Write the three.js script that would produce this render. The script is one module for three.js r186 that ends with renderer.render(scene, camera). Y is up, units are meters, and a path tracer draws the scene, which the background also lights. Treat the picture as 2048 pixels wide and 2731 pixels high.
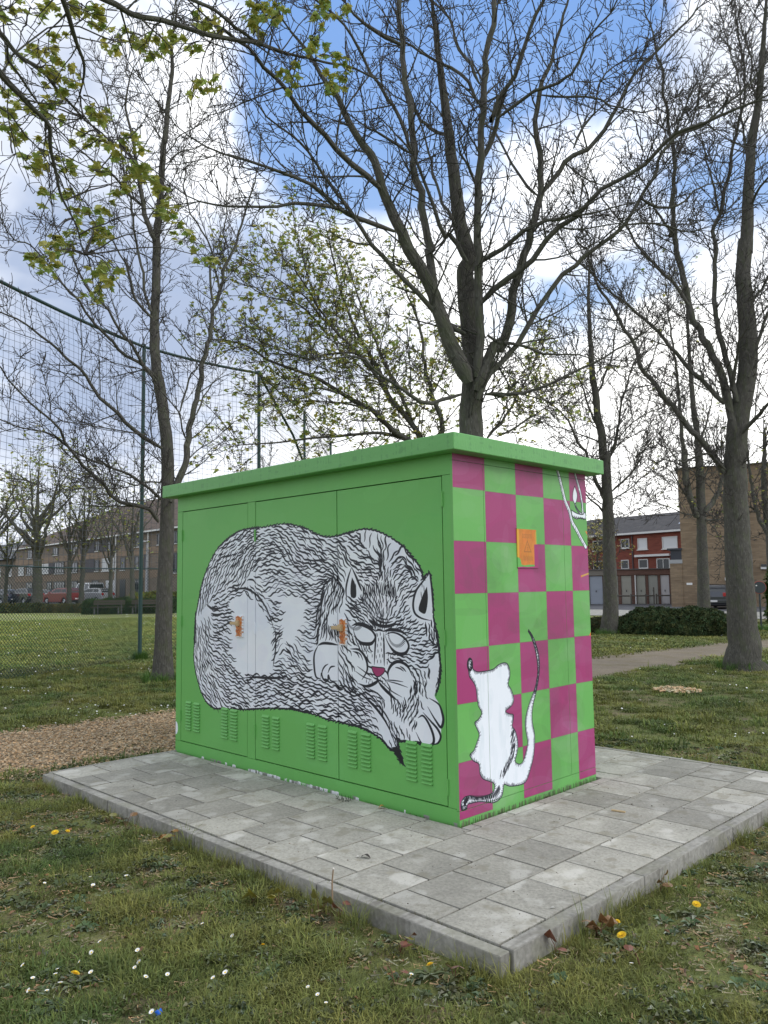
import * as THREE from 'three';
import { mergeGeometries } from 'three/addons/utils/BufferGeometryUtils.js';
import { RoundedBoxGeometry } from 'three/addons/geometries/RoundedBoxGeometry.js';
import { createNoise3D } from 'simplex-noise';

// ---------------------------------------------------------------- camera, sky, sun, exposure
const scene = new THREE.Scene();
const camera = new THREE.PerspectiveCamera(65.74, 768 / 1024, 0.05, 2000);
camera.rotation.order = 'YXZ';
camera.position.set(3.2987, 1.6, 3.9243);
camera.rotation.set(0.0907, 0.7864, -0.0133);

const renderer = new THREE.WebGLRenderer({ antialias: true });
renderer.setSize(768, 1024);
renderer.toneMapping = THREE.LinearToneMapping;
renderer.toneMappingExposure = 1.2;
renderer.shadowMap.enabled = true;

const rng = (seed) => () => { seed |= 0; seed = (seed + 0x6d2b79f5) | 0; let t = Math.imul(seed ^ (seed >>> 15), 1 | seed); t = (t + Math.imul(t ^ (t >>> 7), 61 | t)) ^ t; return ((t ^ (t >>> 14)) >>> 0) / 4294967296; };
const n3 = createNoise3D(rng(7));
const clamp = THREE.MathUtils.clamp, lerp = THREE.MathUtils.lerp, sstep = (a, b, x) => { const t = clamp((x - a) / (b - a), 0, 1); return t * t * (3 - 2 * t); };
function fbm(x, y, z, oct = 5, gain = 0.5) { let a = 1, s = 0, w = 0; for (let i = 0; i < oct; i++) { s += a * n3(x, y, z); w += a; a *= gain; x = x * 2.03 + 7.1; y = y * 2.03 + 3.3; z = z * 2.03 + 1.7; } return s / w; }

// broken spring cloud with a wide blue gap to the north-west; the sun stands behind thin cloud to the east
const SUN = new THREE.Vector3(0.80, 0.70, -0.22).normalize();
function makeSky() {
  const W = 3072, H = 1536, data = new Float32Array(W * H * 4), yaw = 0.7864;
  // [azimuth right of north-west in degrees, height in degrees, widths, weight]
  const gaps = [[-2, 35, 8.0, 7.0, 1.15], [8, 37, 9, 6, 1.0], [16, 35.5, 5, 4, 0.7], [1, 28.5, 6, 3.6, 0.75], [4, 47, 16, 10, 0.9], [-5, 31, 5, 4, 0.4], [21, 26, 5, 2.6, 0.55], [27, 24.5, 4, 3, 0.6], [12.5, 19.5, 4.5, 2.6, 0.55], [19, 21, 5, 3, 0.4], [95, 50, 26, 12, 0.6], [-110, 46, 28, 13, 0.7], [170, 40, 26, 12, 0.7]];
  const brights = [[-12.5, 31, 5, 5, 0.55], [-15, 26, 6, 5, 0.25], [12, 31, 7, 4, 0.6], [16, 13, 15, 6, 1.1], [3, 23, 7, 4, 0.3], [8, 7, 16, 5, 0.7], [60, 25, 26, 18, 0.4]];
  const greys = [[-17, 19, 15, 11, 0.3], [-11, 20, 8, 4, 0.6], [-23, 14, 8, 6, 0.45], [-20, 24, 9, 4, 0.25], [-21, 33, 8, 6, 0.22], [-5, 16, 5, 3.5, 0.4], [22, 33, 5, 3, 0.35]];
  const sum = (list, az, el) => { let s = 0; for (const [a, e, sa, se, w] of list) { let d = az - a; d -= 360 * Math.round(d / 360); s += w * Math.exp(-((d / sa) ** 2) - ((el - e) / se) ** 2); } return s; };
  for (let r = 0; r < H; r++) {
    const el = ((r + 0.5) / H - 0.5) * 180, e = (el * Math.PI) / 180, y = Math.sin(e);
    for (let c = 0; c < W; c++) {
      const k = (r * W + c) * 4; data[k + 3] = 1;
      if (el < -1) { data[k] = 0.1; data[k + 1] = 0.11; data[k + 2] = 0.08; continue; }
      const a = ((c + 0.5) / W - 0.5) * 2 * Math.PI, x = Math.cos(a) * Math.cos(e), z = Math.sin(a) * Math.cos(e);
      const fw = -x * Math.sin(yaw) - z * Math.cos(yaw), rt = x * Math.cos(yaw) - z * Math.sin(yaw), az = (Math.atan2(rt, fw) * 180) / Math.PI;
      const s = 2.1 / (Math.max(y, 0) + 0.32), px = x * s, pz = z * s;
      const wx = fbm(px * 1.6, pz * 1.6, 3.1, 3), wz = fbm(px * 1.6, pz * 1.6, 9.4, 3);
      const f = fbm(px * 1.5 + wx * 0.35, 0.4, pz * 1.5 + wz * 0.35, 7, 0.55), g = fbm(px * 1.1 + 4, 5.2 + wx * 0.3, pz * 1.1 - 2, 5, 0.5), fine = fbm(px * 5 + wx, 1.2, pz * 5 + wz, 4, 0.55);
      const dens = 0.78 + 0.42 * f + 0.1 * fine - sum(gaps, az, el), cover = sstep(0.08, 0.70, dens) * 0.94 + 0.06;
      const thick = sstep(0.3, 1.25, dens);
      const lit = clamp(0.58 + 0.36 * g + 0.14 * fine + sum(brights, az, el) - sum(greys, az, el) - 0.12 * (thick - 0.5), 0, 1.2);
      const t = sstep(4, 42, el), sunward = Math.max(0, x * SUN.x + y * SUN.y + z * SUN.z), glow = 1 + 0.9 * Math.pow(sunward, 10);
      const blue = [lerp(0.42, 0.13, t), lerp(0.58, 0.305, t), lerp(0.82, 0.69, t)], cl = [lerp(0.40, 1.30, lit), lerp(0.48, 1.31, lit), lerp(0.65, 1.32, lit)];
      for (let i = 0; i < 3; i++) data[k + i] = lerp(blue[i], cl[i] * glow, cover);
    }
  }
  const t = new THREE.DataTexture(data, W, H, THREE.RGBAFormat, THREE.FloatType);
  t.mapping = THREE.EquirectangularReflectionMapping; t.magFilter = t.minFilter = THREE.LinearFilter; t.wrapS = THREE.RepeatWrapping; t.needsUpdate = true;
  return t;
}
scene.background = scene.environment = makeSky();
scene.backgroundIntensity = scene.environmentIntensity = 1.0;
const sun = new THREE.DirectionalLight(new THREE.Color(1, 0.96, 0.9), 0.8);
sun.position.copy(SUN).multiplyScalar(60);
sun.castShadow = true; sun.shadow.radius = 40; sun.shadow.mapSize.set(4096, 4096);
Object.assign(sun.shadow.camera, { left: -40, right: 40, top: 40, bottom: -40, near: 1, far: 160 });
scene.add(sun, sun.target);

// ---------------------------------------------------------------- helpers
const names = new Map();
const numbered = (n) => { const k = names.get(n) ?? 0; names.set(n, k + 1); return k ? n + '_' + String(k).padStart(3, '0') : n; };
function tag(o, label, category, group) { o.userData.label = label; o.userData.category = category; if (group) o.userData.group = group; return o; }
function thing(name, label, category, [x, y, z] = [0, 0, 0], turn = 0, group) {
  const o = new THREE.Group(); o.name = numbered(name); o.position.set(x, y, z); o.rotation.y = turn; scene.add(o); return tag(o, label, category, group);
}
function part(parent, name, geo, mat) {
  const g = Array.isArray(geo) ? (geo.length > 1 ? mergeGeometries(geo.map((q) => (q.index ? q.toNonIndexed() : q))) : geo[0]) : geo;
  const m = new THREE.Mesh(g, mat); m.castShadow = m.receiveShadow = true; m.name = parent ? name : numbered(name); (parent ?? scene).add(m); return m;
}
// a part given in world coordinates, under an unturned parent
function wpart(parent, name, geo, mat) {
  const m = part(parent, name, geo, mat); let x = 0, y = 0, z = 0;
  for (let p = parent; p && p !== scene; p = p.parent) { x += p.position.x; y += p.position.y; z += p.position.z; }
  if (!m.geometry.userData.shifted) m.geometry.translate(-x, -y, -z); return m;
}
function copyOf(o, label, group) { const c = o.clone(); c.name = numbered(o.name.replace(/_\d+$/, '')); c.userData = { ...o.userData }; if (label) c.userData.label = label; if (group) c.userData.group = group; scene.add(c); return c; }
const stuff = (o) => { o.userData.kind = 'stuff'; return o; };
const setting = (o) => { o.userData.kind = 'structure'; return o; };
function planarUV(g, s = 1, ou = 0, ov = 0) {
  const p = g.attributes.position, n = g.attributes.normal, uv = new Float32Array(p.count * 2);
  for (let i = 0; i < p.count; i++) {
    const ax = Math.abs(n.getX(i)), ay = Math.abs(n.getY(i)), az = Math.abs(n.getZ(i));
    const [a, b] = ay >= ax && ay >= az ? [p.getX(i), -p.getZ(i)] : ax >= az ? [-p.getZ(i), p.getY(i)] : [p.getX(i), p.getY(i)];
    uv[i * 2] = a * s + ou; uv[i * 2 + 1] = b * s + ov;
  }
  g.setAttribute('uv', new THREE.BufferAttribute(uv, 2)); return g;
}
const box = (x0, x1, y0, y1, z0, z1) => planarUV(new THREE.BoxGeometry(x1 - x0, y1 - y0, z1 - z0).translate((x0 + x1) / 2, (y0 + y1) / 2, (z0 + z1) / 2));
const rbox = (x0, x1, y0, y1, z0, z1, r = 0.005, seg = 2) => planarUV(new RoundedBoxGeometry(x1 - x0, y1 - y0, z1 - z0, seg, r).translate((x0 + x1) / 2, (y0 + y1) / 2, (z0 + z1) / 2));
const V3 = (x, y, z) => new THREE.Vector3(x, y, z);

class Shape3 {                                     // collects tubes and faces into one indexed geometry
  constructor() { this.p = []; this.n = []; this.u = []; this.i = []; this.c = null; }
  vert(x, y, z, nx, ny, nz, u, v) { this.p.push(x, y, z); this.n.push(nx, ny, nz); this.u.push(u, v); return this.p.length / 3 - 1; }
  tube(pts, rad, sides, uRep = 1, wob = null) {     // pts: [[x,y,z]...], rad: radius at each
    const m = pts.length; let tx, ty, tz, rx = 0, ry = 0, rz = 0, len = 0, first = this.p.length / 3;
    for (let k = 0; k < m; k++) {
      const a = pts[Math.max(k - 1, 0)], b = pts[Math.min(k + 1, m - 1)];
      tx = b[0] - a[0]; ty = b[1] - a[1]; tz = b[2] - a[2]; let l = Math.hypot(tx, ty, tz) || 1; tx /= l; ty /= l; tz /= l;
      if (k === 0) { if (Math.abs(ty) < 0.9) { rx = -tz; ry = 0; rz = tx; } else { rx = 1; ry = 0; rz = 0; } }
      const d = rx * tx + ry * ty + rz * tz; rx -= d * tx; ry -= d * ty; rz -= d * tz; l = Math.hypot(rx, ry, rz) || 1; rx /= l; ry /= l; rz /= l;
      const qx = ty * rz - tz * ry, qy = tz * rx - tx * rz, qz = tx * ry - ty * rx, c = pts[k];
      if (k) len += Math.hypot(c[0] - pts[k - 1][0], c[1] - pts[k - 1][1], c[2] - pts[k - 1][2]);
      for (let s = 0; s <= sides; s++) {
        const an = (s / sides) * 2 * Math.PI, co = Math.cos(an), si = Math.sin(an), R = wob ? rad[k] * wob(k, s % sides, len) : rad[k];
        const nx = rx * co + qx * si, ny = ry * co + qy * si, nz = rz * co + qz * si;
        this.vert(c[0] + nx * R, c[1] + ny * R, c[2] + nz * R, nx, ny, nz, (s / sides) * uRep, len);
      }
    }
    const w = sides + 1;
    for (let k = 0; k < m - 1; k++) for (let s = 0; s < sides; s++) { const a = first + k * w + s, b = a + 1, c = a + w, d = c + 1; this.i.push(a, b, c, b, d, c); }
    return this;
  }
  quad(a, b, c, d) {                                // four points, counter-clockwise
    const e = [b[0] - a[0], b[1] - a[1], b[2] - a[2]], f = [d[0] - a[0], d[1] - a[1], d[2] - a[2]], n = [e[1] * f[2] - e[2] * f[1], e[2] * f[0] - e[0] * f[2], e[0] * f[1] - e[1] * f[0]], l = Math.hypot(...n) || 1;
    const k = [a, b, c, d].map((q, j) => this.vert(q[0], q[1], q[2], n[0] / l, n[1] / l, n[2] / l, j === 1 || j === 2 ? 1 : 0, j > 1 ? 1 : 0));
    this.i.push(k[0], k[1], k[2], k[0], k[2], k[3]); return this;
  }
  tri(a, b, c) {
    const e = [b[0] - a[0], b[1] - a[1], b[2] - a[2]], f = [c[0] - a[0], c[1] - a[1], c[2] - a[2]], n = [e[1] * f[2] - e[2] * f[1], e[2] * f[0] - e[0] * f[2], e[0] * f[1] - e[1] * f[0]], l = Math.hypot(...n) || 1;
    const k = [a, b, c].map((q, j) => this.vert(q[0], q[1], q[2], n[0] / l, n[1] / l, n[2] / l, j === 1 ? 1 : 0, j === 2 ? 1 : 0)); this.i.push(...k); return this;
  }
  build() {
    const g = new THREE.BufferGeometry();
    g.setAttribute('position', new THREE.BufferAttribute(new Float32Array(this.p), 3)); g.setAttribute('normal', new THREE.BufferAttribute(new Float32Array(this.n), 3)); g.setAttribute('uv', new THREE.BufferAttribute(new Float32Array(this.u), 2));
    g.setIndex(new THREE.BufferAttribute(new Uint32Array(this.i), 1)); return g;
  }
}
function instanced(name, geo, mat, list, parent = null) {       // list: [x, y, z, turn, sx, sy, sz, tiltX, tiltZ, r, g, b]
  const m = new THREE.InstancedMesh(geo, mat, list.length), o = new THREE.Object3D(), col = new THREE.Color(); o.rotation.order = 'YXZ';
  list.forEach((q, k) => {
    o.position.set(q[0], q[1], q[2]); o.rotation.set(q[7] ?? 0, q[3] ?? 0, q[8] ?? 0); o.scale.set(q[4] ?? 1, q[5] ?? q[4] ?? 1, q[6] ?? q[4] ?? 1); o.updateMatrix(); m.setMatrixAt(k, o.matrix);
    if (q.length > 9) m.setColorAt(k, col.setRGB(q[9], q[10], q[11]));
  });
  m.castShadow = m.receiveShadow = true; m.name = parent ? name : numbered(name); (parent ?? scene).add(m); return stuff(m);
}

// ---------------------------------------------------------------- textures and materials
const vgrid = (() => { const r = rng(99), a = new Float32Array(65536); for (let i = 0; i < 65536; i++) a[i] = r(); return a; })();
function tv(x, y, per) {                               // tileable value noise, period per
  const x0 = Math.floor(x), y0 = Math.floor(y), fx = x - x0, fy = y - y0, u = fx * fx * (3 - 2 * fx), v = fy * fy * (3 - 2 * fy), h = (i, j) => vgrid[((((i % per) + per) % per) * 157 + (((j % per) + per) % per) * 613 + per * 31) & 65535];
  return lerp(lerp(h(x0, y0), h(x0 + 1, y0), u), lerp(h(x0, y0 + 1), h(x0 + 1, y0 + 1), u), v);
}
function tf(u, v, per, oct = 4, gain = 0.5) { let a = 1, s = 0, w = 0; for (let i = 0; i < oct; i++) { s += a * tv(u * per, v * per, per); w += a; a *= gain; per *= 2; } return s / w; }
function tex(w, h, fn, srgb = true, repeat = [1, 1]) {
  const d = new Uint8Array(w * h * 4), lin = (x) => clamp(x <= 0.0031308 ? 12.92 * x : 1.055 * Math.pow(x, 1 / 2.4) - 0.055, 0, 1) * 255;
  for (let y = 0; y < h; y++) for (let x = 0; x < w; x++) { const c = fn((x + 0.5) / w, (y + 0.5) / h, x, y), k = (y * w + x) * 4; for (let i = 0; i < 3; i++) d[k + i] = srgb ? lin(c[i]) : clamp(c[i] ?? c[0], 0, 1) * 255; d[k + 3] = 255; }
  const t = new THREE.DataTexture(d, w, h); t.wrapS = t.wrapT = THREE.RepeatWrapping; t.magFilter = THREE.LinearFilter; t.minFilter = THREE.LinearMipmapLinearFilter; t.generateMipmaps = true;
  if (srgb) t.colorSpace = THREE.SRGBColorSpace; t.repeat.set(...repeat); t.needsUpdate = true; return t;
}
const grey = (fn) => (u, v, x, y) => { const k = fn(u, v, x, y); return [k, k, k]; };
const mix3 = (a, b, t) => [lerp(a[0], b[0], t), lerp(a[1], b[1], t), lerp(a[2], b[2], t)];
const std = (o) => new THREE.MeshStandardMaterial({ roughness: 0.9, ...o });
const rgb = (r, g, b) => new THREE.Color().setRGB(r, g, b);
const plain = (r, g, b, o = {}) => std({ color: rgb(r, g, b), ...o });
function tv2(x, y, px, py) {
  const x0 = Math.floor(x), y0 = Math.floor(y), fx = x - x0, fy = y - y0, u = fx * fx * (3 - 2 * fx), v = fy * fy * (3 - 2 * fy), h = (i, j) => vgrid[((((i % px) + px) % px) * 157 + (((j % py) + py) % py) * 613 + px * 31 + py * 17) & 65535];
  return lerp(lerp(h(x0, y0), h(x0 + 1, y0), u), lerp(h(x0, y0 + 1), h(x0 + 1, y0 + 1), u), v);
}
const barkHeight = (u, v) => { const w = 0.03 * (tf(u, v, 6, 2) - 0.5); return clamp(0.55 * tv2((u + w) * 34, v * 9, 34, 9) + 0.3 * tv2((u + w) * 70, v * 22, 70, 22) + 0.35 * tf(u, v, 8, 3) - 0.1, 0, 1); };
const barkBump = tex(512, 512, grey(barkHeight), false, [1, 1.7]);
const barkMap = tex(512, 512, (u, v) => {
  const h = barkHeight(u, v), moss = sstep(0.5, 0.72, tf(u + 0.3, v + 0.1, 5, 4)), pale = sstep(0.66, 0.8, tf(u, v, 13, 3));
  let c = mix3([0.04, 0.038, 0.032], [0.125, 0.118, 0.10], h); c = mix3(c, [0.075, 0.085, 0.045], moss * 0.5); return mix3(c, [0.21, 0.21, 0.195], pale * 0.35);
}, true, [1, 1.7]);
const barkMat = std({ map: barkMap, bumpMap: barkBump, bumpScale: 0.014, roughness: 0.95 });
const limbMat = std({ map: barkMap, bumpMap: barkBump, bumpScale: 0.006, roughness: 0.92 });
const twigMat = plain(0.05, 0.044, 0.040, { roughness: 0.85 });
const bareWoodMat = plain(0.30, 0.23, 0.15);

const concreteBump = tex(512, 512, grey((u, v) => 0.6 * tf(u, v, 64, 3) + 0.4 * tf(u, v, 16, 2)), false);
const concreteMap = tex(1024, 1024, (u, v) => {
  const a = tf(u, v, 5, 5), b = tf(u + 0.37, v + 0.71, 90, 3), s = sstep(0.6, 0.75, tf(u + 0.2, v, 11, 4)), pit = sstep(0.75, 0.82, tf(u, v + 0.4, 150, 2)), pale = sstep(0.58, 0.76, tf(u + 0.6, v + 0.15, 7, 5));
  const k = 0.315 + 0.18 * (a - 0.5) + 0.16 * (b - 0.5); let c = [k * 1.0, k * 0.99, k * 0.915]; c = mix3(c, [0.225, 0.215, 0.175], s * 0.65); c = mix3(c, [0.47, 0.47, 0.455], pale * 0.75); return mix3(c, [0.13, 0.125, 0.11], pit * 0.5);
});
const slabMats = [0.90, 1.0, 1.08, 0.82, 1.15].map((k) => std({ map: concreteMap, bumpMap: concreteBump, bumpScale: 0.0015, color: rgb(k * 1.03, k, k * 0.93), roughness: 0.88 }));
const kerbMap = tex(1024, 512, (u, v) => {
  const a = tf(u, v, 6, 5), b = tf(u + 0.1, v + 0.3, 80, 3), drip = sstep(0.52, 0.74, tv2(u * 90, v * 9, 90, 9) * 0.35 + tf(u, v, 9, 3) * 0.65), alg = sstep(0.5, 0.72, tf(u + 0.5, v, 8, 4));
  const k = 0.285 + 0.18 * (a - 0.5) + 0.18 * (b - 0.5); let c = [k, k * 0.965, k * 0.86]; c = mix3(c, [0.11, 0.10, 0.08], drip * 0.5); return mix3(c, [0.19, 0.19, 0.12], alg * 0.35);
});
const kerbMat = std({ map: kerbMap, bumpMap: concreteBump, bumpScale: 0.003, roughness: 0.92 });
const bedMat = std({ map: tex(512, 512, (u, v) => { const a = tf(u, v, 40, 3), m = sstep(0.5, 0.7, tf(u, v, 6, 3)); return mix3(mix3([0.035, 0.03, 0.022], [0.10, 0.085, 0.062], a), [0.06, 0.075, 0.03], m * 0.5); }), roughness: 1 });

const lawnMap = tex(1024, 1024, (u, v) => {
  const a = tf(u, v, 9, 5, 0.6), b = tf(u + 0.4, v + 0.2, 120, 3, 0.6), soil = sstep(0.52, 0.68, tf(u + 0.7, v + 0.3, 14, 4, 0.6)), dry = sstep(0.55, 0.72, tf(u + 0.1, v + 0.8, 20, 4, 0.6));
  let c = mix3([0.062, 0.076, 0.023], [0.185, 0.21, 0.066], clamp(0.5 * a + 0.6 * b - 0.05, 0, 1)); c = mix3(c, [0.125, 0.098, 0.065], soil * 0.75); return mix3(c, [0.26, 0.22, 0.115], dry * 0.35 * b * 1.6);
}, true, [1 / 3.1, 1 / 3.1]);
const lawnBump = tex(512, 512, grey((u, v) => tf(u, v, 48, 4, 0.7)), false, [1 / 1.3, 1 / 1.3]);
const lawnMat = std({ map: lawnMap, bumpMap: lawnBump, bumpScale: 0.03, vertexColors: true, roughness: 1 });
const mulchMap = tex(1024, 1024, (u, v) => { const a = tv2(u * 180, v * 90, 180, 90), b = tv2(u * 80 + v * 40, v * 150, 80, 150), c = tf(u, v, 8, 4); const k = clamp(0.55 * a + 0.5 * b - 0.1, 0, 1); return mix3(mix3([0.17, 0.125, 0.075], [0.50, 0.40, 0.27], k), [0.09, 0.085, 0.05], sstep(0.56, 0.75, c) * 0.6); }, true, [0.4, 0.4]);
const mulchMat = std({ map: mulchMap, bumpMap: lawnBump, bumpScale: 0.03, roughness: 1 });
const gravelMat = std({ map: tex(1024, 1024, (u, v) => { const a = tf(u, v, 150, 3, 0.7), b = tf(u + 0.3, v, 7, 4), d = sstep(0.54, 0.7, tf(u, v + 0.6, 11, 4)); return mix3(mix3([0.115, 0.095, 0.066], [0.26, 0.215, 0.155], clamp(a * 0.7 + b * 0.5 - 0.1, 0, 1)), [0.14, 0.115, 0.05], d * 0.5); }, true, [0.3, 0.3]), bumpMap: lawnBump, bumpScale: 0.012, roughness: 1 });
const asphaltMat = std({ map: tex(512, 512, (u, v) => { const k = 0.065 + 0.05 * (tf(u, v, 90, 3) - 0.5) + 0.05 * (tf(u, v, 5, 4) - 0.5); return [k, k * 1.02, k * 1.1]; }, true, [0.3, 0.3]), roughness: 0.9 });
const pavementMat = std({ map: concreteMap, color: rgb(0.95, 0.93, 0.88), roughness: 0.9 });

// ---------------------------------------------------------------- ground: one sheet to the horizon
const HS = 0.0931;                                        // top of the paved plinth
const inPath = (x, z) => x > pathL(z) && x < pathR(z);
const curve = (pts) => (z) => { for (let i = 0; i < pts.length - 1; i++) if (z <= pts[i][0] && z >= pts[i + 1][0]) return lerp(pts[i][1], pts[i + 1][1], (pts[i][0] - z) / (pts[i][0] - pts[i + 1][0])); return z > pts[0][0] ? pts[0][1] : pts[pts.length - 1][1]; };
const pathL = curve([[14, -6.5], [0.6, -6.09], [-1.5, -5.95], [-8, -5.8], [-13.7, -5.4], [-17, -5.0], [-18.3, -4.6], [-22, -3.2], [-26, 0.5]]);
const pathR = curve([[14, -4.2], [1.3, -3.83], [-1.6, -3.68], [-8.7, -3.6], [-13.2, -3.5], [-15.7, -3.3], [-18, -2.4], [-22, 0.2], [-24, 3]]);
const onSlab = (x, z, m = 0) => x > -3.42 - m && x < 1.25 + m && z > -2.68 - m && z < 1.24 + m;
const groundY = (x, z) => {
  const near = sstep(9, 5.5, Math.hypot(x - 1.5, z - 2)); if (near <= 0) return 0;
  const d = Math.max(Math.max(-3.4 - x, x - 1.25), Math.max(-2.7 - z, z - 1.24)), off = sstep(-0.02, 0.5, d);
  const left = sstep(0.4, -2.6, x) * sstep(1.0, 1.5, z);          // the turf stands higher against the left half of the front kerb
  return near * (off * (0.022 * fbm(x * 0.9, 1, z * 0.9, 3) + 0.018 * fbm(x * 3.3, 2, z * 3.3, 2)) + 0.015 * left * sstep(1.15, 1.3, z) * (x > -3.7 ? 1 : 0));
};
{
  const lines = (a, b) => { const l = []; for (let t = a; t <= b; t += 0.125) l.push(t); let s = 0.14, lo = a, hi = l[l.length - 1]; const pre = [], post = []; while (hi < 900) { hi += s; post.push(hi); lo -= s; pre.unshift(lo); s = Math.min(s * 1.13, 90); } return [...pre, ...l, ...post]; };
  const xs = lines(-6.5, 5.5), zs = lines(-4.5, 5.5), P = [], U = [], C = [], I = [], w = zs.length;
  for (const x of xs) for (const z of zs) {
    P.push(x, groundY(x, z), z); U.push(x, -z);
    const big = fbm(x * 0.12, 7, z * 0.12, 4), field = z > -40 ? sstep(-12.7, -13.9, x) : 0, k = 1 + 0.35 * big + 0.12 * fbm(x * 0.8, 3, z * 0.8, 3);
    const warm = clamp(0.5 + fbm(x * 0.35, 21, z * 0.35, 3), 0, 1);
    let c = mix3([0.95, 1.04, 0.85], [1.15, 1.0, 0.95], warm); c = mix3(c, [1.6, 1.7, 1.35], field);
    C.push(c[0] * k, c[1] * k, c[2] * k);
  }
  for (let i = 0; i < xs.length - 1; i++) for (let j = 0; j < w - 1; j++) { const a = i * w + j; I.push(a, a + 1, a + w, a + 1, a + w + 1, a + w); }
  const g = new THREE.BufferGeometry(); g.setAttribute('position', new THREE.BufferAttribute(new Float32Array(P), 3)); g.setAttribute('uv', new THREE.BufferAttribute(new Float32Array(U), 2)); g.setAttribute('color', new THREE.BufferAttribute(new Float32Array(C), 3)); g.setIndex(I); g.computeVertexNormals();
  setting(part(null, 'ground', g, lawnMat));
}
function strip(name, z0, z1, left, right, mat, y = 0.006, seed = 0) {    // a path as a sheet with ragged edges
  const s = new Shape3(), n = Math.ceil(Math.abs(z1 - z0) / 0.12); let prev = null;
  for (let i = 0; i <= n; i++) {
    const z = lerp(z0, z1, i / n), l = left(z) + 0.09 * fbm(z * 1.7, seed, 0, 4), r = right(z) + 0.12 * fbm(z * 1.9, seed + 5, 0, 4), row = [];
    for (let j = 0; j <= 6; j++) { const x = lerp(l, r, j / 6); row.push(s.vert(x, groundY(x, z) + y, z, 0, 1, 0, x, -z)); }
    if (prev) for (let j = 0; j < 6; j++) s.i.push(prev[j], prev[j + 1], row[j], prev[j + 1], row[j + 1], row[j]);
    prev = row;
  }
  return setting(part(null, name, s.build(), mat));
}
strip('bark_mulch_path', 9, -3.2, pathL, pathR, mulchMat, 0.008, 1);
strip('gravel_path', -3.2, -24, pathL, pathR, gravelMat, 0.006, 4);

// ---------------------------------------------------------------- paved plinth: 35 cm slabs between concrete kerbs
{
  const plinth = new THREE.Group(); plinth.name = numbered('paved_plinth'); setting(plinth); scene.add(plinth);
  part(plinth, 'bedding', box(-3.40, 1.172, -0.02, HS - 0.03, -2.645, 1.158), bedMat);
  const r = rng(5), pitch = 0.3515, gap = 0.0105, cab = [-3.45, 0.032, -1.668, 0.032];
  const slab = (x0, x1, z0, z1) => {
    const w = x1 - x0 - gap, d = z1 - z0 - gap; if (w < 0.028 || d < 0.028) return;
    const g = new RoundedBoxGeometry(w, 0.04, d, 1, 0.0035); planarUV(g, 1 / 1.1, r() * 4, r() * 4);
    const m = part(plinth, 'paving_slab', g, slabMats[Math.floor(r() * 5)]);
    m.position.set((x0 + x1) / 2, HS - 0.02 + (r() - 0.5) * 0.003, (z0 + z1) / 2); m.rotation.set((r() - 0.5) * 0.006, (r() - 0.5) * 0.004, (r() - 0.5) * 0.006);
  };
  for (let c = 0; c < 13; c++) {
    const x1 = 1.17 - c * pitch, x0 = c === 12 ? -3.385 : x1 - pitch; let z1 = 1.156;
    if (c % 2) { put(x0, x1, z1 - pitch / 2, z1); z1 -= pitch / 2; }
    while (z1 > -2.60) { const z0 = Math.max(z1 - pitch, -2.648); put(x0, x1, z0, z1); z1 = z0; }
  }
  function put(x0, x1, z0, z1) {                        // slabs are cut round the cabinet
    if (x0 < cab[1] && x1 > cab[0] && z0 < cab[3] && z1 > cab[2]) {
      if (x0 >= cab[0] && x1 <= cab[1] && z0 >= cab[2] && z1 <= cab[3]) return;
      if (z1 > cab[3]) { slab(x0, x1, cab[3], z1); z1 = cab[3]; }
      if (z0 < cab[2]) { slab(x0, x1, z0, cab[2]); z0 = cab[2]; }
      if (x1 > cab[1] && z1 > z0) slab(cab[1], x1, z0, z1);
      return;
    }
    slab(x0, x1, z0, z1);
  }
  const kerb = (x0, x1, z0, z1) => {
    const g = new RoundedBoxGeometry(x1 - x0, 0.32, z1 - z0, 2, 0.007); planarUV(g, 1 / 1.3, r() * 3, r() * 3);
    const m = part(plinth, 'kerbstone', g, kerbMat); m.position.set((x0 + x1) / 2, HS - 0.161 + r() * 0.004, (z0 + z1) / 2); m.rotation.z = (r() - 0.5) * 0.003;
  };
  let x = 1.236; for (const l of [1.156, 1.156, 1.156, 1.15]) { kerb(x - l + 0.005, x, 1.168, 1.236); x -= l; }
  let z = 1.158; for (const l of [1.132, 1.128, 1.15, 0.46]) { kerb(1.177, 1.247, z - l + 0.005, z); z -= l; }
  x = 1.176; for (const l of [1.15, 1.15, 1.15, 1.12]) { kerb(x - l + 0.005, x, -2.705, -2.653); x -= l; }
  z = 1.168; for (const l of [1.27, 1.27, 1.27]) { kerb(-3.425, -3.39, z - l + 0.004, z); z -= l; }
}
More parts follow.
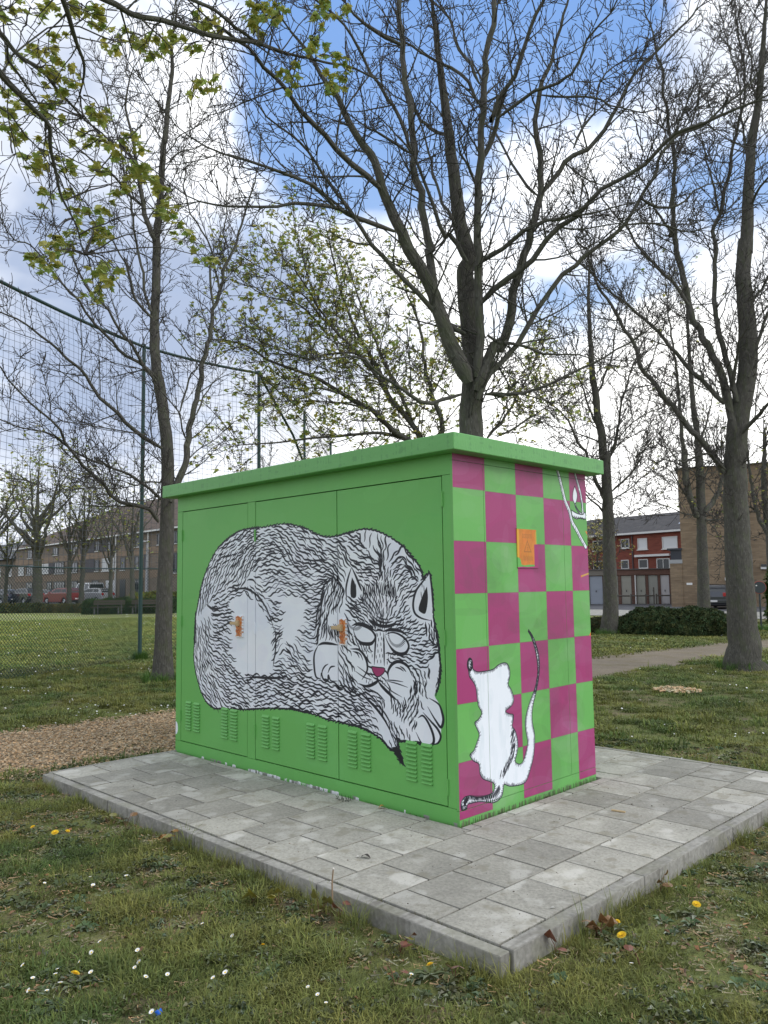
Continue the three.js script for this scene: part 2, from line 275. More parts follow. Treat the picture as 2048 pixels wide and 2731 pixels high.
// ---------------------------------------------------------------- painted utility cabinet
const poly = (a) => { const o = []; for (let i = 0; i < a.length; i += 2) o.push([a[i], a[i + 1]]); return o; };
const PAINT = {
  outline: poly([-3.097,1.094,-3.093,1.290,-3.045,1.450,-2.991,1.610,-2.903,1.755,-2.815,1.862,-2.697,1.954,-2.529,2.030,-2.366,2.074,-2.169,2.082,-2.017,2.082,-1.888,2.091,-1.745,2.090,-1.641,2.072,-1.489,2.034,-1.359,1.985,-1.248,1.959,-1.124,1.962,-1.019,1.977,-0.988,1.977,-0.864,1.995,-0.745,1.982,-0.629,1.945,-0.517,1.891,-0.431,1.835,-0.357,1.766,-0.305,1.711,-0.280,1.656,-0.273,1.633,-0.216,1.667,-0.200,1.579,-0.192,1.488,-0.188,1.376,-0.173,1.309,-0.157,1.250,-0.149,1.183,-0.144,1.124,-0.138,1.058,-0.144,0.991,-0.165,0.923,-0.191,0.873,-0.156,0.829,-0.133,0.780,-0.120,0.723,-0.138,0.681,-0.143,0.619,-0.163,0.576,-0.216,0.555,-0.302,0.547,-0.353,0.557,-0.405,0.550,-0.458,0.551,-0.507,0.547,-0.539,0.558,-0.519,0.488,-0.486,0.396,-0.577,0.471,-0.623,0.491,-0.678,0.530,-0.769,0.562,-0.839,0.582,-0.934,0.592,-1.032,0.597,-1.140,0.604,-1.262,0.606,-1.370,0.624,-1.499,0.631,-1.664,0.639,-1.837,0.628,-1.980,0.615,-2.109,0.600,-2.280,0.578,-2.397,0.566,-2.518,0.560,-2.662,0.548,-2.747,0.537,-2.833,0.552,-2.921,0.597,-2.989,0.668,-3.046,0.760,-3.082,0.842,-3.111,0.950,-3.108,1.072,-3.099,1.232,-3.090,1.355]),
  blanks: [
    poly([-2.402,1.458,-2.167,1.483,-2.035,1.350,-1.962,1.232,-1.952,1.047,-1.998,0.893,-2.359,0.868,-2.450,1.021,-2.491,1.134,-2.442,1.343]),
    poly([-2.463,1.489,-2.303,1.513,-2.167,1.468,-2.054,1.369,-2.017,1.227,-2.166,1.112,-2.400,1.101,-2.422,1.397]),
    poly([-1.747,1.482,-1.526,1.504,-1.543,1.326,-1.645,1.218,-1.662,1.134,-1.783,1.170,-1.730,1.321]),
    poly([-1.783,1.227,-1.611,1.295,-1.645,1.189,-1.731,1.133]),
    poly([-0.967,1.285,-0.924,1.307,-0.851,1.301,-0.769,1.271,-0.737,1.228,-0.770,1.190,-0.829,1.182,-0.901,1.190,-0.949,1.235]),
    poly([-0.642,1.247,-0.574,1.267,-0.497,1.254,-0.433,1.216,-0.415,1.178,-0.440,1.140,-0.500,1.126,-0.555,1.144,-0.610,1.191]),
    poly([-0.731,1.272,-0.653,1.275,-0.646,1.033,-0.715,1.025,-0.761,1.030]),
    poly([-0.779,1.025,-0.715,1.021,-0.647,1.018,-0.659,0.985,-0.722,0.957,-0.762,0.986]),
    poly([-1.000,1.135,-0.902,1.131,-0.831,1.070,-0.826,0.998,-0.881,0.921,-0.834,0.885,-0.723,0.925,-0.672,0.890,-0.594,0.842,-0.539,0.815,-0.617,0.793,-0.718,0.846,-0.834,0.869,-0.930,0.893,-0.952,1.006]),
    poly([-0.614,0.949,-0.613,1.004,-0.568,1.054,-0.501,1.067,-0.426,1.036,-0.396,0.980,-0.408,0.903,-0.474,0.837,-0.561,0.844]),
    poly([-1.365,1.139,-1.308,1.156,-1.145,1.155,-1.141,0.910,-1.232,0.887,-1.337,0.896,-1.405,0.925,-1.406,1.064]),
    poly([-0.243,0.854,-0.154,0.818,-0.122,0.723,-0.143,0.677,-0.143,0.619,-0.216,0.555,-0.312,0.549,-0.372,0.620,-0.344,0.713,-0.276,0.750]),
    poly([-0.979,1.731,-0.919,1.642,-0.871,1.551,-0.958,1.484,-1.020,1.484,-1.041,1.568]),
    poly([-0.216,1.667,-0.276,1.610,-0.341,1.549,-0.369,1.457,-0.354,1.403,-0.303,1.373,-0.188,1.368,-0.200,1.579]),
    poly([-0.812,0.806,-0.743,0.741,-0.620,0.637,-0.578,0.549,-0.678,0.537,-0.744,0.702,-0.824,0.773]),
    poly([-0.227,1.090,-0.187,1.092,-0.157,1.020,-0.208,0.861,-0.232,0.903])],
  guides: [...[-3.00,1.39,-1.72,-2.93,1.63,-2.15,-2.76,1.81,-2.49,-2.57,1.93,-2.66,-2.37,2.00,-2.86,-2.21,2.05,-3.04,-2.02,2.07,-3.09,-1.75,2.08,-0.17,-1.66,2.06,-0.28,-2.61,1.69,-2.26,-2.40,1.69,-2.14,-2.30,1.80,-2.36,-2.21,1.91,-2.85,-1.98,1.96,-0.15,-1.92,1.84,-3.12,-1.92,1.73,-0.08,-1.75,1.95,-0.52,-1.57,1.94,-0.52,-1.66,1.83,-0.66,-1.49,1.83,-0.45,-1.33,1.87,-0.61,-1.25,1.82,-0.21,-1.17,1.92,-0.16,-1.66,1.73,-0.19,-1.49,1.67,-0.07,-1.33,1.67,-3.04,-1.41,1.51,-0.11,-1.49,1.31,-0.09,-1.92,1.57,-2.81,-1.93,1.35,-0.09,-1.75,1.46,-0.21,-1.75,1.30,-2.90,-1.25,1.51,-2.09,-1.25,1.36,-1.84,-1.29,1.21,-1.84,-2.73,1.37,-0.08,-2.93,1.27,-0.96,-3.00,1.15,-1.09,-2.48,1.56,-2.94,-2.21,1.54,-0.61,-2.02,1.40,-0.79],
    ...[-3.04,1.11,-1.39,-2.97,0.87,-1.08,-2.86,0.76,-0.71,-2.77,0.65,-0.70,-2.64,0.78,-0.30,-2.50,0.73,-0.12,-2.71,1.13,-0.16,-2.60,0.96,-0.26,-2.48,0.68,-0.06,-2.40,0.61,-0.36,-2.05,0.80,0.03,-2.05,0.71,0.04,-1.84,0.82,-0.08,-1.75,0.74,-3.00,-1.66,0.83,-0.03,-1.50,0.81,0.03,-1.34,0.78,-0.02,-1.26,0.68,-0.01,-1.11,0.75,-0.08,-1.11,0.65,-0.13,-0.96,0.79,-0.09,-0.89,0.67,-0.21,-0.92,0.74,-0.21,-1.89,1.10,-2.31,-1.66,1.08,-0.80,-1.50,1.12,-0.18,-1.58,1.01,-0.36,-1.77,0.97,-0.28],
    ...[-0.99,1.92,-0.23,-0.81,1.91,-1.84,-0.87,1.83,-0.28,-0.72,1.83,-0.91,-0.64,1.82,-1.71,-0.63,1.70,-1.71,-0.64,1.62,-1.83,-0.54,1.82,-2.47,-0.52,1.74,-2.78,-0.41,1.78,-0.92,-0.47,1.66,-2.77,-0.36,1.70,-0.83,-0.75,1.71,-0.27,-0.81,1.65,-0.26,-0.41,1.58,-2.61,-1.05,1.84,-0.88,-1.08,1.71,-0.87,-1.20,1.50,-1.84,-1.25,1.37,-1.84,-1.31,1.24,-2.08,-1.21,1.29,-1.06,-0.81,1.54,-1.34,-0.69,1.56,-1.46,-0.58,1.54,-1.59,-0.75,1.46,-1.22,-0.68,1.42,-1.46,-0.62,1.42,-1.83,-0.53,1.46,-2.26,-0.47,1.42,-2.44,-0.42,1.39,-2.59,-0.92,1.42,-0.23,-0.85,1.38,-0.68,-0.53,1.35,-2.74,-0.37,1.31,-2.72,-0.32,1.27,-2.85,-0.27,1.20,-2.97,-0.32,1.16,-3.03,-0.27,1.09,-2.83,-0.36,1.08,-0.20,-0.21,1.28,-1.36,-0.20,1.05,-1.48,-0.22,0.94,-1.82,-0.32,0.97,-1.11,-0.35,0.86,-1.83,-0.43,0.81,-2.04,-0.48,0.84,-0.86,-1.04,1.08,-0.84,-1.00,0.96,-1.07,-1.06,1.02,-1.06,-0.93,0.89,-0.54,-0.79,0.83,-0.30,-0.74,0.78,-0.45,-0.65,0.76,-1.59,-0.56,0.72,-1.83,-0.43,0.70,-2.04,-0.60,0.64,-1.21,-0.49,0.59,-1.21,-0.86,0.69,-0.28,-0.93,0.76,-0.22,-0.70,0.64,-0.53,-0.27,0.82,-0.88]],
  lines: [
    [9, poly([-0.983,1.301,-0.923,1.318,-0.863,1.316,-0.792,1.297,-0.728,1.268])],
    [7, poly([-0.967,1.285,-0.924,1.307,-0.851,1.301,-0.769,1.271,-0.737,1.228,-0.770,1.190,-0.829,1.182,-0.901,1.190,-0.949,1.235,-0.967,1.285])],
    [10, poly([-0.943,1.220,-0.889,1.185,-0.829,1.177,-0.770,1.186,-0.735,1.224])],
    [9, poly([-0.665,1.270,-0.608,1.282,-0.552,1.286,-0.481,1.276,-0.417,1.244])],
    [7, poly([-0.642,1.247,-0.574,1.267,-0.497,1.254,-0.433,1.216,-0.415,1.178,-0.440,1.140,-0.500,1.126,-0.555,1.144,-0.610,1.191,-0.642,1.247])],
    [10, poly([-0.610,1.185,-0.555,1.139,-0.500,1.123,-0.440,1.137,-0.413,1.178])],
    [6, poly([-0.728,1.260,-0.738,1.180,-0.752,1.035])],
    [6, poly([-0.653,1.263,-0.652,1.152,-0.652,1.033])],
    [6, poly([-0.734,1.272,-0.705,1.281,-0.648,1.272])],
    [9, poly([-0.803,1.355,-0.733,1.320,-0.641,1.307,-0.562,1.321,-0.523,1.345])],
    [5, poly([-0.767,1.380,-0.709,1.345,-0.629,1.331,-0.562,1.344])],
    [4, poly([-0.732,1.381,-0.674,1.359,-0.606,1.355])],
    [9, poly([-0.722,0.959,-0.720,0.929,-0.763,0.902,-0.834,0.881,-0.918,0.894])],
    [9, poly([-0.720,0.929,-0.677,0.893,-0.594,0.842,-0.529,0.809])],
    [8, poly([-1.000,1.135,-0.902,1.131,-0.837,1.074,-0.823,0.998,-0.881,0.921])],
    [9, poly([-0.609,0.942,-0.616,0.996,-0.573,1.052,-0.507,1.073,-0.426,1.043,-0.385,0.981])],
    [8, poly([-1.365,1.143,-1.308,1.161,-1.216,1.163,-1.132,1.156])],
    [8, poly([-1.359,1.144,-1.403,1.081,-1.409,0.994,-1.384,0.905,-1.331,0.896])],
    [7, poly([-1.331,0.896,-1.324,0.939,-1.304,0.898,-1.251,0.889,-1.244,0.928,-1.219,0.892,-1.141,0.894])],
    [5, poly([-1.317,0.910,-1.313,0.957,-1.283,0.993,-1.243,1.013])],
    [5, poly([-1.251,0.944,-1.218,0.989,-1.166,1.001])],
    [7, poly([-0.977,1.727,-1.018,1.644,-1.040,1.568,-1.033,1.484])],
    [8, poly([-0.977,1.727,-0.925,1.647,-0.889,1.584,-0.871,1.551])],
    [7, poly([-0.216,1.664,-0.276,1.614,-0.341,1.549,-0.369,1.457,-0.354,1.403,-0.303,1.373,-0.211,1.356])],
    [7, poly([-0.216,1.664,-0.199,1.579,-0.191,1.488,-0.188,1.376])],
    [6, poly([-1.251,1.595,-1.312,1.465,-1.344,1.326,-1.362,1.152])],
    [8, poly([-0.243,0.854,-0.154,0.818,-0.130,0.773,-0.120,0.723,-0.141,0.677,-0.187,0.716,-0.255,0.797])],
    [8, poly([-0.344,0.713,-0.297,0.733,-0.228,0.659,-0.204,0.589,-0.219,0.558,-0.302,0.548,-0.364,0.621])],
    [7, poly([-0.297,0.756,-0.227,0.704,-0.168,0.659,-0.145,0.618,-0.168,0.575,-0.216,0.557])],
    [8, poly([-0.931,0.844,-0.836,0.796,-0.743,0.741,-0.653,0.664,-0.577,0.565])],
    [5, poly([-0.765,0.787,-0.652,0.711,-0.566,0.605])],
    [3, poly([-0.648,0.939,-0.559,0.942,-0.471,0.940])],
    [3, poly([-0.626,0.933,-0.537,0.924,-0.429,0.906])],
    [3, poly([-0.671,0.921,-0.593,0.873,-0.484,0.836])],
    [3, poly([-0.774,0.945,-0.833,0.973,-0.928,1.016])],
    [3, poly([-0.775,0.929,-0.857,0.943,-0.953,0.981])],
    [6, poly([-0.876,0.881,-0.823,0.853,-0.764,0.850])],
    [5, poly([-0.858,0.850,-0.788,0.816,-0.731,0.782])],
    [4, poly([-0.823,0.870,-0.718,0.838,-0.651,0.797])],
    [4, poly([-0.502,1.042,-0.470,1.029,-0.443,1.008])],
    [4, poly([-0.546,1.032,-0.502,1.027,-0.465,1.010])],
    [4, poly([-0.975,1.120,-0.927,1.106,-0.903,1.074])],
    [4, poly([-0.945,1.121,-0.890,1.099,-0.867,1.060])],
    [7, poly([-2.650,1.477,-2.484,1.559,-2.303,1.576,-2.110,1.502,-1.980,1.370,-1.898,1.220])],
    [6, poly([-1.898,1.266,-1.886,1.126,-1.925,0.941])],
    [8, poly([-2.320,0.831,-2.166,0.848,-2.016,0.853,-1.836,0.866,-1.749,0.878])],
    [10, poly([-2.832,1.362,-2.755,1.345,-2.628,1.365])],
    [9, poly([-2.910,1.439,-2.821,1.404,-2.670,1.406])]],
  black: [poly([-0.974,1.652,-0.944,1.609,-0.929,1.551,-0.935,1.509,-0.964,1.501,-0.988,1.518,-0.990,1.585]),
    poly([-0.241,1.579,-0.234,1.511,-0.244,1.443,-0.263,1.401,-0.297,1.408,-0.319,1.426,-0.298,1.488,-0.273,1.534]),
    poly([-0.590,0.490,-0.557,0.498,-0.530,0.494,-0.486,0.396,-0.547,0.439])],
  nose: poly([-0.780,1.023,-0.721,1.021,-0.647,1.016,-0.656,0.989,-0.722,0.955,-0.762,0.982]),
  fringe: poly([-0.859,1.580,-0.775,1.599,-0.682,1.603,-0.602,1.598,-0.535,1.581]),
  dots: poly([-0.717,1.244,-0.688,1.253,-0.706,1.213,-0.677,1.222,-0.718,1.172,-0.683,1.182,-0.660,1.215,-0.713,1.133,-0.678,1.142,-0.731,1.092,-0.696,1.102,-0.668,1.103,-0.720,1.061,-0.686,1.063,-0.878,1.149,-0.842,1.143,-0.806,1.152,-0.830,1.119,-0.783,1.125,-0.772,1.098,-0.819,1.091,-0.611,1.114,-0.589,1.100,-0.612,1.083,-0.567,1.097,-0.623,1.058,-0.834,0.917,-0.798,0.928,-0.775,0.913,-0.694,0.935,-0.671,0.921,-0.649,0.907,-0.810,0.903]),
  mouse: poly([0.110,1.076,0.116,1.099,0.138,1.105,0.162,1.092,0.165,1.045,0.205,1.022,0.281,1.018,0.383,1.024,0.429,1.044,0.488,1.056,0.535,1.049,0.563,1.012,0.564,0.956,0.543,0.910,0.574,0.871,0.598,0.826,0.600,0.791,0.581,0.765,0.545,0.748,0.503,0.732,0.543,0.710,0.592,0.697,0.588,0.659,0.575,0.626,0.609,0.587,0.630,0.535,0.635,0.479,0.619,0.426,0.599,0.386,0.646,0.359,0.683,0.367,0.722,0.423,0.750,0.483,0.735,0.555,0.726,0.628,0.749,0.696,0.790,0.763,0.837,0.822,0.873,0.884,0.896,0.955,0.895,1.021,0.878,1.103,0.847,1.178,0.820,1.224,0.793,1.254,0.809,1.255,0.849,1.218,0.893,1.146,0.921,1.063,0.919,0.968,0.896,0.882,0.866,0.812,0.829,0.736,0.813,0.674,0.816,0.609,0.836,0.541,0.832,0.456,0.809,0.367,0.773,0.302,0.734,0.246,0.700,0.224,0.615,0.222,0.521,0.236,0.466,0.256,0.457,0.228,0.444,0.190,0.403,0.167,0.346,0.162,0.281,0.178,0.195,0.198,0.121,0.203,0.079,0.202,0.073,0.178,0.037,0.175,0.017,0.189,0.018,0.227,0.050,0.252,0.102,0.252,0.185,0.226,0.260,0.221,0.327,0.225,0.361,0.245,0.362,0.278,0.297,0.310,0.243,0.333,0.212,0.371,0.204,0.432,0.151,0.460,0.126,0.484,0.114,0.505,0.154,0.525,0.188,0.572,0.213,0.615,0.193,0.657,0.171,0.700,0.209,0.715,0.246,0.753,0.213,0.801,0.201,0.855,0.190,0.923,0.160,0.966,0.129,0.995,0.119,1.036]),
  tail: poly([0.800,1.255,0.835,1.216,0.874,1.155,0.899,1.079,0.908,1.005,0.904,0.947,0.883,0.883,0.854,0.821]),
  muzzle: poly([0.136,1.073]),
  leg: poly([0.043,0.203,0.080,0.230,0.174,0.215,0.271,0.200,0.359,0.202,0.411,0.236]),
  haunch: poly([0.603,0.588,0.605,0.518,0.596,0.450,0.564,0.393,0.515,0.353,0.467,0.320]),
  strand: poly([1.233,2.459,1.258,2.406,1.295,2.313,1.333,2.219,1.387,2.142,1.419,2.063,1.482,2.001,1.539,1.938,1.608,1.870]),
  thread: poly([1.475,2.466,1.508,2.395,1.548,2.315,1.567,2.251,1.578,2.185,1.582,2.128]),
  leaf: poly([1.477,2.343,1.508,2.280,1.497,2.230,1.473,2.204,1.445,2.234,1.449,2.292]),
  sprig: poly([1.473,2.204,1.482,2.180,1.522,2.145,1.581,2.120]),
  hand: poly([1.417,2.152,1.449,2.141,1.506,2.128,1.585,2.127,1.617,2.146,1.623,2.093,1.549,2.098,1.488,2.086,1.429,2.104]),
};

const FX0 = -3.416, FY0 = HS, FW = 3.416, FH = 2.35, SW = 1.636;
const INK = '#11131f', WHITE = '#e4e9ee', GREEN = '#66ad56', PINK = '#a0376e';
function canvas(w, h) { const c = document.createElement('canvas'); c.width = w; c.height = h; return [c, c.getContext('2d')]; }
function canvasTex(c) { const t = new THREE.CanvasTexture(c); t.colorSpace = THREE.SRGBColorSpace; t.magFilter = THREE.LinearFilter; t.anisotropy = 8; return t; }
function trace(g, pts) { g.beginPath(); pts.forEach(([x, y], i) => (i ? g.lineTo(x, y) : g.moveTo(x, y))); }
function smoothed(pts, n = 6) { return new THREE.CatmullRomCurve3(pts.map((p) => V3(p[0], p[1], 0))).getPoints((pts.length - 1) * n).map((p) => [p.x, p.y]); }
function brush(g, pts, w, dark = INK) {                   // a brush stroke that swells in the middle and thins to its ends
  const n = pts.length, L = [], R = [];
  for (let i = 0; i < n; i++) {
    const a = pts[Math.max(i - 1, 0)], b = pts[Math.min(i + 1, n - 1)], l = Math.hypot(b[0] - a[0], b[1] - a[1]) || 1, k = (w / 2) * Math.pow(Math.sin(Math.PI * clamp((i + 0.35) / (n - 0.3), 0, 1)), 0.7);
    L.push([pts[i][0] - ((b[1] - a[1]) / l) * k, pts[i][1] + ((b[0] - a[0]) / l) * k]); R.unshift([pts[i][0] + ((b[1] - a[1]) / l) * k, pts[i][1] - ((b[0] - a[0]) / l) * k]);
  }
  trace(g, [...L, ...R]); g.closePath(); g.fillStyle = dark; g.fill();
}
const inside = (p, q) => { let c = false; for (let i = 0, j = q.length - 1; i < q.length; j = i++) if (q[i][1] > p[1] !== q[j][1] > p[1] && p[0] < ((q[j][0] - q[i][0]) * (p[1] - q[i][1])) / (q[j][1] - q[i][1]) + q[i][0]) c = !c; return c; };
function rolled(g, r, x0, y0, x1, y1, n, tone) {           // faint roller and brush marks in the paint
  for (let i = 0; i < n; i++) { const x = lerp(x0, x1, r()), y = lerp(y0, y1, r()), w = 0.03 + r() * 0.25, h = 0.02 + r() * 0.16; g.globalAlpha = 0.02 + 0.05 * r(); g.fillStyle = r() < 0.5 ? tone[0] : tone[1]; g.beginPath(); g.ellipse(x, y, w, h, r() * 0.6 - 0.3, 0, 7); g.fill(); }
  g.globalAlpha = 1;
}
function paintFront() {
  const W = 2048, H = 1409, [c, g] = canvas(W, H), r = rng(31), S = W / FW;
  g.setTransform(S, 0, 0, -S, -FX0 * S, (FY0 + FH) * S);
  g.fillStyle = GREEN; g.fillRect(FX0, FY0, FW, FH);
  rolled(g, r, FX0, FY0, 0, FY0 + FH, 260, ['#7ac873', '#4da547']);
  const out = smoothed([...PAINT.outline, PAINT.outline[0]], 3);
  trace(g, out); g.closePath(); g.fillStyle = WHITE; g.fill();
  g.save(); trace(g, out); g.closePath(); g.clip(); rolled(g, r, -3.1, 0.55, -0.1, 2.1, 320, ['#ffffff', '#b9bfd0']); g.restore();
  const gd = []; for (let i = 0; i < PAINT.guides.length; i += 3) gd.push([PAINT.guides[i], PAINT.guides[i + 1], PAINT.guides[i + 2]]);
  const dir = (x, y) => { let a = 0, b = 0; for (const q of gd) { const d = (q[0] - x) ** 2 + (q[1] - y) ** 2 + 0.0008, w = 1 / (d * d); a += w * Math.cos(2 * q[2]); b += w * Math.sin(2 * q[2]); } return Math.atan2(b, a) / 2; };
  const blank = (p) => PAINT.blanks.some((q) => inside(p, q));
  const fur = (x, y, len, w, tone) => {                     // one S-shaped hair along the lie of the fur
    const pts = [[x, y]]; let px = x, py = y, sgn = n3(x * 2.2, y * 2.2, 5) > 0 ? 1 : -1; const n = 9, st = len / n, k = (0.7 + r() * 0.8) * sgn; let last = dir(x, y);
    if (Math.cos(last) < 0 && Math.abs(Math.sin(last)) < 0.7) last += Math.PI;
    for (let i = 0; i < n; i++) { let a = dir(px, py); while (a - last > Math.PI / 2) a -= Math.PI; while (last - a > Math.PI / 2) a += Math.PI; last = a; const b = a + k * Math.cos((2 * Math.PI * i) / (n - 1) + 0.4) * 0.36; px += Math.cos(b) * st; py += Math.sin(b) * st; pts.push([px, py]); }
    const m = pts[5]; if (!inside(m, out) || blank(m) || blank(pts[n]) || blank([x, y])) return; brush(g, pts, w, tone);
  };
  const cells = [], put = (x, y) => { for (const q of cells) if (Math.abs(q[0] - x) < 0.08 && Math.abs(q[1] - y) < 0.08) { const a = dir(x, y), dx = x - q[0], dy = y - q[1], al = dx * Math.cos(a) + dy * Math.sin(a), ac = -dx * Math.sin(a) + dy * Math.cos(a); if ((al / (q[2] ? 0.052 : 0.082)) ** 2 + (ac / (q[2] ? 0.0165 : 0.0205)) ** 2 < 1) return false; } cells.push([x, y, x > -1.0 && y < 1.72]); return true; };
  for (let i = 0; i < 60000; i++) {
    const x = lerp(-3.12, -0.12, r()), y = lerp(0.28, 2.1, r()); if (!inside([x, y], out) || blank([x, y]) || !put(x, y)) continue;
    const face = x > -1.0 && y < 1.72, light = !face && x > -2.1 && x < -1.45 && y > 1.0 && y < 1.72 && r() < 0.5;
    fur(x, y, (face ? 0.078 : 0.125) * (0.75 + 0.55 * r()), (light ? 0.0065 : face ? 0.0105 : 0.0134) * (0.75 + 0.5 * r()), light ? '#4a4d5c' : INK);
  }
  for (let i = 0; i < out.length; i += 1) {                // hairs that break the outline
    const a = out[i], b = out[(i + 1) % out.length], t = Math.atan2(b[1] - a[1], b[0] - a[0]), n = Math.max(1, Math.round(Math.hypot(b[0] - a[0], b[1] - a[1]) / 0.034));
    for (let k = 0; k < n; k++) { const x = lerp(a[0], b[0], k / n), y = lerp(a[1], b[1], k / n), s = t + 0.25 + 0.3 * r(), l = 0.045 + 0.03 * r(); if (x > -0.30 && y < 0.9) continue; brush(g, [[x - Math.cos(t) * l * 0.4, y - Math.sin(t) * l * 0.4], [x, y], [x + Math.cos(s) * l * 0.5, y + Math.sin(s) * l * 0.5]], 0.014); }
  }
  const edge = PAINT.fringe; for (let i = 0; i < 19; i++) { const q = (i / 18) * (edge.length - 1), k = Math.min(Math.floor(q), edge.length - 2), x = lerp(edge[k][0], edge[k + 1][0], q - k), y = lerp(edge[k][1], edge[k + 1][1], q - k); brush(g, smoothed([[x - 0.006, y + 0.012], [x + 0.004, y - 0.03], [x + 0.006, y - 0.06], [x + 0.018, y - 0.085]], 3), 0.0105); }
  for (const [w, pts] of PAINT.lines) brush(g, smoothed(pts, 7), w * 0.0026);
  for (const q of PAINT.black) { trace(g, smoothed([...q, q[0]], 4)); g.fillStyle = '#080b14'; g.fill(); }
  trace(g, smoothed([...PAINT.nose, PAINT.nose[0]], 4)); g.fillStyle = '#9c2f63'; g.fill(); g.strokeStyle = INK; g.lineWidth = 0.007; g.stroke();
  for (const [x, y] of PAINT.dots) brush(g, [[x, y + 0.012], [x + 0.001, y], [x, y - 0.012]], 0.007);
  for (const [ox, oy, n] of [[-0.955, 1.52, 9], [-0.28, 1.50, 9]]) for (let i = 0; i < n; i++) { const x = ox + (r() - 0.5) * 0.07, y = oy + (r() - 0.5) * 0.22; brush(g, [[x, y + 0.02], [x + 0.002, y], [x + 0.003, y - 0.02]], 0.006); }
  for (const [ox, oy, rx, ry, a0] of [[-0.95, 1.345, 0.062, 0.045, -0.35], [-0.53, 1.255, 0.062, 0.055, -0.3]]) for (let i = 0; i < 22; i++) { const t = Math.PI * (1.05 + (i / 22) * 0.95), x = ox + Math.cos(t + a0) * rx * 1.12, y = oy + Math.sin(t + a0) * ry * 1.2; brush(g, [[x, y], [x + Math.cos(t + a0) * 0.012 + 0.003, y + Math.sin(t + a0) * 0.012], [x + Math.cos(t + a0) * 0.022 + 0.008, y + Math.sin(t + a0) * 0.024]], 0.006); }
  // half moon of white carried round from the end wall, and primer left along the foot
  g.fillStyle = WHITE; g.beginPath(); g.ellipse(FX0, 0.295, 0.04, 0.06, 0, 0, 7); g.fill();
  for (let i = 0; i < 90; i++) { const x = i < 75 ? lerp(-2.25, -1.1, r()) : lerp(FX0, 0, r()); g.fillStyle = r() < 0.75 ? '#e9ecec' : '#8d8f86'; g.beginPath(); g.ellipse(x, FY0 - 0.002 + r() * 0.006, 0.006 + r() * 0.025, 0.002 + r() * 0.005, 0, 0, 7); g.fill(); }
  return canvasTex(c);
}
function paintSide() {
  const W = 1024, H = 1471, [c, g] = canvas(W, H), r = rng(77), S = W / SW;
  g.setTransform(S, 0, 0, -S, 0, (FY0 + FH) * S); g.fillStyle = GREEN; g.fillRect(0, FY0, SW, FH);
  const cols = [-0.01, 0.339, 0.692, 1.038, 1.398, 1.75], rows = [2.5, 2.221, 1.875, 1.530, 1.180, 0.831, 0.472, 0.120], jig = (i, j) => [cols[i] + 0.003 * (r() - 0.5), rows[j] + 0.004 * (r() - 0.5)];
  for (let j = 0; j < 7; j++) for (let i = 0; i < 5; i++) if ((i + j) % 2 === 0) { trace(g, [jig(i, j), jig(i + 1, j), jig(i + 1, j + 1), jig(i, j + 1)]); g.closePath(); g.fillStyle = PINK; g.fill(); g.strokeStyle = '#5f5a3c'; g.globalAlpha = 0.5; g.lineWidth = 0.003; g.stroke(); g.globalAlpha = 1; }
  rolled(g, r, 0, FY0, SW, FY0 + FH, 200, ['#c9c0c8', '#3d4a3a']);
  g.fillStyle = '#c9a24a'; trace(g, [[1.521, 1.632], [1.636, 1.655], [1.636, 1.668], [1.523, 1.646]]); g.fill(); g.fillStyle = '#e0742c'; g.fillRect(1.52, 1.632, 0.012, 0.016); trace(g, [[1.62, 2.0], [1.636, 1.985], [1.636, 1.965], [1.61, 1.99]]); g.fill(); trace(g, [[1.61, 1.178], [1.636, 1.205], [1.636, 1.178]]); g.fill();
  // mouse seen from behind, reaching up with a long tail
  const m = smoothed([...PAINT.mouse, PAINT.mouse[0]], 3); trace(g, m); g.closePath(); g.fillStyle = '#e9eef4'; g.fill();
  g.save(); trace(g, m); g.clip(); for (let i = 0; i < 60; i++) { g.globalAlpha = 0.05; g.fillStyle = '#98a0b4'; const x = lerp(0.15, 0.75, r()), y = lerp(0.25, 1.05, r()); g.beginPath(); g.ellipse(x, y, 0.01 + r() * 0.02, 0.04 + r() * 0.09, 0, 0, 7); g.fill(); } g.globalAlpha = 1; g.restore();
  for (let i = 0; i < m.length - 1; i++) {
    const a = m[i], b = m[i + 1], l = Math.hypot(b[0] - a[0], b[1] - a[1]), t = Math.atan2(b[1] - a[1], b[0] - a[0]), n = Math.max(1, Math.round(l / 0.009));
    brush(g, [[a[0] - (b[0] - a[0]) * 0.3, a[1] - (b[1] - a[1]) * 0.3], [(a[0] + b[0]) / 2, (a[1] + b[1]) / 2], [b[0] + (b[0] - a[0]) * 0.3, b[1] + (b[1] - a[1]) * 0.3]], 0.0065);
    for (let k = 0; k < n; k++) { const x = lerp(a[0], b[0], k / n), y = lerp(a[1], b[1], k / n), s = t - 0.7 - 0.3 * r(), h = 0.014 + 0.012 * r(); brush(g, [[x, y], [x + Math.cos(s) * h * 0.5, y + Math.sin(s) * h * 0.5], [x + Math.cos(s - 0.2) * h, y + Math.sin(s - 0.2) * h]], 0.004); }
  }
  const tail = smoothed(PAINT.tail, 8); for (let i = 0; i < tail.length; i++) for (const d of [-1, 1]) { const [x, y] = tail[i], w = 0.011 * Math.min(1, 0.2 + (2.0 * i) / tail.length), q = x + d * w * (0.3 + r() * 0.7); brush(g, [[q, y + 0.012], [q + 0.003 * d, y], [q - 0.004 * d, y - 0.012]], 0.0055); }
  const leg = smoothed(PAINT.leg, 9); leg.forEach(([x, y], i) => { const k = 0.026; for (const o of [0, 0.008]) brush(g, [[x + o - 0.004, y + k], [x + o, y + k * 0.4], [x + o + 0.006, y - k * 0.2]], 0.005); if (i % 2 && i > leg.length * 0.55) brush(g, [[x - 0.01, y + 0.02], [x, y], [x + 0.006, y - 0.03]], 0.007); });
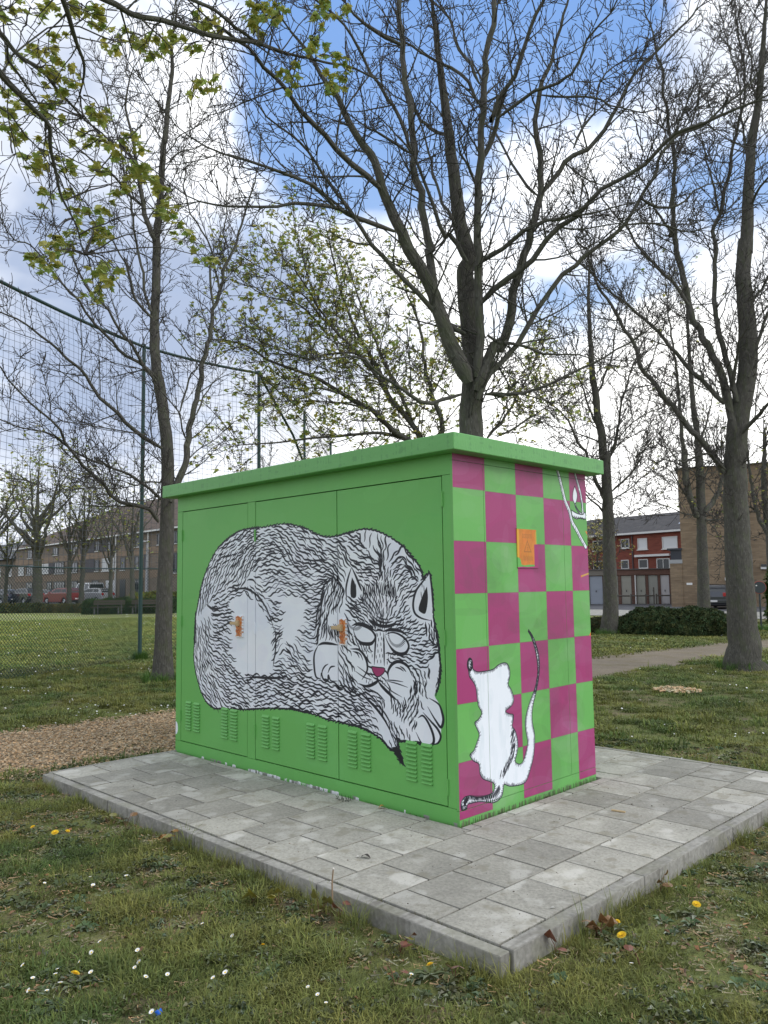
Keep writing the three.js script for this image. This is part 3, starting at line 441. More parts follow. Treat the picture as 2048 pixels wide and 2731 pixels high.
  const [fx, fy] = PAINT.leg[0]; g.strokeStyle = INK; g.lineWidth = 0.006; for (let i = 0; i < 4; i++) { g.beginPath(); g.ellipse(fx + (i - 1.5) * 0.012, fy - 0.012, 0.007, 0.014, 0, 0, 7); g.stroke(); }
  const ha = smoothed(PAINT.haunch, 9); for (const [x, y] of ha) for (let k = 0; k < 2; k++) { const q = x - 0.045 * r(), z = y + 0.03 * (r() - 0.5); brush(g, [[q + 0.006, z + 0.02], [q, z], [q - 0.012, z - 0.018]], 0.0055); }
  const [nx, ny] = PAINT.muzzle[0]; g.fillStyle = INK; g.beginPath(); g.ellipse(nx, ny, 0.031, 0.045, 0, 0, 7); g.fill(); g.strokeStyle = '#d8dce4'; g.lineWidth = 0.003; for (let i = 0; i < 7; i++) { g.beginPath(); g.ellipse(nx + (r() - 0.5) * 0.02, ny + (r() - 0.5) * 0.035, 0.004 + r() * 0.007, 0.006 + r() * 0.012, r(), 0, 4); g.stroke(); }
  // white threads, a leaf and a hand at the top corner
  const cord = (pts, w) => { const s = smoothed(pts, 8); g.lineCap = 'round'; trace(g, s); g.strokeStyle = INK; g.lineWidth = w + 0.012; g.stroke(); trace(g, s); g.strokeStyle = '#e9eef4'; g.lineWidth = w; g.stroke(); for (let i = 2; i < s.length - 2; i += 1) if (r() < 0.6) { const [x, y] = s[i]; brush(g, [[x - w * 0.5, y + 0.014], [x - w * 0.1, y], [x - w * 0.45, y - 0.012]], 0.005); } };
  cord(PAINT.strand, 0.028); cord(PAINT.thread, 0.02); cord(PAINT.sprig, 0.01);
  for (const q of [PAINT.leaf, PAINT.hand]) { trace(g, smoothed([...q, q[0]], 4)); g.fillStyle = '#e9eef4'; g.fill(); g.strokeStyle = INK; g.lineWidth = 0.007; g.stroke(); }
  for (let i = 0; i < 6; i++) { g.beginPath(); g.ellipse(1.45 + i * 0.028, 2.108 - i * 0.002, 0.013, 0.012, 0, Math.PI, 2 * Math.PI); g.lineWidth = 0.006; g.strokeStyle = INK; g.stroke(); }
  // mortar and earth splashed along the foot
  for (let i = 0; i < 260; i++) { g.fillStyle = ['#55573d', '#6d6f5a', '#3f4a33'][i % 3]; g.globalAlpha = 0.75; const x = r() * SW, h = 0.004 + 0.02 * r() * r(); g.fillRect(x, FY0 - 0.002, 0.002 + 0.006 * r(), h + 0.006); } g.globalAlpha = 1;
  return canvasTex(c);
}
const paintBump = tex(512, 512, grey((u, v) => 0.6 * tf(u, v, 10, 4) + 0.4 * tv2(u * 200, v * 60, 200, 60)), false);
const frontMat = std({ map: paintFront(), bumpMap: paintBump, bumpScale: 0.0006, roughness: 0.48 });
const sideMat = std({ map: paintSide(), bumpMap: paintBump, bumpScale: 0.0006, roughness: 0.48 });
const greenMat = std({ color: new THREE.Color(GREEN), bumpMap: paintBump, bumpScale: 0.0012, roughness: 0.45 });
const roofMat = std({ map: tex(1024, 256, (u, v) => { const a = tf(u, v, 12, 4), d = sstep(0.62, 0.75, tv2(u * 140, v * 3, 140, 3) * 0.5 + 0.5 * tf(u, v, 30, 3)); return mix3([0.11 + 0.02 * a, 0.345 + 0.04 * a, 0.088 + 0.02 * a], [0.06, 0.2, 0.06], d * 0.4); }, true, [0.5, 2]), bumpMap: paintBump, bumpScale: 0.0012, roughness: 0.42 });
const darkMat = plain(0.012, 0.02, 0.012);
function frontUV(g) { const p = g.attributes.position, uv = g.attributes.uv; for (let i = 0; i < p.count; i++) uv.setXY(i, (p.getX(i) - FX0) / FW, (p.getY(i) - FY0) / FH); return g; }
function sideUV(g) { const p = g.attributes.position, n = g.attributes.normal, uv = g.attributes.uv; for (let i = 0; i < p.count; i++) n.getX(i) > 0.5 ? uv.setXY(i, -p.getZ(i) / SW, (p.getY(i) - FY0) / FH) : uv.setXY(i, 0.4, 0.006); return g; }

const cabinet = thing('utility_cabinet', 'green metal utility cabinet painted with a sleeping cat and a chequered mouse side', 'cabinet', [-1.708, HS, -0.818]);
{
  const D = 0.03, X0 = FX0, F = (x0, x1, y0, y1, z1 = 0) => frontUV(box(x0, x1, y0, y1, -D, z1)), r = rng(3);
  wpart(cabinet, 'inner_shell', box(X0 + 0.004, -0.022, HS - 0.02, 2.44, -1.632, -D - 0.004), greenMat);
  wpart(cabinet, 'base_rail', F(X0, -0.02, HS - 0.02, 0.1835), frontMat);
  wpart(cabinet, 'top_rail', F(X0, -0.02, 2.309, 2.445), frontMat);
  for (const [a, b] of [[X0, -3.329], [-2.272, -2.166], [-0.0895, -0.02]]) wpart(cabinet, 'corner_post', F(a, b, 0.1865, 2.306), frontMat);
  const S = (z0, z1, y0, y1) => sideUV(box(-0.0195, 0, y0, y1, z0, z1));
  wpart(cabinet, 'side_panel', S(-0.319, 0, 0.1765, 2.399), sideMat); wpart(cabinet, 'side_panel', S(-1.295, -0.322, 0.1765, 2.399), sideMat); wpart(cabinet, 'side_panel', S(-1.636, -1.298, 0.1765, 2.399), sideMat);
  wpart(cabinet, 'side_base_rail', S(-1.636, 0, HS - 0.02, 0.1735), sideMat); wpart(cabinet, 'side_top_rail', S(-1.636, 0, 2.402, 2.445), sideMat);
  wpart(cabinet, 'back_panel', box(X0, -0.02, HS - 0.02, 2.445, -1.636, -1.6325), greenMat); wpart(cabinet, 'end_panel', box(X0 - 0.003, X0 - 0.0005, HS - 0.02, 2.445, -1.636, -0.001), greenMat);
  wpart(cabinet, 'roof', rbox(-3.521, 0.107, 2.4455, 2.5585, -1.744, 0.108, 0.007, 2), roofMat);
  wpart(cabinet, 'roof_crown', (() => { const s = new Shape3(), a = [-3.40, 2.559, -0.01], b = [-0.01, 2.559, -0.01], c = [-0.01, 2.559, -1.62], d = [-3.4, 2.559, -1.62], e = [-2.6, 2.575, -0.82], f = [-0.8, 2.575, -0.82]; s.quad(a, b, f, e).quad(c, d, e, f).tri(b, c, f).tri(d, a, e); return s.build(); })(), roofMat);
  // doors: pressed louvres low down, a lock plate with a lever
  const louvre = (w) => { const s = new Shape3(), h = 0.0105, o = 0.0135, e = 0.008; const A = [-w / 2, h, 0], B = [w / 2, h, 0], C = [w / 2 - e * 0.3, -h * 0.5, o], E = [-w / 2 + e * 0.3, -h * 0.5, o], Cd = [w / 2 - e * 0.3, -h, o * 0.8], Ed = [-w / 2 + e * 0.3, -h, o * 0.8], G = [w / 2, -h * 0.6, 0], K = [-w / 2, -h * 0.6, 0]; s.quad(E, C, B, A).quad(Ed, Cd, C, E).tri(A, K, E).tri(C, G, B).quad(K, G, Cd, Ed); return s.build(); };
  const lockTex = (() => { const [c, g] = canvas(96, 192), q = rng(8); g.fillStyle = '#b5622c'; g.fillRect(0, 0, 96, 192); for (let i = 0; i < 150; i++) { g.fillStyle = ['#d9812f', '#8d4523', '#c9b9a8', '#e6e3dc', '#a65a2c', '#e08a3c'][Math.floor(q() * 6)]; g.globalAlpha = 0.5; g.beginPath(); g.ellipse(q() * 96, q() * 192, 3 + q() * 14, 3 + q() * 10, q() * 3, 0, 7); g.fill(); } g.globalAlpha = 1; g.fillStyle = '#e4e8ea'; for (let i = 0; i < 46; i++) { const e = q() * 4 | 0, t = q(); g.beginPath(); g.ellipse(e < 2 ? e * 96 : t * 96, e < 2 ? t * 192 : (e - 2) * 192, 4 + q() * 8, 4 + q() * 9, 0, 0, 7); g.fill(); } return canvasTex(c); })();
  const lockMat = std({ map: lockTex, roughness: 0.6, bumpMap: paintBump, bumpScale: 0.002 }), leverMat = plain(0.50, 0.36, 0.19, { roughness: 0.55 }), whitePaint = std({ color: new THREE.Color(WHITE), roughness: 0.5 });
  const doors = [
    { x0: -3.3225, x1: -2.278, cols: [[-3.235, -3.146], [-3.1, -3.003], [-2.652, -2.558], [-2.518, -2.417]], lock: [-2.434, -2.334, 1.166, 1.347], lever: [-2.482, -2.375], hinges: [[-3.3285, 0.42], [-3.3285, 1.28], [-3.3285, 2.08]] },
    { x0: -2.159, x1: -1.1385, cols: [[-2.065, -1.971], [-1.926, -1.838], [-1.495, -1.403], [-1.36, -1.263]], hinges: [[-2.1645, 0.42], [-2.1645, 1.25], [-2.1645, 2.02]] },
    { x0: -1.1295, x1: -0.0975, cols: [[-1.028, -0.934], [-0.89, -0.794], [-0.45, -0.354], [-0.312, -0.218]], lock: [-1.105, -1.031, 1.158, 1.35], lever: [-1.165, -1.067], hinges: [[-0.0915, 0.31], [-0.0915, 1.25], [-0.0915, 2.15]] },
  ];
  for (const d of doors) {
    const door = wpart(cabinet, 'door', F(d.x0, d.x1, 0.192, 2.3005, -0.001), frontMat), o = [door.parent.position.x, door.parent.position.y, door.parent.position.z];
    for (const [a, b] of d.cols) { const geo = louvre(b - a); for (let k = 0; k < 10; k++) { const l = part(door, 'louvre', geo, greenMat); l.position.set((a + b) / 2 - o[0], 0.547 - k * 0.0265 - o[1], 0.0005 - 0.001 - o[2]); } }
    const sub = (n, g, m) => part(door, n, g.translate(-o[0], -o[1], -o[2]), m);
    if (d.lock) {
      const [a, b, y0, y1] = d.lock, pl = rbox(a, b, y0, y1, -0.002, 0.012, 0.003, 1), p = pl.attributes.position, uv = pl.attributes.uv; for (let i = 0; i < p.count; i++) uv.setXY(i, (p.getX(i) - a) / (b - a), (p.getY(i) - y0) / (y1 - y0)); sub('lock_plate', pl, lockMat);
      sub('lock_lever', mergeGeometries([rbox(d.lever[0], d.lever[1], 1.272, 1.298, 0.022, 0.04, 0.004, 1), rbox(d.lever[1] - 0.035, d.lever[1] + 0.005, 1.262, 1.31, 0.010, 0.036, 0.004, 1)]), leverMat);
    }
    for (const [x, y] of d.hinges) sub('hinge', new THREE.CylinderGeometry(0.009, 0.009, 0.1, 10).translate(x, y, 0.004), y > 1 && y < 2 && x < -2 && x > -3 ? whitePaint : greenMat);
  }
  // orange sign plate on the chequered side, paint smeared over its lower edge
  const [c, g] = canvas(256, 288), q = rng(12); g.fillStyle = '#d2792f'; g.fillRect(0, 0, 256, 288);
  for (let i = 0; i < 120; i++) { g.globalAlpha = 0.16; g.fillStyle = ['#e58a45', '#b5702e', '#c98a35'][i % 3]; g.beginPath(); g.ellipse(q() * 256, q() * 288, 6 + q() * 30, 10 + q() * 50, 0, 0, 7); g.fill(); } g.globalAlpha = 1;
  g.fillStyle = '#d9a234'; g.fillRect(0, 10, 22, 200); g.fillStyle = '#c4a23e'; g.fillRect(226, 20, 12, 95);
  g.strokeStyle = '#8a5a33'; g.globalAlpha = 0.6; g.lineWidth = 7; trace(g, [[122, 92], [84, 170], [168, 170]]); g.closePath(); g.stroke(); g.lineWidth = 3; trace(g, [[126, 116], [116, 142], [132, 140], [122, 162]]); g.stroke();
  for (let i = 0; i < 6; i++) { g.strokeRect(66 + i * 20, 44, 11, 26); } for (let i = 0; i < 12; i++) { g.fillStyle = '#8a5a33'; g.fillRect(70 + i * 10 + q() * 4, 196 + (i % 3) * 4, 4, 34); } g.globalAlpha = 1;
  g.fillStyle = GREEN; trace(g, [[0, 210], [22, 214], [34, 226], [46, 262], [80, 268], [140, 262], [205, 262], [205, 288], [0, 288]]); g.fill(); g.fillRect(238, 0, 18, 112); g.fillStyle = GREEN; g.fillRect(0, 0, 256, 8);
  g.fillStyle = PINK; trace(g, [[208, 116], [256, 112], [256, 288], [0, 288], [0, 282], [60, 276], [110, 280], [206, 274]]); g.fill();
  const pl = rbox(-0.0005, 0.007, 1.699, 1.985, -0.939, -0.684, 0.002, 1), p = pl.attributes.position, uv = pl.attributes.uv; for (let i = 0; i < p.count; i++) uv.setXY(i, (-0.684 - p.getZ(i)) / 0.255, (p.getY(i) - 1.699) / 0.286);
  wpart(cabinet, 'sign_plate', pl, std({ map: canvasTex(c), roughness: 0.6 })).userData.label = 'orange warning plate, partly painted over';
}
// ---------------------------------------------------------------- trees: main limbs at their real places, branches and twigs grown on them
const limb = (a) => { const o = []; for (let i = 0; i < a.length; i += 4) o.push([a[i], a[i + 1], a[i + 2], a[i + 3]]); return o; };
const TRACED = {
  left: [
    limb([-9.07,-0.05,-3.05,0.150,-9.08,0.25,-3.06,0.147,-9.11,1.35,-3.08,0.134,-9.14,2.95,-3.14,0.116,-9.18,4.02,-3.15,0.106,-9.21,4.36,-3.12,0.103,-9.25,4.76,-3.08,0.099,-9.29,5.16,-3.04,0.095,-9.33,5.56,-2.99,0.091,-9.36,6.03,-2.97,0.087,-9.37,6.47,-2.97,0.082,-9.38,6.91,-2.99,0.078,-9.39,7.36,-3.01,0.074,-9.40,7.75,-3.00,0.070,-9.41,7.87,-3.00,0.069,-9.40,8.24,-3.04,0.066,-9.40,8.70,-3.07,0.061,-9.41,9.16,-3.09,0.057,-9.40,9.48,-3.11,0.054,-9.40,9.86,-3.15,0.050,-9.39,10.30,-3.18,0.046,-9.38,10.88,-3.23,0.040,-9.38,11.33,-3.27,0.035,-9.40,11.72,-3.26,0.031,-9.39,12.11,-3.30,0.026]),
    limb([-9.26,7.80,-2.91,0.050,-9.27,7.92,-2.83,0.048,-9.26,8.10,-2.74,0.046,-9.24,8.35,-2.65,0.042,-9.17,8.87,-2.53,0.035,-9.11,9.32,-2.40,0.028,-9.07,9.74,-2.27,0.022,-9.03,10.05,-2.18,0.017,-8.94,10.37,-2.19,0.012,-8.90,10.45,-2.21,0.011,-8.80,10.69,-2.28,0.007]),
    limb([-9.37,8.39,-2.72,0.027,-9.30,8.44,-2.54,0.026,-9.26,8.46,-2.40,0.024,-9.13,8.56,-2.13,0.021,-9.05,8.59,-1.92,0.019,-8.90,8.64,-1.54,0.015,-8.73,8.68,-1.20,0.012,-8.60,8.70,-0.94,0.009,-8.44,8.72,-0.65,0.006]),
    limb([-9.03,3.07,-3.13,0.063,-9.04,3.45,-3.30,0.060,-9.04,3.75,-3.42,0.058,-9.09,4.16,-3.51,0.055,-9.14,4.49,-3.57,0.053,-9.18,4.95,-3.69,0.049,-9.21,5.43,-3.82,0.046,-9.26,5.91,-3.93,0.043,-9.27,6.33,-4.07,0.040,-9.32,6.86,-4.18,0.036,-9.33,7.24,-4.30,0.033,-9.36,7.75,-4.44,0.029,-9.33,8.25,-4.65,0.025,-9.33,8.65,-4.78,0.022,-9.34,9.53,-5.05,0.016,-9.33,10.10,-5.23,0.011]),
    limb([-9.16,6.79,-4.07,0.024,-9.23,7.20,-4.05,0.022,-9.29,7.79,-4.07,0.019,-9.27,7.79,-4.11,0.019,-9.37,8.18,-4.05,0.017,-9.54,8.59,-3.88,0.015,-9.66,8.95,-3.77,0.013,-9.72,9.21,-3.73,0.012,-9.75,9.61,-3.77,0.010,-9.84,10.08,-3.72,0.008]),
    limb([-9.27,7.21,-4.26,0.021,-9.41,7.63,-4.27,0.019,-9.54,8.05,-4.28,0.017,-9.48,8.09,-4.49,0.016,-9.59,8.64,-4.58,0.014,-9.74,9.40,-4.71,0.011,-9.86,10.05,-4.83,0.008]),
    limb([-9.15,5.17,-2.91,0.032,-9.15,5.46,-2.63,0.029,-9.13,5.74,-2.41,0.026,-9.13,5.90,-2.23,0.024,-9.09,6.24,-1.96,0.021,-9.08,6.44,-1.70,0.019,-9.04,6.72,-1.46,0.016,-8.99,6.99,-1.28,0.013,-8.97,7.08,-1.21,0.012,-8.93,7.29,-1.01,0.010,-8.84,7.60,-0.87,0.007,-8.81,7.72,-0.80,0.006]),
    limb([-9.16,5.28,-2.89,0.032,-9.16,5.50,-2.55,0.029,-9.16,5.59,-2.31,0.027,-9.14,5.79,-1.99,0.024,-9.08,6.08,-1.63,0.021,-9.01,6.38,-1.25,0.018,-8.94,6.61,-0.98,0.015,-8.87,6.79,-0.71,0.012,-8.83,6.87,-0.50,0.011,-8.82,6.84,-0.35,0.010,-8.74,7.02,-0.13,0.007]),
    limb([-9.10,4.01,-3.00,0.040,-9.12,4.19,-2.63,0.037,-9.11,4.42,-2.28,0.033,-9.09,4.66,-1.90,0.030,-9.04,4.88,-1.69,0.027,-8.99,5.10,-1.50,0.024,-8.96,5.23,-1.25,0.022,-8.93,5.34,-1.06,0.020,-8.88,5.51,-0.74,0.017,-8.83,5.64,-0.46,0.014,-8.78,5.67,-0.14,0.011,-8.72,5.73,0.14,0.009]),
    limb([-9.10,3.11,-2.99,0.026,-9.07,3.27,-2.77,0.025,-9.05,3.37,-2.57,0.024,-9.02,3.52,-2.26,0.022,-8.99,3.61,-2.01,0.021,-8.94,3.71,-1.70,0.019,-8.82,3.61,-1.77,0.018,-8.73,3.76,-1.21,0.015,-8.64,3.91,-0.88,0.013,-8.54,3.94,-0.44,0.011,-8.43,4.01,-0.07,0.009,-8.32,4.07,0.22,0.008]),
    limb([-9.12,2.72,-2.96,0.037,-9.08,2.84,-2.86,0.036,-9.05,2.93,-2.75,0.035,-9.04,2.99,-2.49,0.033,-9.02,3.01,-2.23,0.031,-8.99,3.09,-2.06,0.030,-8.94,3.22,-1.88,0.028,-8.87,3.40,-1.62,0.026,-8.77,3.60,-1.39,0.024,-8.70,3.74,-1.20,0.022,-8.55,4.03,-0.96,0.019,-8.43,4.21,-0.62,0.016,-8.25,4.44,-0.21,0.013,-8.07,4.67,0.07,0.010,-7.94,4.79,0.33,0.008]),
    limb([-9.11,3.41,-2.98,0.020,-9.04,3.37,-2.69,0.016,-8.97,3.28,-2.45,0.012,-8.92,3.31,-2.28,0.010,-8.86,3.34,-2.09,0.007,-8.79,3.31,-1.86,0.004]),
    limb([-8.64,3.15,-1.70,0.009,-8.61,3.14,-1.50,0.008,-8.55,3.09,-1.21,0.006,-8.48,3.07,-0.92,0.004,-8.42,3.03,-0.70,0.004]),
    limb([-8.86,4.16,-2.61,0.015,-8.88,4.17,-2.22,0.012,-8.89,4.19,-1.79,0.009,-8.89,4.20,-1.42,0.006,-8.88,4.21,-1.17,0.004]),
    limb([-9.28,6.36,-2.87,0.029,-9.29,6.54,-2.63,0.026,-9.28,6.68,-2.53,0.023,-9.22,6.99,-2.38,0.019,-9.18,7.18,-2.29,0.016,-9.13,7.53,-2.01,0.011,-9.12,7.65,-1.86,0.008]),
    limb([-9.29,6.48,-2.86,0.026,-9.37,6.77,-2.79,0.025,-9.44,7.16,-2.76,0.024,-9.52,7.59,-2.73,0.022,-9.52,7.53,-2.74,0.022,-9.65,8.21,-2.67,0.020,-9.74,8.74,-2.64,0.018,-9.85,9.30,-2.57,0.016,-9.97,9.90,-2.49,0.013,-10.08,10.40,-2.41,0.011,-10.18,10.84,-2.33,0.009,-10.24,11.23,-2.29,0.008]),
    limb([-8.79,4.10,-3.33,0.019,-8.75,4.33,-3.18,0.016,-8.67,4.61,-3.08,0.013,-8.66,4.83,-2.79,0.010,-8.64,5.01,-2.58,0.008]),
    limb([-9.21,4.74,-3.41,0.019,-9.25,5.12,-3.52,0.017,-9.25,5.44,-3.67,0.015,-9.24,5.66,-3.79,0.013,-9.42,5.95,-3.66,0.011,-9.66,6.29,-3.46,0.008,-9.83,6.61,-3.33,0.005]),
    limb([-8.98,4.67,-3.60,0.021,-9.08,5.07,-3.82,0.015,-9.11,5.32,-4.01,0.011,-9.12,5.47,-4.17,0.008,-9.21,5.64,-4.17,0.005]),
    limb([-9.46,9.40,-3.18,0.014,-9.50,9.76,-3.50,0.012,-9.51,10.05,-3.91,0.010,-9.57,10.53,-4.23,0.008,-9.59,10.88,-4.50,0.006]),
    limb([-9.47,9.52,-3.15,0.014,-9.54,10.07,-3.52,0.012,-9.57,10.57,-3.94,0.009,-9.68,11.40,-4.37,0.006]),
    limb([-9.50,9.88,-3.10,0.011,-9.65,10.22,-3.02,0.009,-9.84,10.64,-2.92,0.007,-9.96,10.99,-2.88,0.006])
  ],
  centre: [
    limb([-2.40,0.06,-3.04,0.213,-2.44,1.39,-3.13,0.180,-2.46,3.28,-3.28,0.140,-2.47,3.61,-3.30,0.133,-2.46,3.90,-3.33,0.128,-2.45,4.13,-3.37,0.123,-2.48,4.44,-3.36,0.117,-2.50,4.66,-3.36,0.113,-2.54,5.02,-3.36,0.106,-2.57,5.39,-3.37,0.099,-2.53,5.47,-3.41,0.097,-2.62,5.92,-3.37,0.088,-2.66,6.25,-3.37,0.082,-2.72,6.82,-3.36,0.070,-2.75,7.10,-3.36,0.064,-2.80,7.52,-3.35,0.055,-2.88,8.23,-3.33,0.040,-2.94,8.78,-3.33,0.027,-2.97,9.15,-3.33,0.018,-2.99,9.44,-3.33,0.011]),
    limb([-2.33,3.89,-3.10,0.097,-2.39,4.17,-2.99,0.091,-2.46,4.46,-2.87,0.085,-2.50,4.82,-2.75,0.079,-2.55,5.10,-2.65,0.073,-2.63,5.31,-2.52,0.068,-2.69,5.54,-2.41,0.064,-2.75,5.80,-2.29,0.058,-2.78,6.04,-2.19,0.053,-2.82,6.37,-2.08,0.046,-2.88,6.59,-1.95,0.041,-2.97,6.89,-1.77,0.034,-3.03,7.17,-1.63,0.027,-3.09,7.36,-1.49,0.022,-3.17,7.58,-1.33,0.016,-3.21,7.70,-1.22,0.012]),
    limb([-2.55,4.94,-2.78,0.051,-2.60,5.22,-2.79,0.049,-2.66,5.52,-2.79,0.048,-2.64,5.48,-2.81,0.048,-2.68,5.70,-2.81,0.047,-2.77,6.21,-2.81,0.045,-2.84,6.59,-2.81,0.043,-2.89,7.01,-2.83,0.041,-2.94,7.48,-2.85,0.039,-3.00,7.83,-2.85,0.037,-3.05,8.12,-2.85,0.036,-3.09,8.44,-2.86,0.034,-3.14,8.81,-2.87,0.033,-3.17,9.18,-2.90,0.031]),
    limb([-2.26,3.95,-3.15,0.054,-2.21,4.34,-3.15,0.052,-2.18,4.73,-3.13,0.049,-2.15,5.11,-3.11,0.047,-2.15,5.27,-3.09,0.047,-2.12,5.75,-3.06,0.044,-2.06,6.33,-3.04,0.041,-2.01,6.81,-3.03,0.038,-1.96,7.20,-3.03,0.036,-1.90,7.58,-3.03,0.034,-1.82,8.00,-3.04,0.031,-1.79,8.25,-3.04,0.029,-1.75,8.48,-3.04,0.028]),
    limb([-2.27,3.79,-3.15,0.064,-2.22,3.99,-3.22,0.062,-2.12,4.40,-3.36,0.059,-2.11,4.29,-3.38,0.057,-2.05,4.53,-3.46,0.055,-2.00,4.93,-3.55,0.052,-1.94,5.30,-3.65,0.048,-1.87,5.66,-3.74,0.045,-1.85,5.79,-3.77,0.044,-1.79,6.11,-3.85,0.041,-1.78,6.37,-3.89,0.039,-1.83,6.79,-3.91,0.035,-1.86,7.20,-3.94,0.031,-1.82,7.70,-4.03,0.027,-1.75,7.99,-4.11,0.023,-1.67,8.37,-4.21,0.019,-1.59,8.79,-4.30,0.014,-1.55,9.06,-4.36,0.011]),
    limb([-2.25,3.69,-3.16,0.036,-2.20,3.91,-3.23,0.035,-2.11,4.11,-3.33,0.034,-2.20,3.97,-3.29,0.033,-2.02,4.24,-3.47,0.032,-1.83,4.60,-3.66,0.030,-1.62,5.09,-3.86,0.028,-1.41,5.34,-4.04,0.026,-1.16,5.56,-4.23,0.024,-1.01,5.69,-4.34,0.023,-0.84,6.06,-4.48,0.021,-0.67,6.35,-4.60,0.019,-0.64,6.54,-4.63,0.018,-0.51,6.70,-4.72,0.017,-0.27,6.82,-4.86,0.015,-0.02,6.99,-5.00,0.013,0.24,7.22,-5.14,0.011,0.37,7.50,-5.22,0.009]),
    limb([-2.22,4.81,-3.19,0.038,-2.03,4.98,-3.26,0.036,-2.06,4.94,-3.23,0.035,-1.83,5.10,-3.32,0.033,-1.59,5.25,-3.41,0.031,-1.30,5.52,-3.49,0.029,-1.17,5.58,-3.54,0.028,-0.95,5.75,-3.59,0.025,-0.57,5.93,-3.68,0.022,-0.26,6.09,-3.74,0.019,-0.12,6.15,-3.76,0.018,0.16,6.20,-3.81,0.016,0.41,6.21,-3.84,0.014,0.72,6.23,-3.86,0.011]),
    limb([-2.19,5.32,-3.21,0.029,-2.05,5.37,-3.25,0.028,-1.89,5.43,-3.29,0.026,-1.87,5.44,-3.29,0.026,-1.56,5.60,-3.36,0.022,-1.27,5.60,-3.42,0.019,-1.12,5.61,-3.45,0.018]),
    limb([-2.40,3.76,-3.04,0.028,-2.47,3.68,-2.81,0.025,-2.53,3.61,-2.57,0.022,-2.58,3.68,-2.34,0.020,-2.59,3.77,-2.17,0.018,-2.62,3.88,-1.91,0.014,-2.62,4.00,-1.67,0.012,-2.67,3.90,-1.33,0.008,-2.69,3.84,-1.08,0.006]),
    limb([-2.35,4.47,-3.08,0.035,-2.43,4.56,-2.92,0.033,-2.53,4.76,-2.66,0.030,-2.60,4.96,-2.44,0.028,-2.68,5.15,-2.18,0.025,-2.74,5.31,-1.98,0.023,-2.77,5.50,-1.78,0.021,-2.77,5.56,-1.73,0.020,-2.78,5.74,-1.57,0.018,-2.81,5.91,-1.38,0.016,-2.83,6.08,-1.16,0.013,-2.85,6.19,-1.00,0.012,-2.87,6.29,-0.82,0.010,-2.89,6.39,-0.62,0.008,-2.89,6.49,-0.48,0.006]),
    limb([-2.67,5.55,-2.26,0.028,-2.76,5.59,-1.95,0.025,-2.81,5.61,-1.72,0.023,-2.85,5.65,-1.53,0.021,-2.89,5.62,-1.35,0.020,-2.94,5.56,-1.04,0.017,-2.95,5.48,-0.90,0.016,-2.99,5.39,-0.59,0.013,-3.01,5.29,-0.24,0.010,-3.00,5.24,0.05,0.008]),
    limb([-2.76,6.02,-2.18,0.036,-2.80,6.19,-1.87,0.033,-2.85,6.32,-1.56,0.029,-2.86,6.44,-1.33,0.027,-2.87,6.53,-1.08,0.024,-2.85,6.64,-0.89,0.022,-2.84,6.72,-0.75,0.021,-2.83,6.78,-0.55,0.019,-2.80,6.86,-0.37,0.017,-2.80,6.87,-0.21,0.015,-2.79,6.90,-0.08,0.014,-2.78,6.89,0.07,0.012]),
    limb([-2.61,5.49,-1.32,0.020,-2.66,5.64,-1.14,0.019,-2.75,5.73,-0.88,0.016,-2.83,5.77,-0.66,0.015,-2.89,5.78,-0.45,0.013,-2.96,5.78,-0.21,0.011,-2.83,5.72,-0.30,0.010,-2.88,5.72,-0.11,0.009,-2.93,5.75,0.12,0.007,-2.95,5.85,0.35,0.005]),
    limb([-2.87,6.76,-2.77,0.027,-2.84,7.03,-2.63,0.025,-2.85,7.26,-2.47,0.023,-2.89,7.32,-2.37,0.022,-2.91,7.45,-2.26,0.021,-2.93,7.52,-2.17,0.020,-2.94,7.79,-1.94,0.017,-2.97,7.94,-1.77,0.015,-3.02,8.04,-1.58,0.014,-3.06,8.13,-1.41,0.012]),
    limb([-2.86,6.74,-2.77,0.018,-2.86,6.78,-2.50,0.016,-2.85,6.79,-2.23,0.014]),
    limb([-2.71,7.06,-3.31,0.028,-2.93,7.30,-3.33,0.024,-3.11,7.47,-3.34,0.021,-3.26,7.66,-3.36,0.019]),
    limb([-2.19,7.28,-3.21,0.022,-2.30,7.54,-3.20,0.021,-2.40,7.73,-3.17,0.019,-2.60,7.88,-3.09,0.018,-2.77,8.06,-3.01,0.016,-2.93,8.19,-2.94,0.014,-3.04,8.28,-2.88,0.013]),
    limb([-3.01,8.21,-2.77,0.031,-3.08,8.28,-2.61,0.027,-3.13,8.32,-2.49,0.023,-3.19,8.36,-2.34,0.019,-3.24,8.42,-2.20,0.015,-3.25,8.51,-2.10,0.012]),
    limb([-2.11,7.45,-3.15,0.022,-2.27,7.78,-3.14,0.020,-2.45,8.18,-3.15,0.017,-2.61,8.61,-3.16,0.014,-2.75,8.85,-3.14,0.012]),
    limb([-2.53,5.85,-3.20,0.021,-2.72,6.21,-3.19,0.018,-2.89,6.61,-3.20,0.016,-3.01,7.00,-3.25,0.013,-3.18,7.55,-3.29,0.009]),
    limb([-2.32,5.33,-3.11,0.032,-2.36,5.46,-3.02,0.030,-2.43,5.62,-2.89,0.027,-2.43,5.55,-2.86,0.026,-2.47,5.86,-2.70,0.022,-2.49,6.25,-2.53,0.017,-2.50,6.47,-2.43,0.014]),
    limb([-2.15,6.19,-3.12,0.019,-2.16,6.29,-2.99,0.016,-2.14,6.42,-2.87,0.014,-2.12,6.55,-2.76,0.012,-1.96,6.64,-2.75,0.009]),
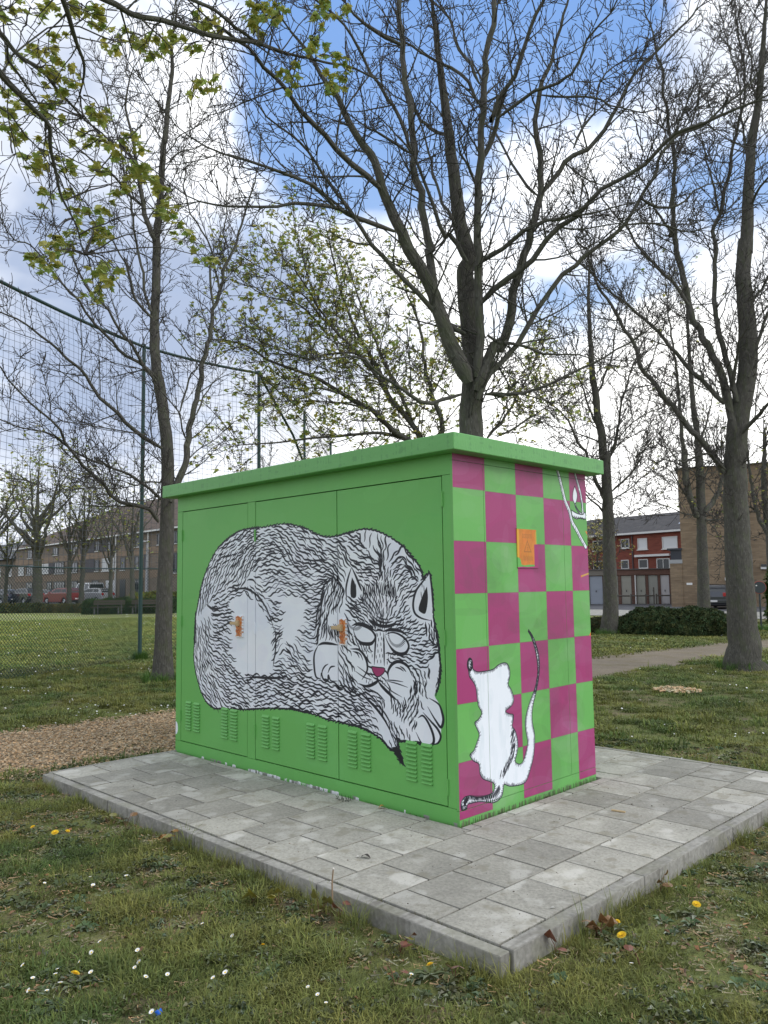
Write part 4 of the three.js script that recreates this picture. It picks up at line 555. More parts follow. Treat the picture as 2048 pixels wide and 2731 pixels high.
    limb([-2.05,6.42,-3.06,0.030,-1.94,6.60,-3.09,0.029,-1.81,6.86,-3.09,0.028,-1.69,7.12,-3.10,0.027,-1.77,6.73,-2.93,0.025,-1.67,6.93,-2.94,0.024,-1.53,7.11,-2.97,0.023,-1.39,7.38,-2.97,0.022,-1.24,7.62,-2.99,0.020,-1.10,7.84,-2.99,0.019]),
    limb([-1.71,6.75,-2.94,0.021,-1.48,6.86,-3.02,0.019,-1.23,6.93,-3.10,0.017,-1.08,6.89,-3.14,0.016,-0.94,6.94,-3.18,0.015,-0.86,6.97,-3.19,0.014,-0.77,7.13,-3.18,0.013,-0.60,7.34,-3.18,0.011,-0.45,7.40,-3.20,0.009,-0.33,7.52,-3.20,0.008]),
    limb([-1.36,7.02,-3.30,0.014,-1.12,6.93,-3.36,0.012,-0.77,6.75,-3.43,0.010,-0.56,6.61,-3.47,0.008,-0.38,6.46,-3.48,0.007,-0.17,6.41,-3.51,0.005]),
    limb([-1.86,6.25,-3.93,0.019,-2.04,6.48,-3.92,0.018,-2.26,6.90,-3.93,0.015,-2.46,7.30,-3.93,0.013,-2.58,7.46,-3.92,0.012]),
    limb([-2.18,3.75,-3.22,0.024,-2.11,3.75,-3.32,0.023,-2.04,3.72,-3.41,0.022,-2.25,3.77,-3.34,0.021,-2.09,3.77,-3.55,0.019,-1.88,3.84,-3.83,0.017,-1.66,4.03,-4.11,0.015,-1.48,4.17,-4.31,0.013,-1.32,4.30,-4.50,0.011,-1.12,4.46,-4.72,0.009,-0.92,4.62,-4.92,0.007]),
    limb([-1.77,6.22,-3.87,0.031,-1.62,6.48,-4.01,0.029,-1.52,6.67,-4.09,0.028,-1.33,6.75,-4.24,0.026,-1.17,6.96,-4.36,0.024,-1.07,7.19,-4.44,0.022,-1.00,7.42,-4.50,0.020,-0.90,7.62,-4.58,0.019,-0.70,7.86,-4.71,0.016,-0.52,8.02,-4.83,0.014,-0.33,8.23,-4.94,0.011,-0.25,8.36,-5.00,0.009]),
    limb([-1.49,6.79,-4.16,0.017,-1.44,7.07,-4.29,0.015,-1.35,7.31,-4.43,0.013,-1.35,7.61,-4.53,0.011,-1.29,7.86,-4.64,0.009,-1.14,8.02,-4.81,0.007]),
    limb([-2.15,4.44,-3.24,0.022,-2.08,4.37,-3.37,0.020,-2.07,4.38,-3.39,0.020,-1.96,4.34,-3.57,0.017,-1.80,4.27,-3.83,0.014,-1.59,4.27,-4.13,0.009,-1.47,4.25,-4.29,0.007]),
    limb([-0.95,5.71,-4.35,0.016,-0.80,5.74,-4.59,0.013,-0.67,5.74,-4.79,0.011,-0.53,5.69,-5.01,0.008,-0.44,5.73,-5.13,0.006]),
    limb([-0.85,6.06,-4.51,0.019,-0.76,5.98,-4.66,0.017,-0.62,5.99,-4.87,0.014,-0.54,6.04,-4.98,0.013,-0.44,6.24,-5.16,0.010,-0.23,6.34,-5.43,0.006])
  ],
  right: [
    limb([-2.31,-0.04,-10.63,0.266,-2.33,0.18,-10.63,0.261,-2.29,0.43,-10.66,0.256,-2.30,0.72,-10.66,0.250,-2.31,1.45,-10.68,0.236,-2.33,2.28,-10.70,0.221,-2.33,2.90,-10.72,0.209,-2.32,3.43,-10.74,0.200,-2.31,3.74,-10.76,0.195,-2.25,4.37,-10.80,0.184,-2.15,4.92,-10.86,0.175,-2.05,5.45,-10.91,0.166,-2.03,6.09,-10.94,0.155,-2.06,6.74,-10.95,0.145,-2.06,7.40,-10.97,0.134,-1.99,7.94,-11.01,0.125,-2.01,7.66,-11.01,0.119,-1.95,8.47,-11.06,0.105,-1.89,9.29,-11.10,0.091,-1.81,9.95,-11.15,0.079,-1.70,10.60,-11.21,0.067,-1.61,11.42,-11.26,0.051,-1.52,12.25,-11.32,0.034,-1.48,12.80,-11.35,0.023]),
    limb([-2.45,3.52,-10.58,0.062,-2.55,3.80,-10.47,0.059,-2.65,4.02,-10.37,0.056,-2.86,4.39,-10.17,0.052,-3.06,4.77,-9.97,0.047,-3.27,5.14,-9.76,0.043,-3.43,5.52,-9.58,0.039,-3.52,5.99,-9.42,0.034,-3.64,6.27,-9.28,0.031,-3.79,6.71,-9.08,0.027,-3.93,7.12,-8.89,0.023,-4.00,7.58,-8.74,0.018,-4.12,7.95,-8.56,0.015,-4.01,7.90,-8.60,0.013,-4.00,8.34,-8.49,0.009]),
    limb([-2.24,4.16,-10.66,0.076,-2.33,4.82,-10.63,0.072,-2.42,5.40,-10.59,0.068,-2.56,5.77,-10.53,0.065,-2.71,6.18,-10.47,0.062,-2.85,6.72,-10.41,0.059,-2.96,7.40,-10.37,0.054,-3.04,8.01,-10.33,0.050,-3.09,8.35,-10.31,0.048,-3.12,8.13,-10.29,0.046,-3.04,8.78,-10.33,0.042,-2.99,9.45,-10.35,0.037,-2.99,9.96,-10.35,0.034,-3.08,10.49,-10.31,0.030,-3.11,11.19,-10.30,0.025,-3.20,11.91,-10.26,0.020,-3.29,12.47,-10.21,0.015,-3.39,13.03,-10.17,0.011]),
    limb([-2.18,4.81,-10.68,0.055,-2.29,5.30,-10.71,0.053,-2.42,5.91,-10.74,0.050,-2.52,6.46,-10.77,0.047,-2.55,7.01,-10.83,0.045,-2.54,7.87,-10.95,0.041,-2.55,8.40,-11.01,0.038,-2.45,8.66,-11.09,0.037,-2.32,9.52,-11.25,0.032,-2.26,9.94,-11.33,0.030,-2.12,10.55,-11.46,0.026,-2.03,11.26,-11.58,0.022,-2.11,12.03,-11.64,0.018,-2.16,12.73,-11.70,0.014,-2.24,13.23,-11.72,0.012]),
    limb([-2.39,4.80,-10.60,0.048,-2.54,5.06,-10.46,0.045,-2.71,5.32,-10.30,0.042,-3.03,5.83,-9.99,0.036,-3.23,6.22,-9.78,0.031,-3.55,6.64,-9.46,0.026,-3.83,6.97,-9.18,0.021,-4.08,7.36,-8.91,0.017,-4.28,7.62,-8.68,0.013,-4.42,8.02,-8.47,0.009]),
    limb([-2.85,6.69,-10.41,0.038,-3.04,7.17,-10.16,0.032,-3.25,7.49,-9.93,0.028,-3.45,7.85,-9.69,0.024,-3.58,8.17,-9.51,0.020,-3.67,8.36,-9.38,0.017,-3.83,8.67,-9.18,0.014,-3.92,9.04,-9.00,0.010]),
    limb([-2.16,4.21,-10.69,0.044,-1.80,4.51,-10.56,0.033,-1.60,4.65,-10.50,0.027,-1.26,4.89,-10.37,0.018]),
    limb([-2.00,5.25,-10.75,0.041,-1.86,5.89,-10.94,0.034,-1.72,6.47,-11.12,0.027,-1.57,7.18,-11.32,0.020]),
    limb([-2.07,6.39,-10.93,0.034,-1.91,6.87,-11.22,0.028,-1.78,7.21,-11.42,0.024,-1.61,7.77,-11.72,0.016]),
    limb([-2.25,5.13,-10.66,0.037,-2.11,5.54,-10.51,0.028,-1.99,5.84,-10.40,0.022,-1.88,5.96,-10.37,0.018]),
    limb([-1.94,8.48,-11.09,0.032,-1.69,8.70,-10.87,0.023,-1.45,8.82,-10.72,0.016]),
    limb([-3.02,8.14,-10.23,0.027,-3.19,8.53,-9.92,0.020,-3.22,8.87,-9.73,0.014,-3.31,9.10,-9.54,0.010]),
    limb([-1.91,9.34,-11.20,0.025,-2.02,9.92,-11.27,0.022,-2.08,10.72,-11.40,0.019,-2.18,11.59,-11.52,0.015,-2.34,12.30,-11.58,0.012,-2.46,12.94,-11.64,0.009]),
    limb([-1.73,10.57,-11.27,0.021,-1.84,11.12,-11.33,0.018,-1.88,11.82,-11.44,0.015,-2.03,12.45,-11.50,0.012,-2.06,12.97,-11.57,0.009]),
    limb([-2.99,9.62,-10.35,0.018,-2.72,10.00,-10.33,0.015,-2.47,10.47,-10.28,0.011,-2.35,10.94,-10.19,0.008]),
    limb([-2.40,8.48,-10.92,0.024,-2.46,9.05,-10.75,0.020,-2.51,9.67,-10.56,0.015,-2.58,10.11,-10.41,0.011,-2.69,10.47,-10.26,0.008]),
    limb([-2.41,3.57,-10.59,0.030,-2.49,3.75,-10.41,0.025,-2.56,3.89,-10.25,0.022,-2.91,3.71,-9.74,0.013,-2.99,4.00,-9.47,0.007])
  ],
  middle: [
    limb([-9.08,-0.09,-18.10,0.237,-9.09,0.27,-18.08,0.230,-9.08,0.42,-18.08,0.227,-9.05,0.77,-18.09,0.221,-9.02,2.10,-18.07,0.197,-9.00,3.15,-18.06,0.179,-8.99,3.64,-18.05,0.170,-8.99,4.21,-18.04,0.160,-8.99,4.92,-18.02,0.149,-8.98,5.52,-18.02,0.138,-9.03,5.37,-17.98,0.135,-9.04,6.06,-17.96,0.124,-9.13,6.70,-17.89,0.113,-9.15,7.39,-17.86,0.102,-9.21,7.93,-17.82,0.093,-9.22,9.01,-17.79,0.075,-9.22,10.09,-17.76,0.057,-9.17,11.17,-17.76,0.038,-9.05,11.97,-17.81,0.024]),
    limb([-9.01,5.28,-18.13,0.047,-8.79,5.80,-18.28,0.042,-8.70,6.43,-18.35,0.037,-8.56,7.28,-18.46,0.030,-8.37,7.90,-18.58,0.025,-8.18,8.53,-18.70,0.019,-7.85,9.25,-18.90,0.012]),
    limb([-9.10,4.08,-18.09,0.068,-9.19,4.57,-17.84,0.059,-9.27,5.12,-17.57,0.050,-9.32,5.57,-17.36,0.043,-9.36,5.61,-17.30,0.042,-9.55,6.51,-16.80,0.027,-9.80,6.96,-16.39,0.018,-10.07,7.26,-16.00,0.010]),
    limb([-9.12,3.65,-18.07,0.036,-9.20,3.99,-17.65,0.027,-9.29,4.28,-17.22,0.019,-9.35,4.48,-16.94,0.013]),
    limb([-8.91,4.35,-18.19,0.036,-8.52,4.85,-18.58,0.030,-8.24,5.42,-18.90,0.025,-8.41,5.39,-18.86,0.024,-7.94,6.07,-19.33,0.017,-7.63,6.77,-19.67,0.010]),
    limb([-8.92,4.10,-18.19,0.026,-8.45,4.45,-18.56,0.020,-7.98,5.00,-18.95,0.013,-7.65,5.38,-19.22,0.008]),
    limb([-8.93,3.64,-18.18,0.018,-8.37,3.61,-17.98,0.011,-8.09,3.62,-17.88,0.008]),
    limb([-9.13,3.94,-18.07,0.024,-9.18,4.12,-17.62,0.015,-9.24,3.97,-17.24,0.008]),
    limb([-9.10,6.08,-18.08,0.041,-9.29,6.96,-17.67,0.032,-9.34,7.62,-17.41,0.025,-9.42,8.13,-17.18,0.020,-9.62,8.89,-16.78,0.012]),
    limb([-9.24,7.33,-18.01,0.036,-9.05,7.98,-18.25,0.031,-8.87,8.75,-18.50,0.025,-8.82,9.66,-18.69,0.019,-8.67,10.51,-18.93,0.013]),
    limb([-9.08,5.29,-18.09,0.029,-8.63,6.11,-18.39,0.024,-8.15,6.60,-18.69,0.019,-7.62,6.88,-18.98,0.015,-7.27,7.16,-19.17,0.012]),
    limb([-9.06,5.82,-18.10,0.027,-9.48,6.12,-17.53,0.020,-9.79,6.27,-17.08,0.015,-10.17,6.41,-16.54,0.009])
  ],
  far: [
    limb([-9.06,0.15,-24.70,0.226,-9.03,0.90,-24.74,0.215,-9.03,2.15,-24.78,0.195,-9.02,3.62,-24.84,0.174,-9.01,4.26,-24.86,0.164,-9.01,5.11,-24.89,0.152,-9.02,5.97,-24.91,0.139,-9.05,6.41,-24.92,0.133,-9.05,5.97,-24.93,0.126,-9.05,6.73,-24.95,0.115,-9.15,7.90,-24.95,0.098,-9.21,9.53,-24.97,0.075,-9.24,10.52,-24.99,0.061,-9.25,11.85,-25.03,0.041,-9.39,12.67,-24.99,0.029]),
    limb([-9.10,3.87,-24.69,0.127,-9.26,4.56,-24.56,0.120,-9.35,5.32,-24.46,0.112,-9.33,6.38,-24.39,0.102,-9.32,5.06,-24.30,0.089,-9.29,6.86,-24.17,0.071,-9.30,8.43,-24.05,0.056,-9.32,9.68,-23.95,0.044,-9.39,10.95,-23.82,0.031,-9.42,12.09,-23.72,0.020,-9.42,12.85,-23.66,0.013]),
    limb([-8.84,4.07,-24.80,0.108,-8.63,4.63,-25.23,0.087,-8.51,5.29,-25.64,0.064,-8.46,6.02,-26.03,0.041]),
    limb([-8.83,3.78,-24.80,0.037,-8.71,3.82,-25.53,0.024,-8.59,3.87,-26.19,0.013]),
    limb([-9.15,3.96,-24.66,0.032,-9.39,4.03,-24.16,0.023,-9.63,4.23,-23.58,0.014,-9.75,4.31,-23.29,0.009]),
    limb([-9.37,4.61,-24.57,0.034,-9.49,5.10,-24.12,0.025,-9.61,5.58,-23.67,0.017,-9.83,5.82,-23.25,0.010]),
    limb([-8.92,5.09,-24.76,0.039,-8.81,5.62,-25.08,0.027,-8.70,6.15,-25.39,0.015]),
    limb([-8.80,3.73,-24.81,0.020,-8.49,3.38,-24.74,0.015,-8.23,3.03,-24.66,0.011,-8.01,2.77,-24.59,0.007]),
    limb([-8.94,6.57,-24.75,0.051,-8.83,7.58,-25.35,0.033,-8.81,8.63,-25.89,0.015])
  ],
  edge: [
    limb([-9.13,0.01,-31.75,0.247,-9.06,2.20,-31.77,0.196,-9.07,3.68,-31.77,0.162,-9.15,4.67,-31.74,0.139,-9.17,5.92,-31.74,0.111,-9.07,7.17,-31.77,0.083]),
    limb([-9.08,3.43,-31.77,0.107,-9.30,4.08,-31.53,0.094,-9.43,4.67,-31.34,0.083,-9.44,5.65,-31.12,0.066,-9.45,6.62,-30.90,0.049,-9.43,7.11,-30.79,0.041]),
    limb([-9.50,4.49,-31.62,0.042,-9.60,4.67,-31.14,0.030,-9.81,4.75,-30.44,0.014]),
    limb([-9.14,4.77,-31.75,0.059,-8.78,5.40,-31.87,0.042,-8.57,6.13,-31.94,0.024])
  ],
  leafy: [
    limb([-9.16,0.13,-9.55,0.118,-9.11,2.78,-9.59,0.090,-9.07,3.97,-9.63,0.079,-9.07,4.42,-9.63,0.074,-9.05,4.94,-9.65,0.069,-9.15,5.23,-9.56,0.066,-9.35,5.60,-9.37,0.062,-9.58,6.01,-9.14,0.057,-9.71,6.50,-9.02,0.052,-9.90,7.03,-8.82,0.046,-10.06,7.45,-8.65,0.041,-10.20,7.94,-8.50,0.036,-10.33,8.44,-8.36,0.030,-10.43,9.15,-8.24,0.023,-10.51,9.69,-8.15,0.018]),
    limb([-9.09,4.70,-9.60,0.073,-9.18,4.92,-9.35,0.069,-9.33,5.17,-8.95,0.063,-9.48,5.56,-8.45,0.055,-9.70,5.85,-7.82,0.047,-9.86,6.14,-7.25,0.039,-10.00,6.26,-6.75,0.032,-10.16,6.40,-6.09,0.024,-10.25,6.61,-5.58,0.018,-10.33,6.67,-5.10,0.012]),
    limb([-9.04,4.70,-9.66,0.073,-8.86,5.00,-10.00,0.068,-8.81,5.26,-10.16,0.064,-9.09,5.96,-10.20,0.056,-9.29,6.51,-10.23,0.050,-9.48,7.06,-10.27,0.044,-9.70,8.00,-10.41,0.033,-10.02,8.74,-10.39,0.024,-10.27,9.49,-10.42,0.015]),
    limb([-9.15,5.19,-9.56,0.048,-9.65,6.10,-9.64,0.041,-9.95,6.62,-9.66,0.038,-10.29,7.16,-9.66,0.034,-10.73,8.01,-9.69,0.028,-11.13,8.78,-9.72,0.022,-11.41,9.41,-9.76,0.018,-11.72,10.11,-9.80,0.013]),
    limb([-9.27,4.95,-9.44,0.043,-9.40,5.04,-8.91,0.039,-9.54,5.01,-8.34,0.034,-9.69,4.86,-7.55,0.028,-9.80,4.69,-6.72,0.022,-9.88,4.48,-5.54,0.013,-9.88,4.40,-5.05,0.009]),
    limb([-9.60,6.01,-9.12,0.044,-9.66,6.42,-8.86,0.040,-9.80,6.86,-8.45,0.035,-9.91,7.18,-8.13,0.031,-10.02,7.46,-7.81,0.027,-10.13,7.91,-7.40,0.022,-10.21,8.62,-6.88,0.015,-10.30,8.90,-6.52,0.011]),
    limb([-9.79,6.62,-8.93,0.040,-9.78,6.91,-8.32,0.033,-9.84,6.79,-7.64,0.027,-9.86,6.54,-6.97,0.022,-9.85,6.54,-6.40,0.017,-9.78,6.64,-5.55,0.010]),
    limb([-9.57,5.81,-7.70,0.025,-9.69,5.89,-7.11,0.019,-9.77,5.82,-6.61,0.015,-9.82,5.77,-6.24,0.012,-9.86,5.55,-5.78,0.008]),
    limb([-9.45,5.55,-8.42,0.025,-9.55,5.61,-7.68,0.019,-9.61,5.56,-7.04,0.015,-9.65,5.40,-6.06,0.008]),
    limb([-9.92,7.38,-7.77,0.026,-9.97,7.62,-7.36,0.022,-9.97,7.98,-6.93,0.018,-10.04,8.14,-6.46,0.014,-10.10,8.36,-5.78,0.008]),
    limb([-10.68,8.02,-7.96,0.022,-11.00,8.81,-7.93,0.018,-11.25,9.52,-7.92,0.014,-11.50,10.19,-7.91,0.010]),
    limb([-8.84,6.03,-9.83,0.026,-9.26,6.85,-10.76,0.019,-9.78,7.85,-11.67,0.010]),
    limb([-10.57,7.53,-8.08,0.027,-10.57,8.02,-7.22,0.019,-10.65,8.00,-6.41,0.014,-10.64,8.20,-5.72,0.008]),
    limb([-7.86,4.95,-10.64,0.039,-7.76,5.44,-11.12,0.033,-7.69,6.12,-11.67,0.026,-7.63,6.83,-12.18,0.019,-7.59,7.56,-12.67,0.012]),
    limb([-7.67,4.98,-10.78,0.030,-7.41,5.30,-11.36,0.024,-7.14,5.75,-11.97,0.016,-6.84,6.11,-12.55,0.009])
  ],
  near: [
    limb([-2.07,5.43,2.33,0.019,-2.24,5.48,2.18,0.018,-2.39,5.53,2.02,0.017,-2.54,5.58,1.86,0.015,-2.68,5.62,1.69,0.014,-2.82,5.64,1.52,0.013,-2.95,5.64,1.35,0.011,-3.10,5.64,1.15,0.009,-3.26,5.64,0.90,0.007,-3.37,5.61,0.73,0.005]),
    limb([-1.87,5.04,2.38,0.023,-1.94,5.03,2.28,0.022,-2.02,5.00,2.18,0.021,-2.11,4.97,2.01,0.019,-2.17,4.95,1.91,0.017,-2.22,4.92,1.80,0.016,-2.29,4.86,1.74,0.014,-2.38,4.76,1.66,0.012,-2.46,4.66,1.57,0.011,-2.53,4.57,1.50,0.009,-2.61,4.47,1.42,0.007,-2.67,4.39,1.34,0.006,-2.74,4.28,1.25,0.004]),
    limb([-1.91,5.80,1.86,0.023,-2.02,5.77,1.77,0.020,-2.10,5.74,1.70,0.018,-2.20,5.70,1.63,0.016,-2.30,5.65,1.56,0.013,-2.40,5.60,1.47,0.011,-2.47,5.56,1.42,0.009,-2.57,5.50,1.37,0.006]),
    limb([-2.04,5.99,1.65,0.024,-2.10,6.00,1.48,0.023,-2.14,6.05,1.30,0.022,-2.17,6.07,1.18,0.021,-2.19,6.11,1.05,0.021,-2.20,6.17,0.91,0.020,-2.21,6.23,0.74,0.020,-2.22,6.28,0.57,0.019,-2.22,6.33,0.40,0.019,-2.22,6.37,0.24,0.018,-2.21,6.41,0.07,0.017,-2.20,6.45,-0.09,0.016,-2.39,6.57,-0.01,0.016,-2.37,6.61,-0.26,0.014,-2.35,6.63,-0.46,0.013,-2.30,6.66,-0.73,0.012,-2.25,6.69,-0.99,0.011,-2.20,6.71,-1.17,0.010,-2.15,6.70,-1.38,0.009]),
    limb([-1.90,6.27,0.94,0.016,-2.01,6.34,0.71,0.015,-2.09,6.42,0.47,0.014,-2.18,6.48,0.22,0.013,-2.25,6.53,-0.03,0.012,-2.45,6.70,-0.01,0.011,-2.52,6.74,-0.29,0.009,-2.57,6.81,-0.59,0.008]),
    limb([-2.41,5.24,2.09,0.007,-2.44,5.30,2.04,0.007,-2.51,5.47,1.96,0.007,-2.61,5.74,1.83,0.007,-2.66,5.89,1.71,0.006,-2.71,6.02,1.58,0.006,-2.75,6.13,1.42,0.006,-2.78,6.20,1.29,0.006,-2.81,6.23,1.18,0.006,-2.85,6.29,0.99,0.006,-2.88,6.38,0.84,0.005,-2.90,6.51,0.71,0.005,-2.93,6.72,0.52,0.005,-2.97,6.94,0.37,0.005]),
    limb([-2.39,5.53,2.02,0.012,-2.50,5.48,1.95,0.011,-2.58,5.46,1.85,0.010,-2.68,5.43,1.74,0.009,-2.77,5.39,1.63,0.008,-2.86,5.34,1.55,0.007]),
    limb([-2.61,5.86,1.73,0.005,-2.80,6.01,1.75,0.004,-2.98,6.17,1.76,0.004,-3.16,6.27,1.79,0.004]),
    limb([-2.52,5.99,1.50,0.006,-2.66,6.22,1.36,0.005,-2.79,6.42,1.20,0.004,-2.87,6.55,1.07,0.004]),
    limb([-2.29,5.11,2.03,0.005,-2.45,5.05,1.97,0.004,-2.63,4.97,1.90,0.004,-2.75,4.91,1.84,0.004]),
    limb([-2.23,4.92,2.17,0.007,-2.31,4.95,2.08,0.007,-2.44,4.99,1.93,0.006,-2.56,5.01,1.80,0.006,-2.69,5.02,1.66,0.005,-2.84,5.00,1.50,0.004]),
    limb([-2.60,5.27,1.70,0.006,-2.68,5.27,1.51,0.006,-2.76,5.28,1.29,0.005,-2.79,5.31,1.14,0.005,-2.84,5.38,0.93,0.005,-2.89,5.58,0.76,0.005,-2.91,5.68,0.69,0.004])
  ],
  clusters: [[-2.90,6.15,1.87], [-2.66,6.07,1.75], [-3.00,6.43,1.48], [-2.60,6.24,1.39], [-2.44,6.20,1.35], [-2.85,6.39,1.10],
    [-3.44,6.87,0.66], [-3.32,6.60,0.80], [-3.45,6.49,1.21], [-2.78,5.88,1.58], [-3.23,6.11,1.55], [-2.93,5.80,1.77],
    [-2.71,5.68,1.61], [-2.59,5.57,1.55], [-2.73,5.54,1.49], [-3.68,6.10,1.18], [-3.64,5.87,1.46], [-3.65,5.94,1.60],
    [-3.64,5.75,1.59], [-2.84,5.17,1.87], [-2.96,5.25,1.73], [-3.37,5.45,1.56], [-3.46,5.49,1.37], [-3.48,5.72,0.96],
    [-3.46,5.75,0.84], [-2.41,5.11,1.21], [-2.99,5.57,0.75], [-3.04,5.59,0.65], [-2.85,5.23,0.77], [-2.42,4.97,0.94],
    [-2.83,5.17,0.84], [-2.27,4.81,0.93], [-3.28,5.36,0.31], [-3.67,5.42,1.39], [-3.20,5.17,1.42], [-2.83,5.04,1.41],
    [-3.68,5.14,1.24], [-3.15,4.97,1.21], [-3.42,5.12,0.74], [-3.49,4.96,1.02], [-3.01,4.72,1.10], [-2.87,4.57,1.11],
    [-3.08,4.71,0.95], [-2.68,4.87,0.68], [-2.30,4.62,0.77], [-2.44,4.59,0.61], [-3.00,4.83,0.16], [-2.52,4.23,1.61],
    [-2.53,4.14,1.62], [-3.22,4.52,1.18], [-2.87,4.19,1.59], [-2.59,4.52,0.23], [-2.56,6.00,0.36], [-2.34,5.98,0.34],
    [-3.19,6.91,-0.02], [-2.43,6.02,0.91], [-2.73,6.33,0.84], [-2.41,6.18,0.85], [-2.90,6.55,0.49], [-2.41,6.30,0.64],
    [-2.36,6.56,0.33], [-2.86,6.94,0.10], [-2.75,5.10,1.16], [-3.14,6.02,1.22], [-3.50,6.05,0.83], [-2.46,5.31,1.26],
    [-2.34,4.73,1.14], [-2.78,5.39,1.56], [-3.38,4.78,1.06], [-3.13,4.65,1.00], [-1.99,6.58,0.09], [-2.13,6.60,0.06],
    [-2.64,4.19,1.19], [-2.80,4.26,0.98], [-2.50,4.05,1.13], [-3.02,4.18,1.01], [-3.18,4.15,0.97], [-3.39,4.40,1.36],
    [-3.21,4.30,1.37], [-2.82,7.36,-0.52], [-1.95,6.67,-0.11], [-2.17,6.81,-0.26], [-2.83,7.18,-0.51], [-2.31,7.33,-0.87],
    [-2.04,6.93,-0.62], [-2.30,7.43,-1.13], [-2.22,6.83,-0.73], [-2.28,6.85,-0.97], [-1.98,6.47,-0.51], [-1.74,6.34,-0.63],
    [-2.23,6.43,-0.44], [-1.98,6.11,-0.26], [-1.95,6.29,-0.68], [-2.31,6.68,-1.15], [-1.90,6.17,-0.66]],
};

const sub3 = (a, b) => [a[0] - b[0], a[1] - b[1], a[2] - b[2]], len3 = (a) => Math.hypot(a[0], a[1], a[2]), unit3 = (a) => { const l = len3(a) || 1; return [a[0] / l, a[1] / l, a[2] / l]; };
function smoothLimb(pts, step, wob, seed) {
  const c = new THREE.CatmullRomCurve3(pts.map((q) => V3(q[0], q[1], q[2])), false, 'centripetal'), L = c.getLength(), n = Math.max(4, Math.ceil(L / step)), P = [], R = [], m = pts.length - 1, v = V3();
  for (let i = 0; i <= n; i++) {
    const t = i / n, f = t * m, k = Math.min(Math.floor(f), m - 1); c.getPoint(t, v); const w = wob * Math.sin(Math.min(1, t * 4) * 1.57);
    P.push([v.x + w * n3(v.x * 2.2, v.y * 2.2, seed), v.y + w * n3(v.x * 2.2, v.y * 2.2, seed + 9), v.z + w * n3(v.z * 2.2, v.y * 2.2, seed + 20)]); R.push(lerp(pts[k][3], pts[k + 1][3], f - k));
  }
  return { P, R, L };
}
// grows one shoot and its side shoots; level 0 branch, 1 twig, 2 twiglet
function shoot(T, p, d, len, rad, level, r) {
  const o = T.o, seg = [0.14, 0.085, 0.05][level] * o.grain, n = Math.max(3, Math.round(len / seg)), P = [p.slice()], R = [rad], st = len / n, rEnd = Math.max(rad * [0.35, 0.55, 0.7][level], o.rmin);
  let q = p.slice(), a = unit3(d), kink = [0.34, 0.55, 0.7][level];
  for (let i = 1; i <= n; i++) {
    a = unit3([a[0] + (r() - 0.5) * kink, a[1] + (r() - 0.5) * kink + o.rise[level], a[2] + (r() - 0.5) * kink]);
    q = [q[0] + a[0] * st, q[1] + a[1] * st, q[2] + a[2] * st]; P.push(q); R.push(lerp(rad, rEnd, i / n));
  }
  (level ? T.twigs : T.branches).tube(P, R, level === 0 ? 5 : 3, 1);
  if (level === 2 || (level === 1 && o.depth < 2)) { T.tips.push([q, a]); return; }
  const gap = [0.17, 0.095][level] * o.sparse, k0 = level === 0 ? 0.14 : 0.22; let side = r() * 6.28;
  for (let s = k0 * len; s < len * 0.98; s += gap * (0.6 + 0.8 * r())) {
    const i = Math.min(n - 1, Math.floor((s / len) * n)), b = P[i], t = unit3(sub3(P[i + 1], P[i])); side += 2.2 + r() * 1.3;
    const nn = perp(t, side), ang = 0.6 + 0.5 * r(), c = Math.cos(ang), sn = Math.sin(ang), dd = [t[0] * c + nn[0] * sn, t[1] * c + nn[1] * sn + 0.15, t[2] * c + nn[2] * sn];
    const l2 = level === 0 ? (0.2 + 0.42 * r()) * (1.15 - 0.55 * (s / len)) * o.len : (0.06 + 0.12 * r()) * o.len; shoot(T, b, dd, l2, Math.max(R[i] * (level === 0 ? 0.55 : 0.75), o.rmin), level + 1, r);
  }
  if (level === 0) for (const w of [-0.5, 0.45]) { const nn = perp(a, side + w); shoot(T, q, [a[0] + nn[0] * 0.5, a[1] + nn[1] * 0.5, a[2] + nn[2] * 0.5], 0.22 * o.len, rEnd, 1, r); }
  T.tips.push([q, a]);
}
function perp(t, ang) { const u = Math.abs(t[1]) < 0.95 ? unit3([-t[2], 0, t[0]]) : [1, 0, 0], w = [t[1] * u[2] - t[2] * u[1], t[2] * u[0] - t[0] * u[2], t[0] * u[1] - t[1] * u[0]], c = Math.cos(ang), s = Math.sin(ang); return [u[0] * c + w[0] * s, u[1] * c + w[1] * s, u[2] * c + w[2] * s]; }
function limbBranches(T, P, R, L, r, from) {
  const o = T.o, n = P.length - 1; let side = r() * 6;
  for (let s = from; s < L; s += o.spacing * (0.5 + r())) {
    const i = Math.min(n - 1, Math.floor((s / L) * n)), rr = R[i], t = unit3(sub3(P[i + 1], P[i])); if (P[i][1] < o.low) continue;
    side += 2.3 + r() * 1.2; const nn = perp(t, side), ang = 0.65 + 0.55 * r(), c = Math.cos(ang), sn = Math.sin(ang), thick = sstep(0.10, 0.02, rr);
    if (r() > 0.25 + 0.75 * thick) continue;
    const d = [t[0] * c + nn[0] * sn, t[1] * c + nn[1] * sn + 0.1, t[2] * c + nn[2] * sn];
    shoot(T, P[i], d, o.reach * (0.35 + 0.9 * r()) * (1.1 - 0.5 * (s / L)), clamp(rr * 0.42, o.rmin * 1.25, 0.0125 * o.grain), 0, r);
  }
  const e = P[n], t = unit3(sub3(P[n], P[n - 1])); for (let k = 0; k < 2; k++) { const nn = perp(t, k * 2.1 + side), w = k ? 0.6 : 0.1; shoot(T, e, [t[0] + nn[0] * w, t[1] + nn[1] * w + 0.1, t[2] + nn[2] * w], o.reach * (0.5 + 0.4 * r()), Math.max(R[n] * 0.8, o.rmin), 0, r); }
}
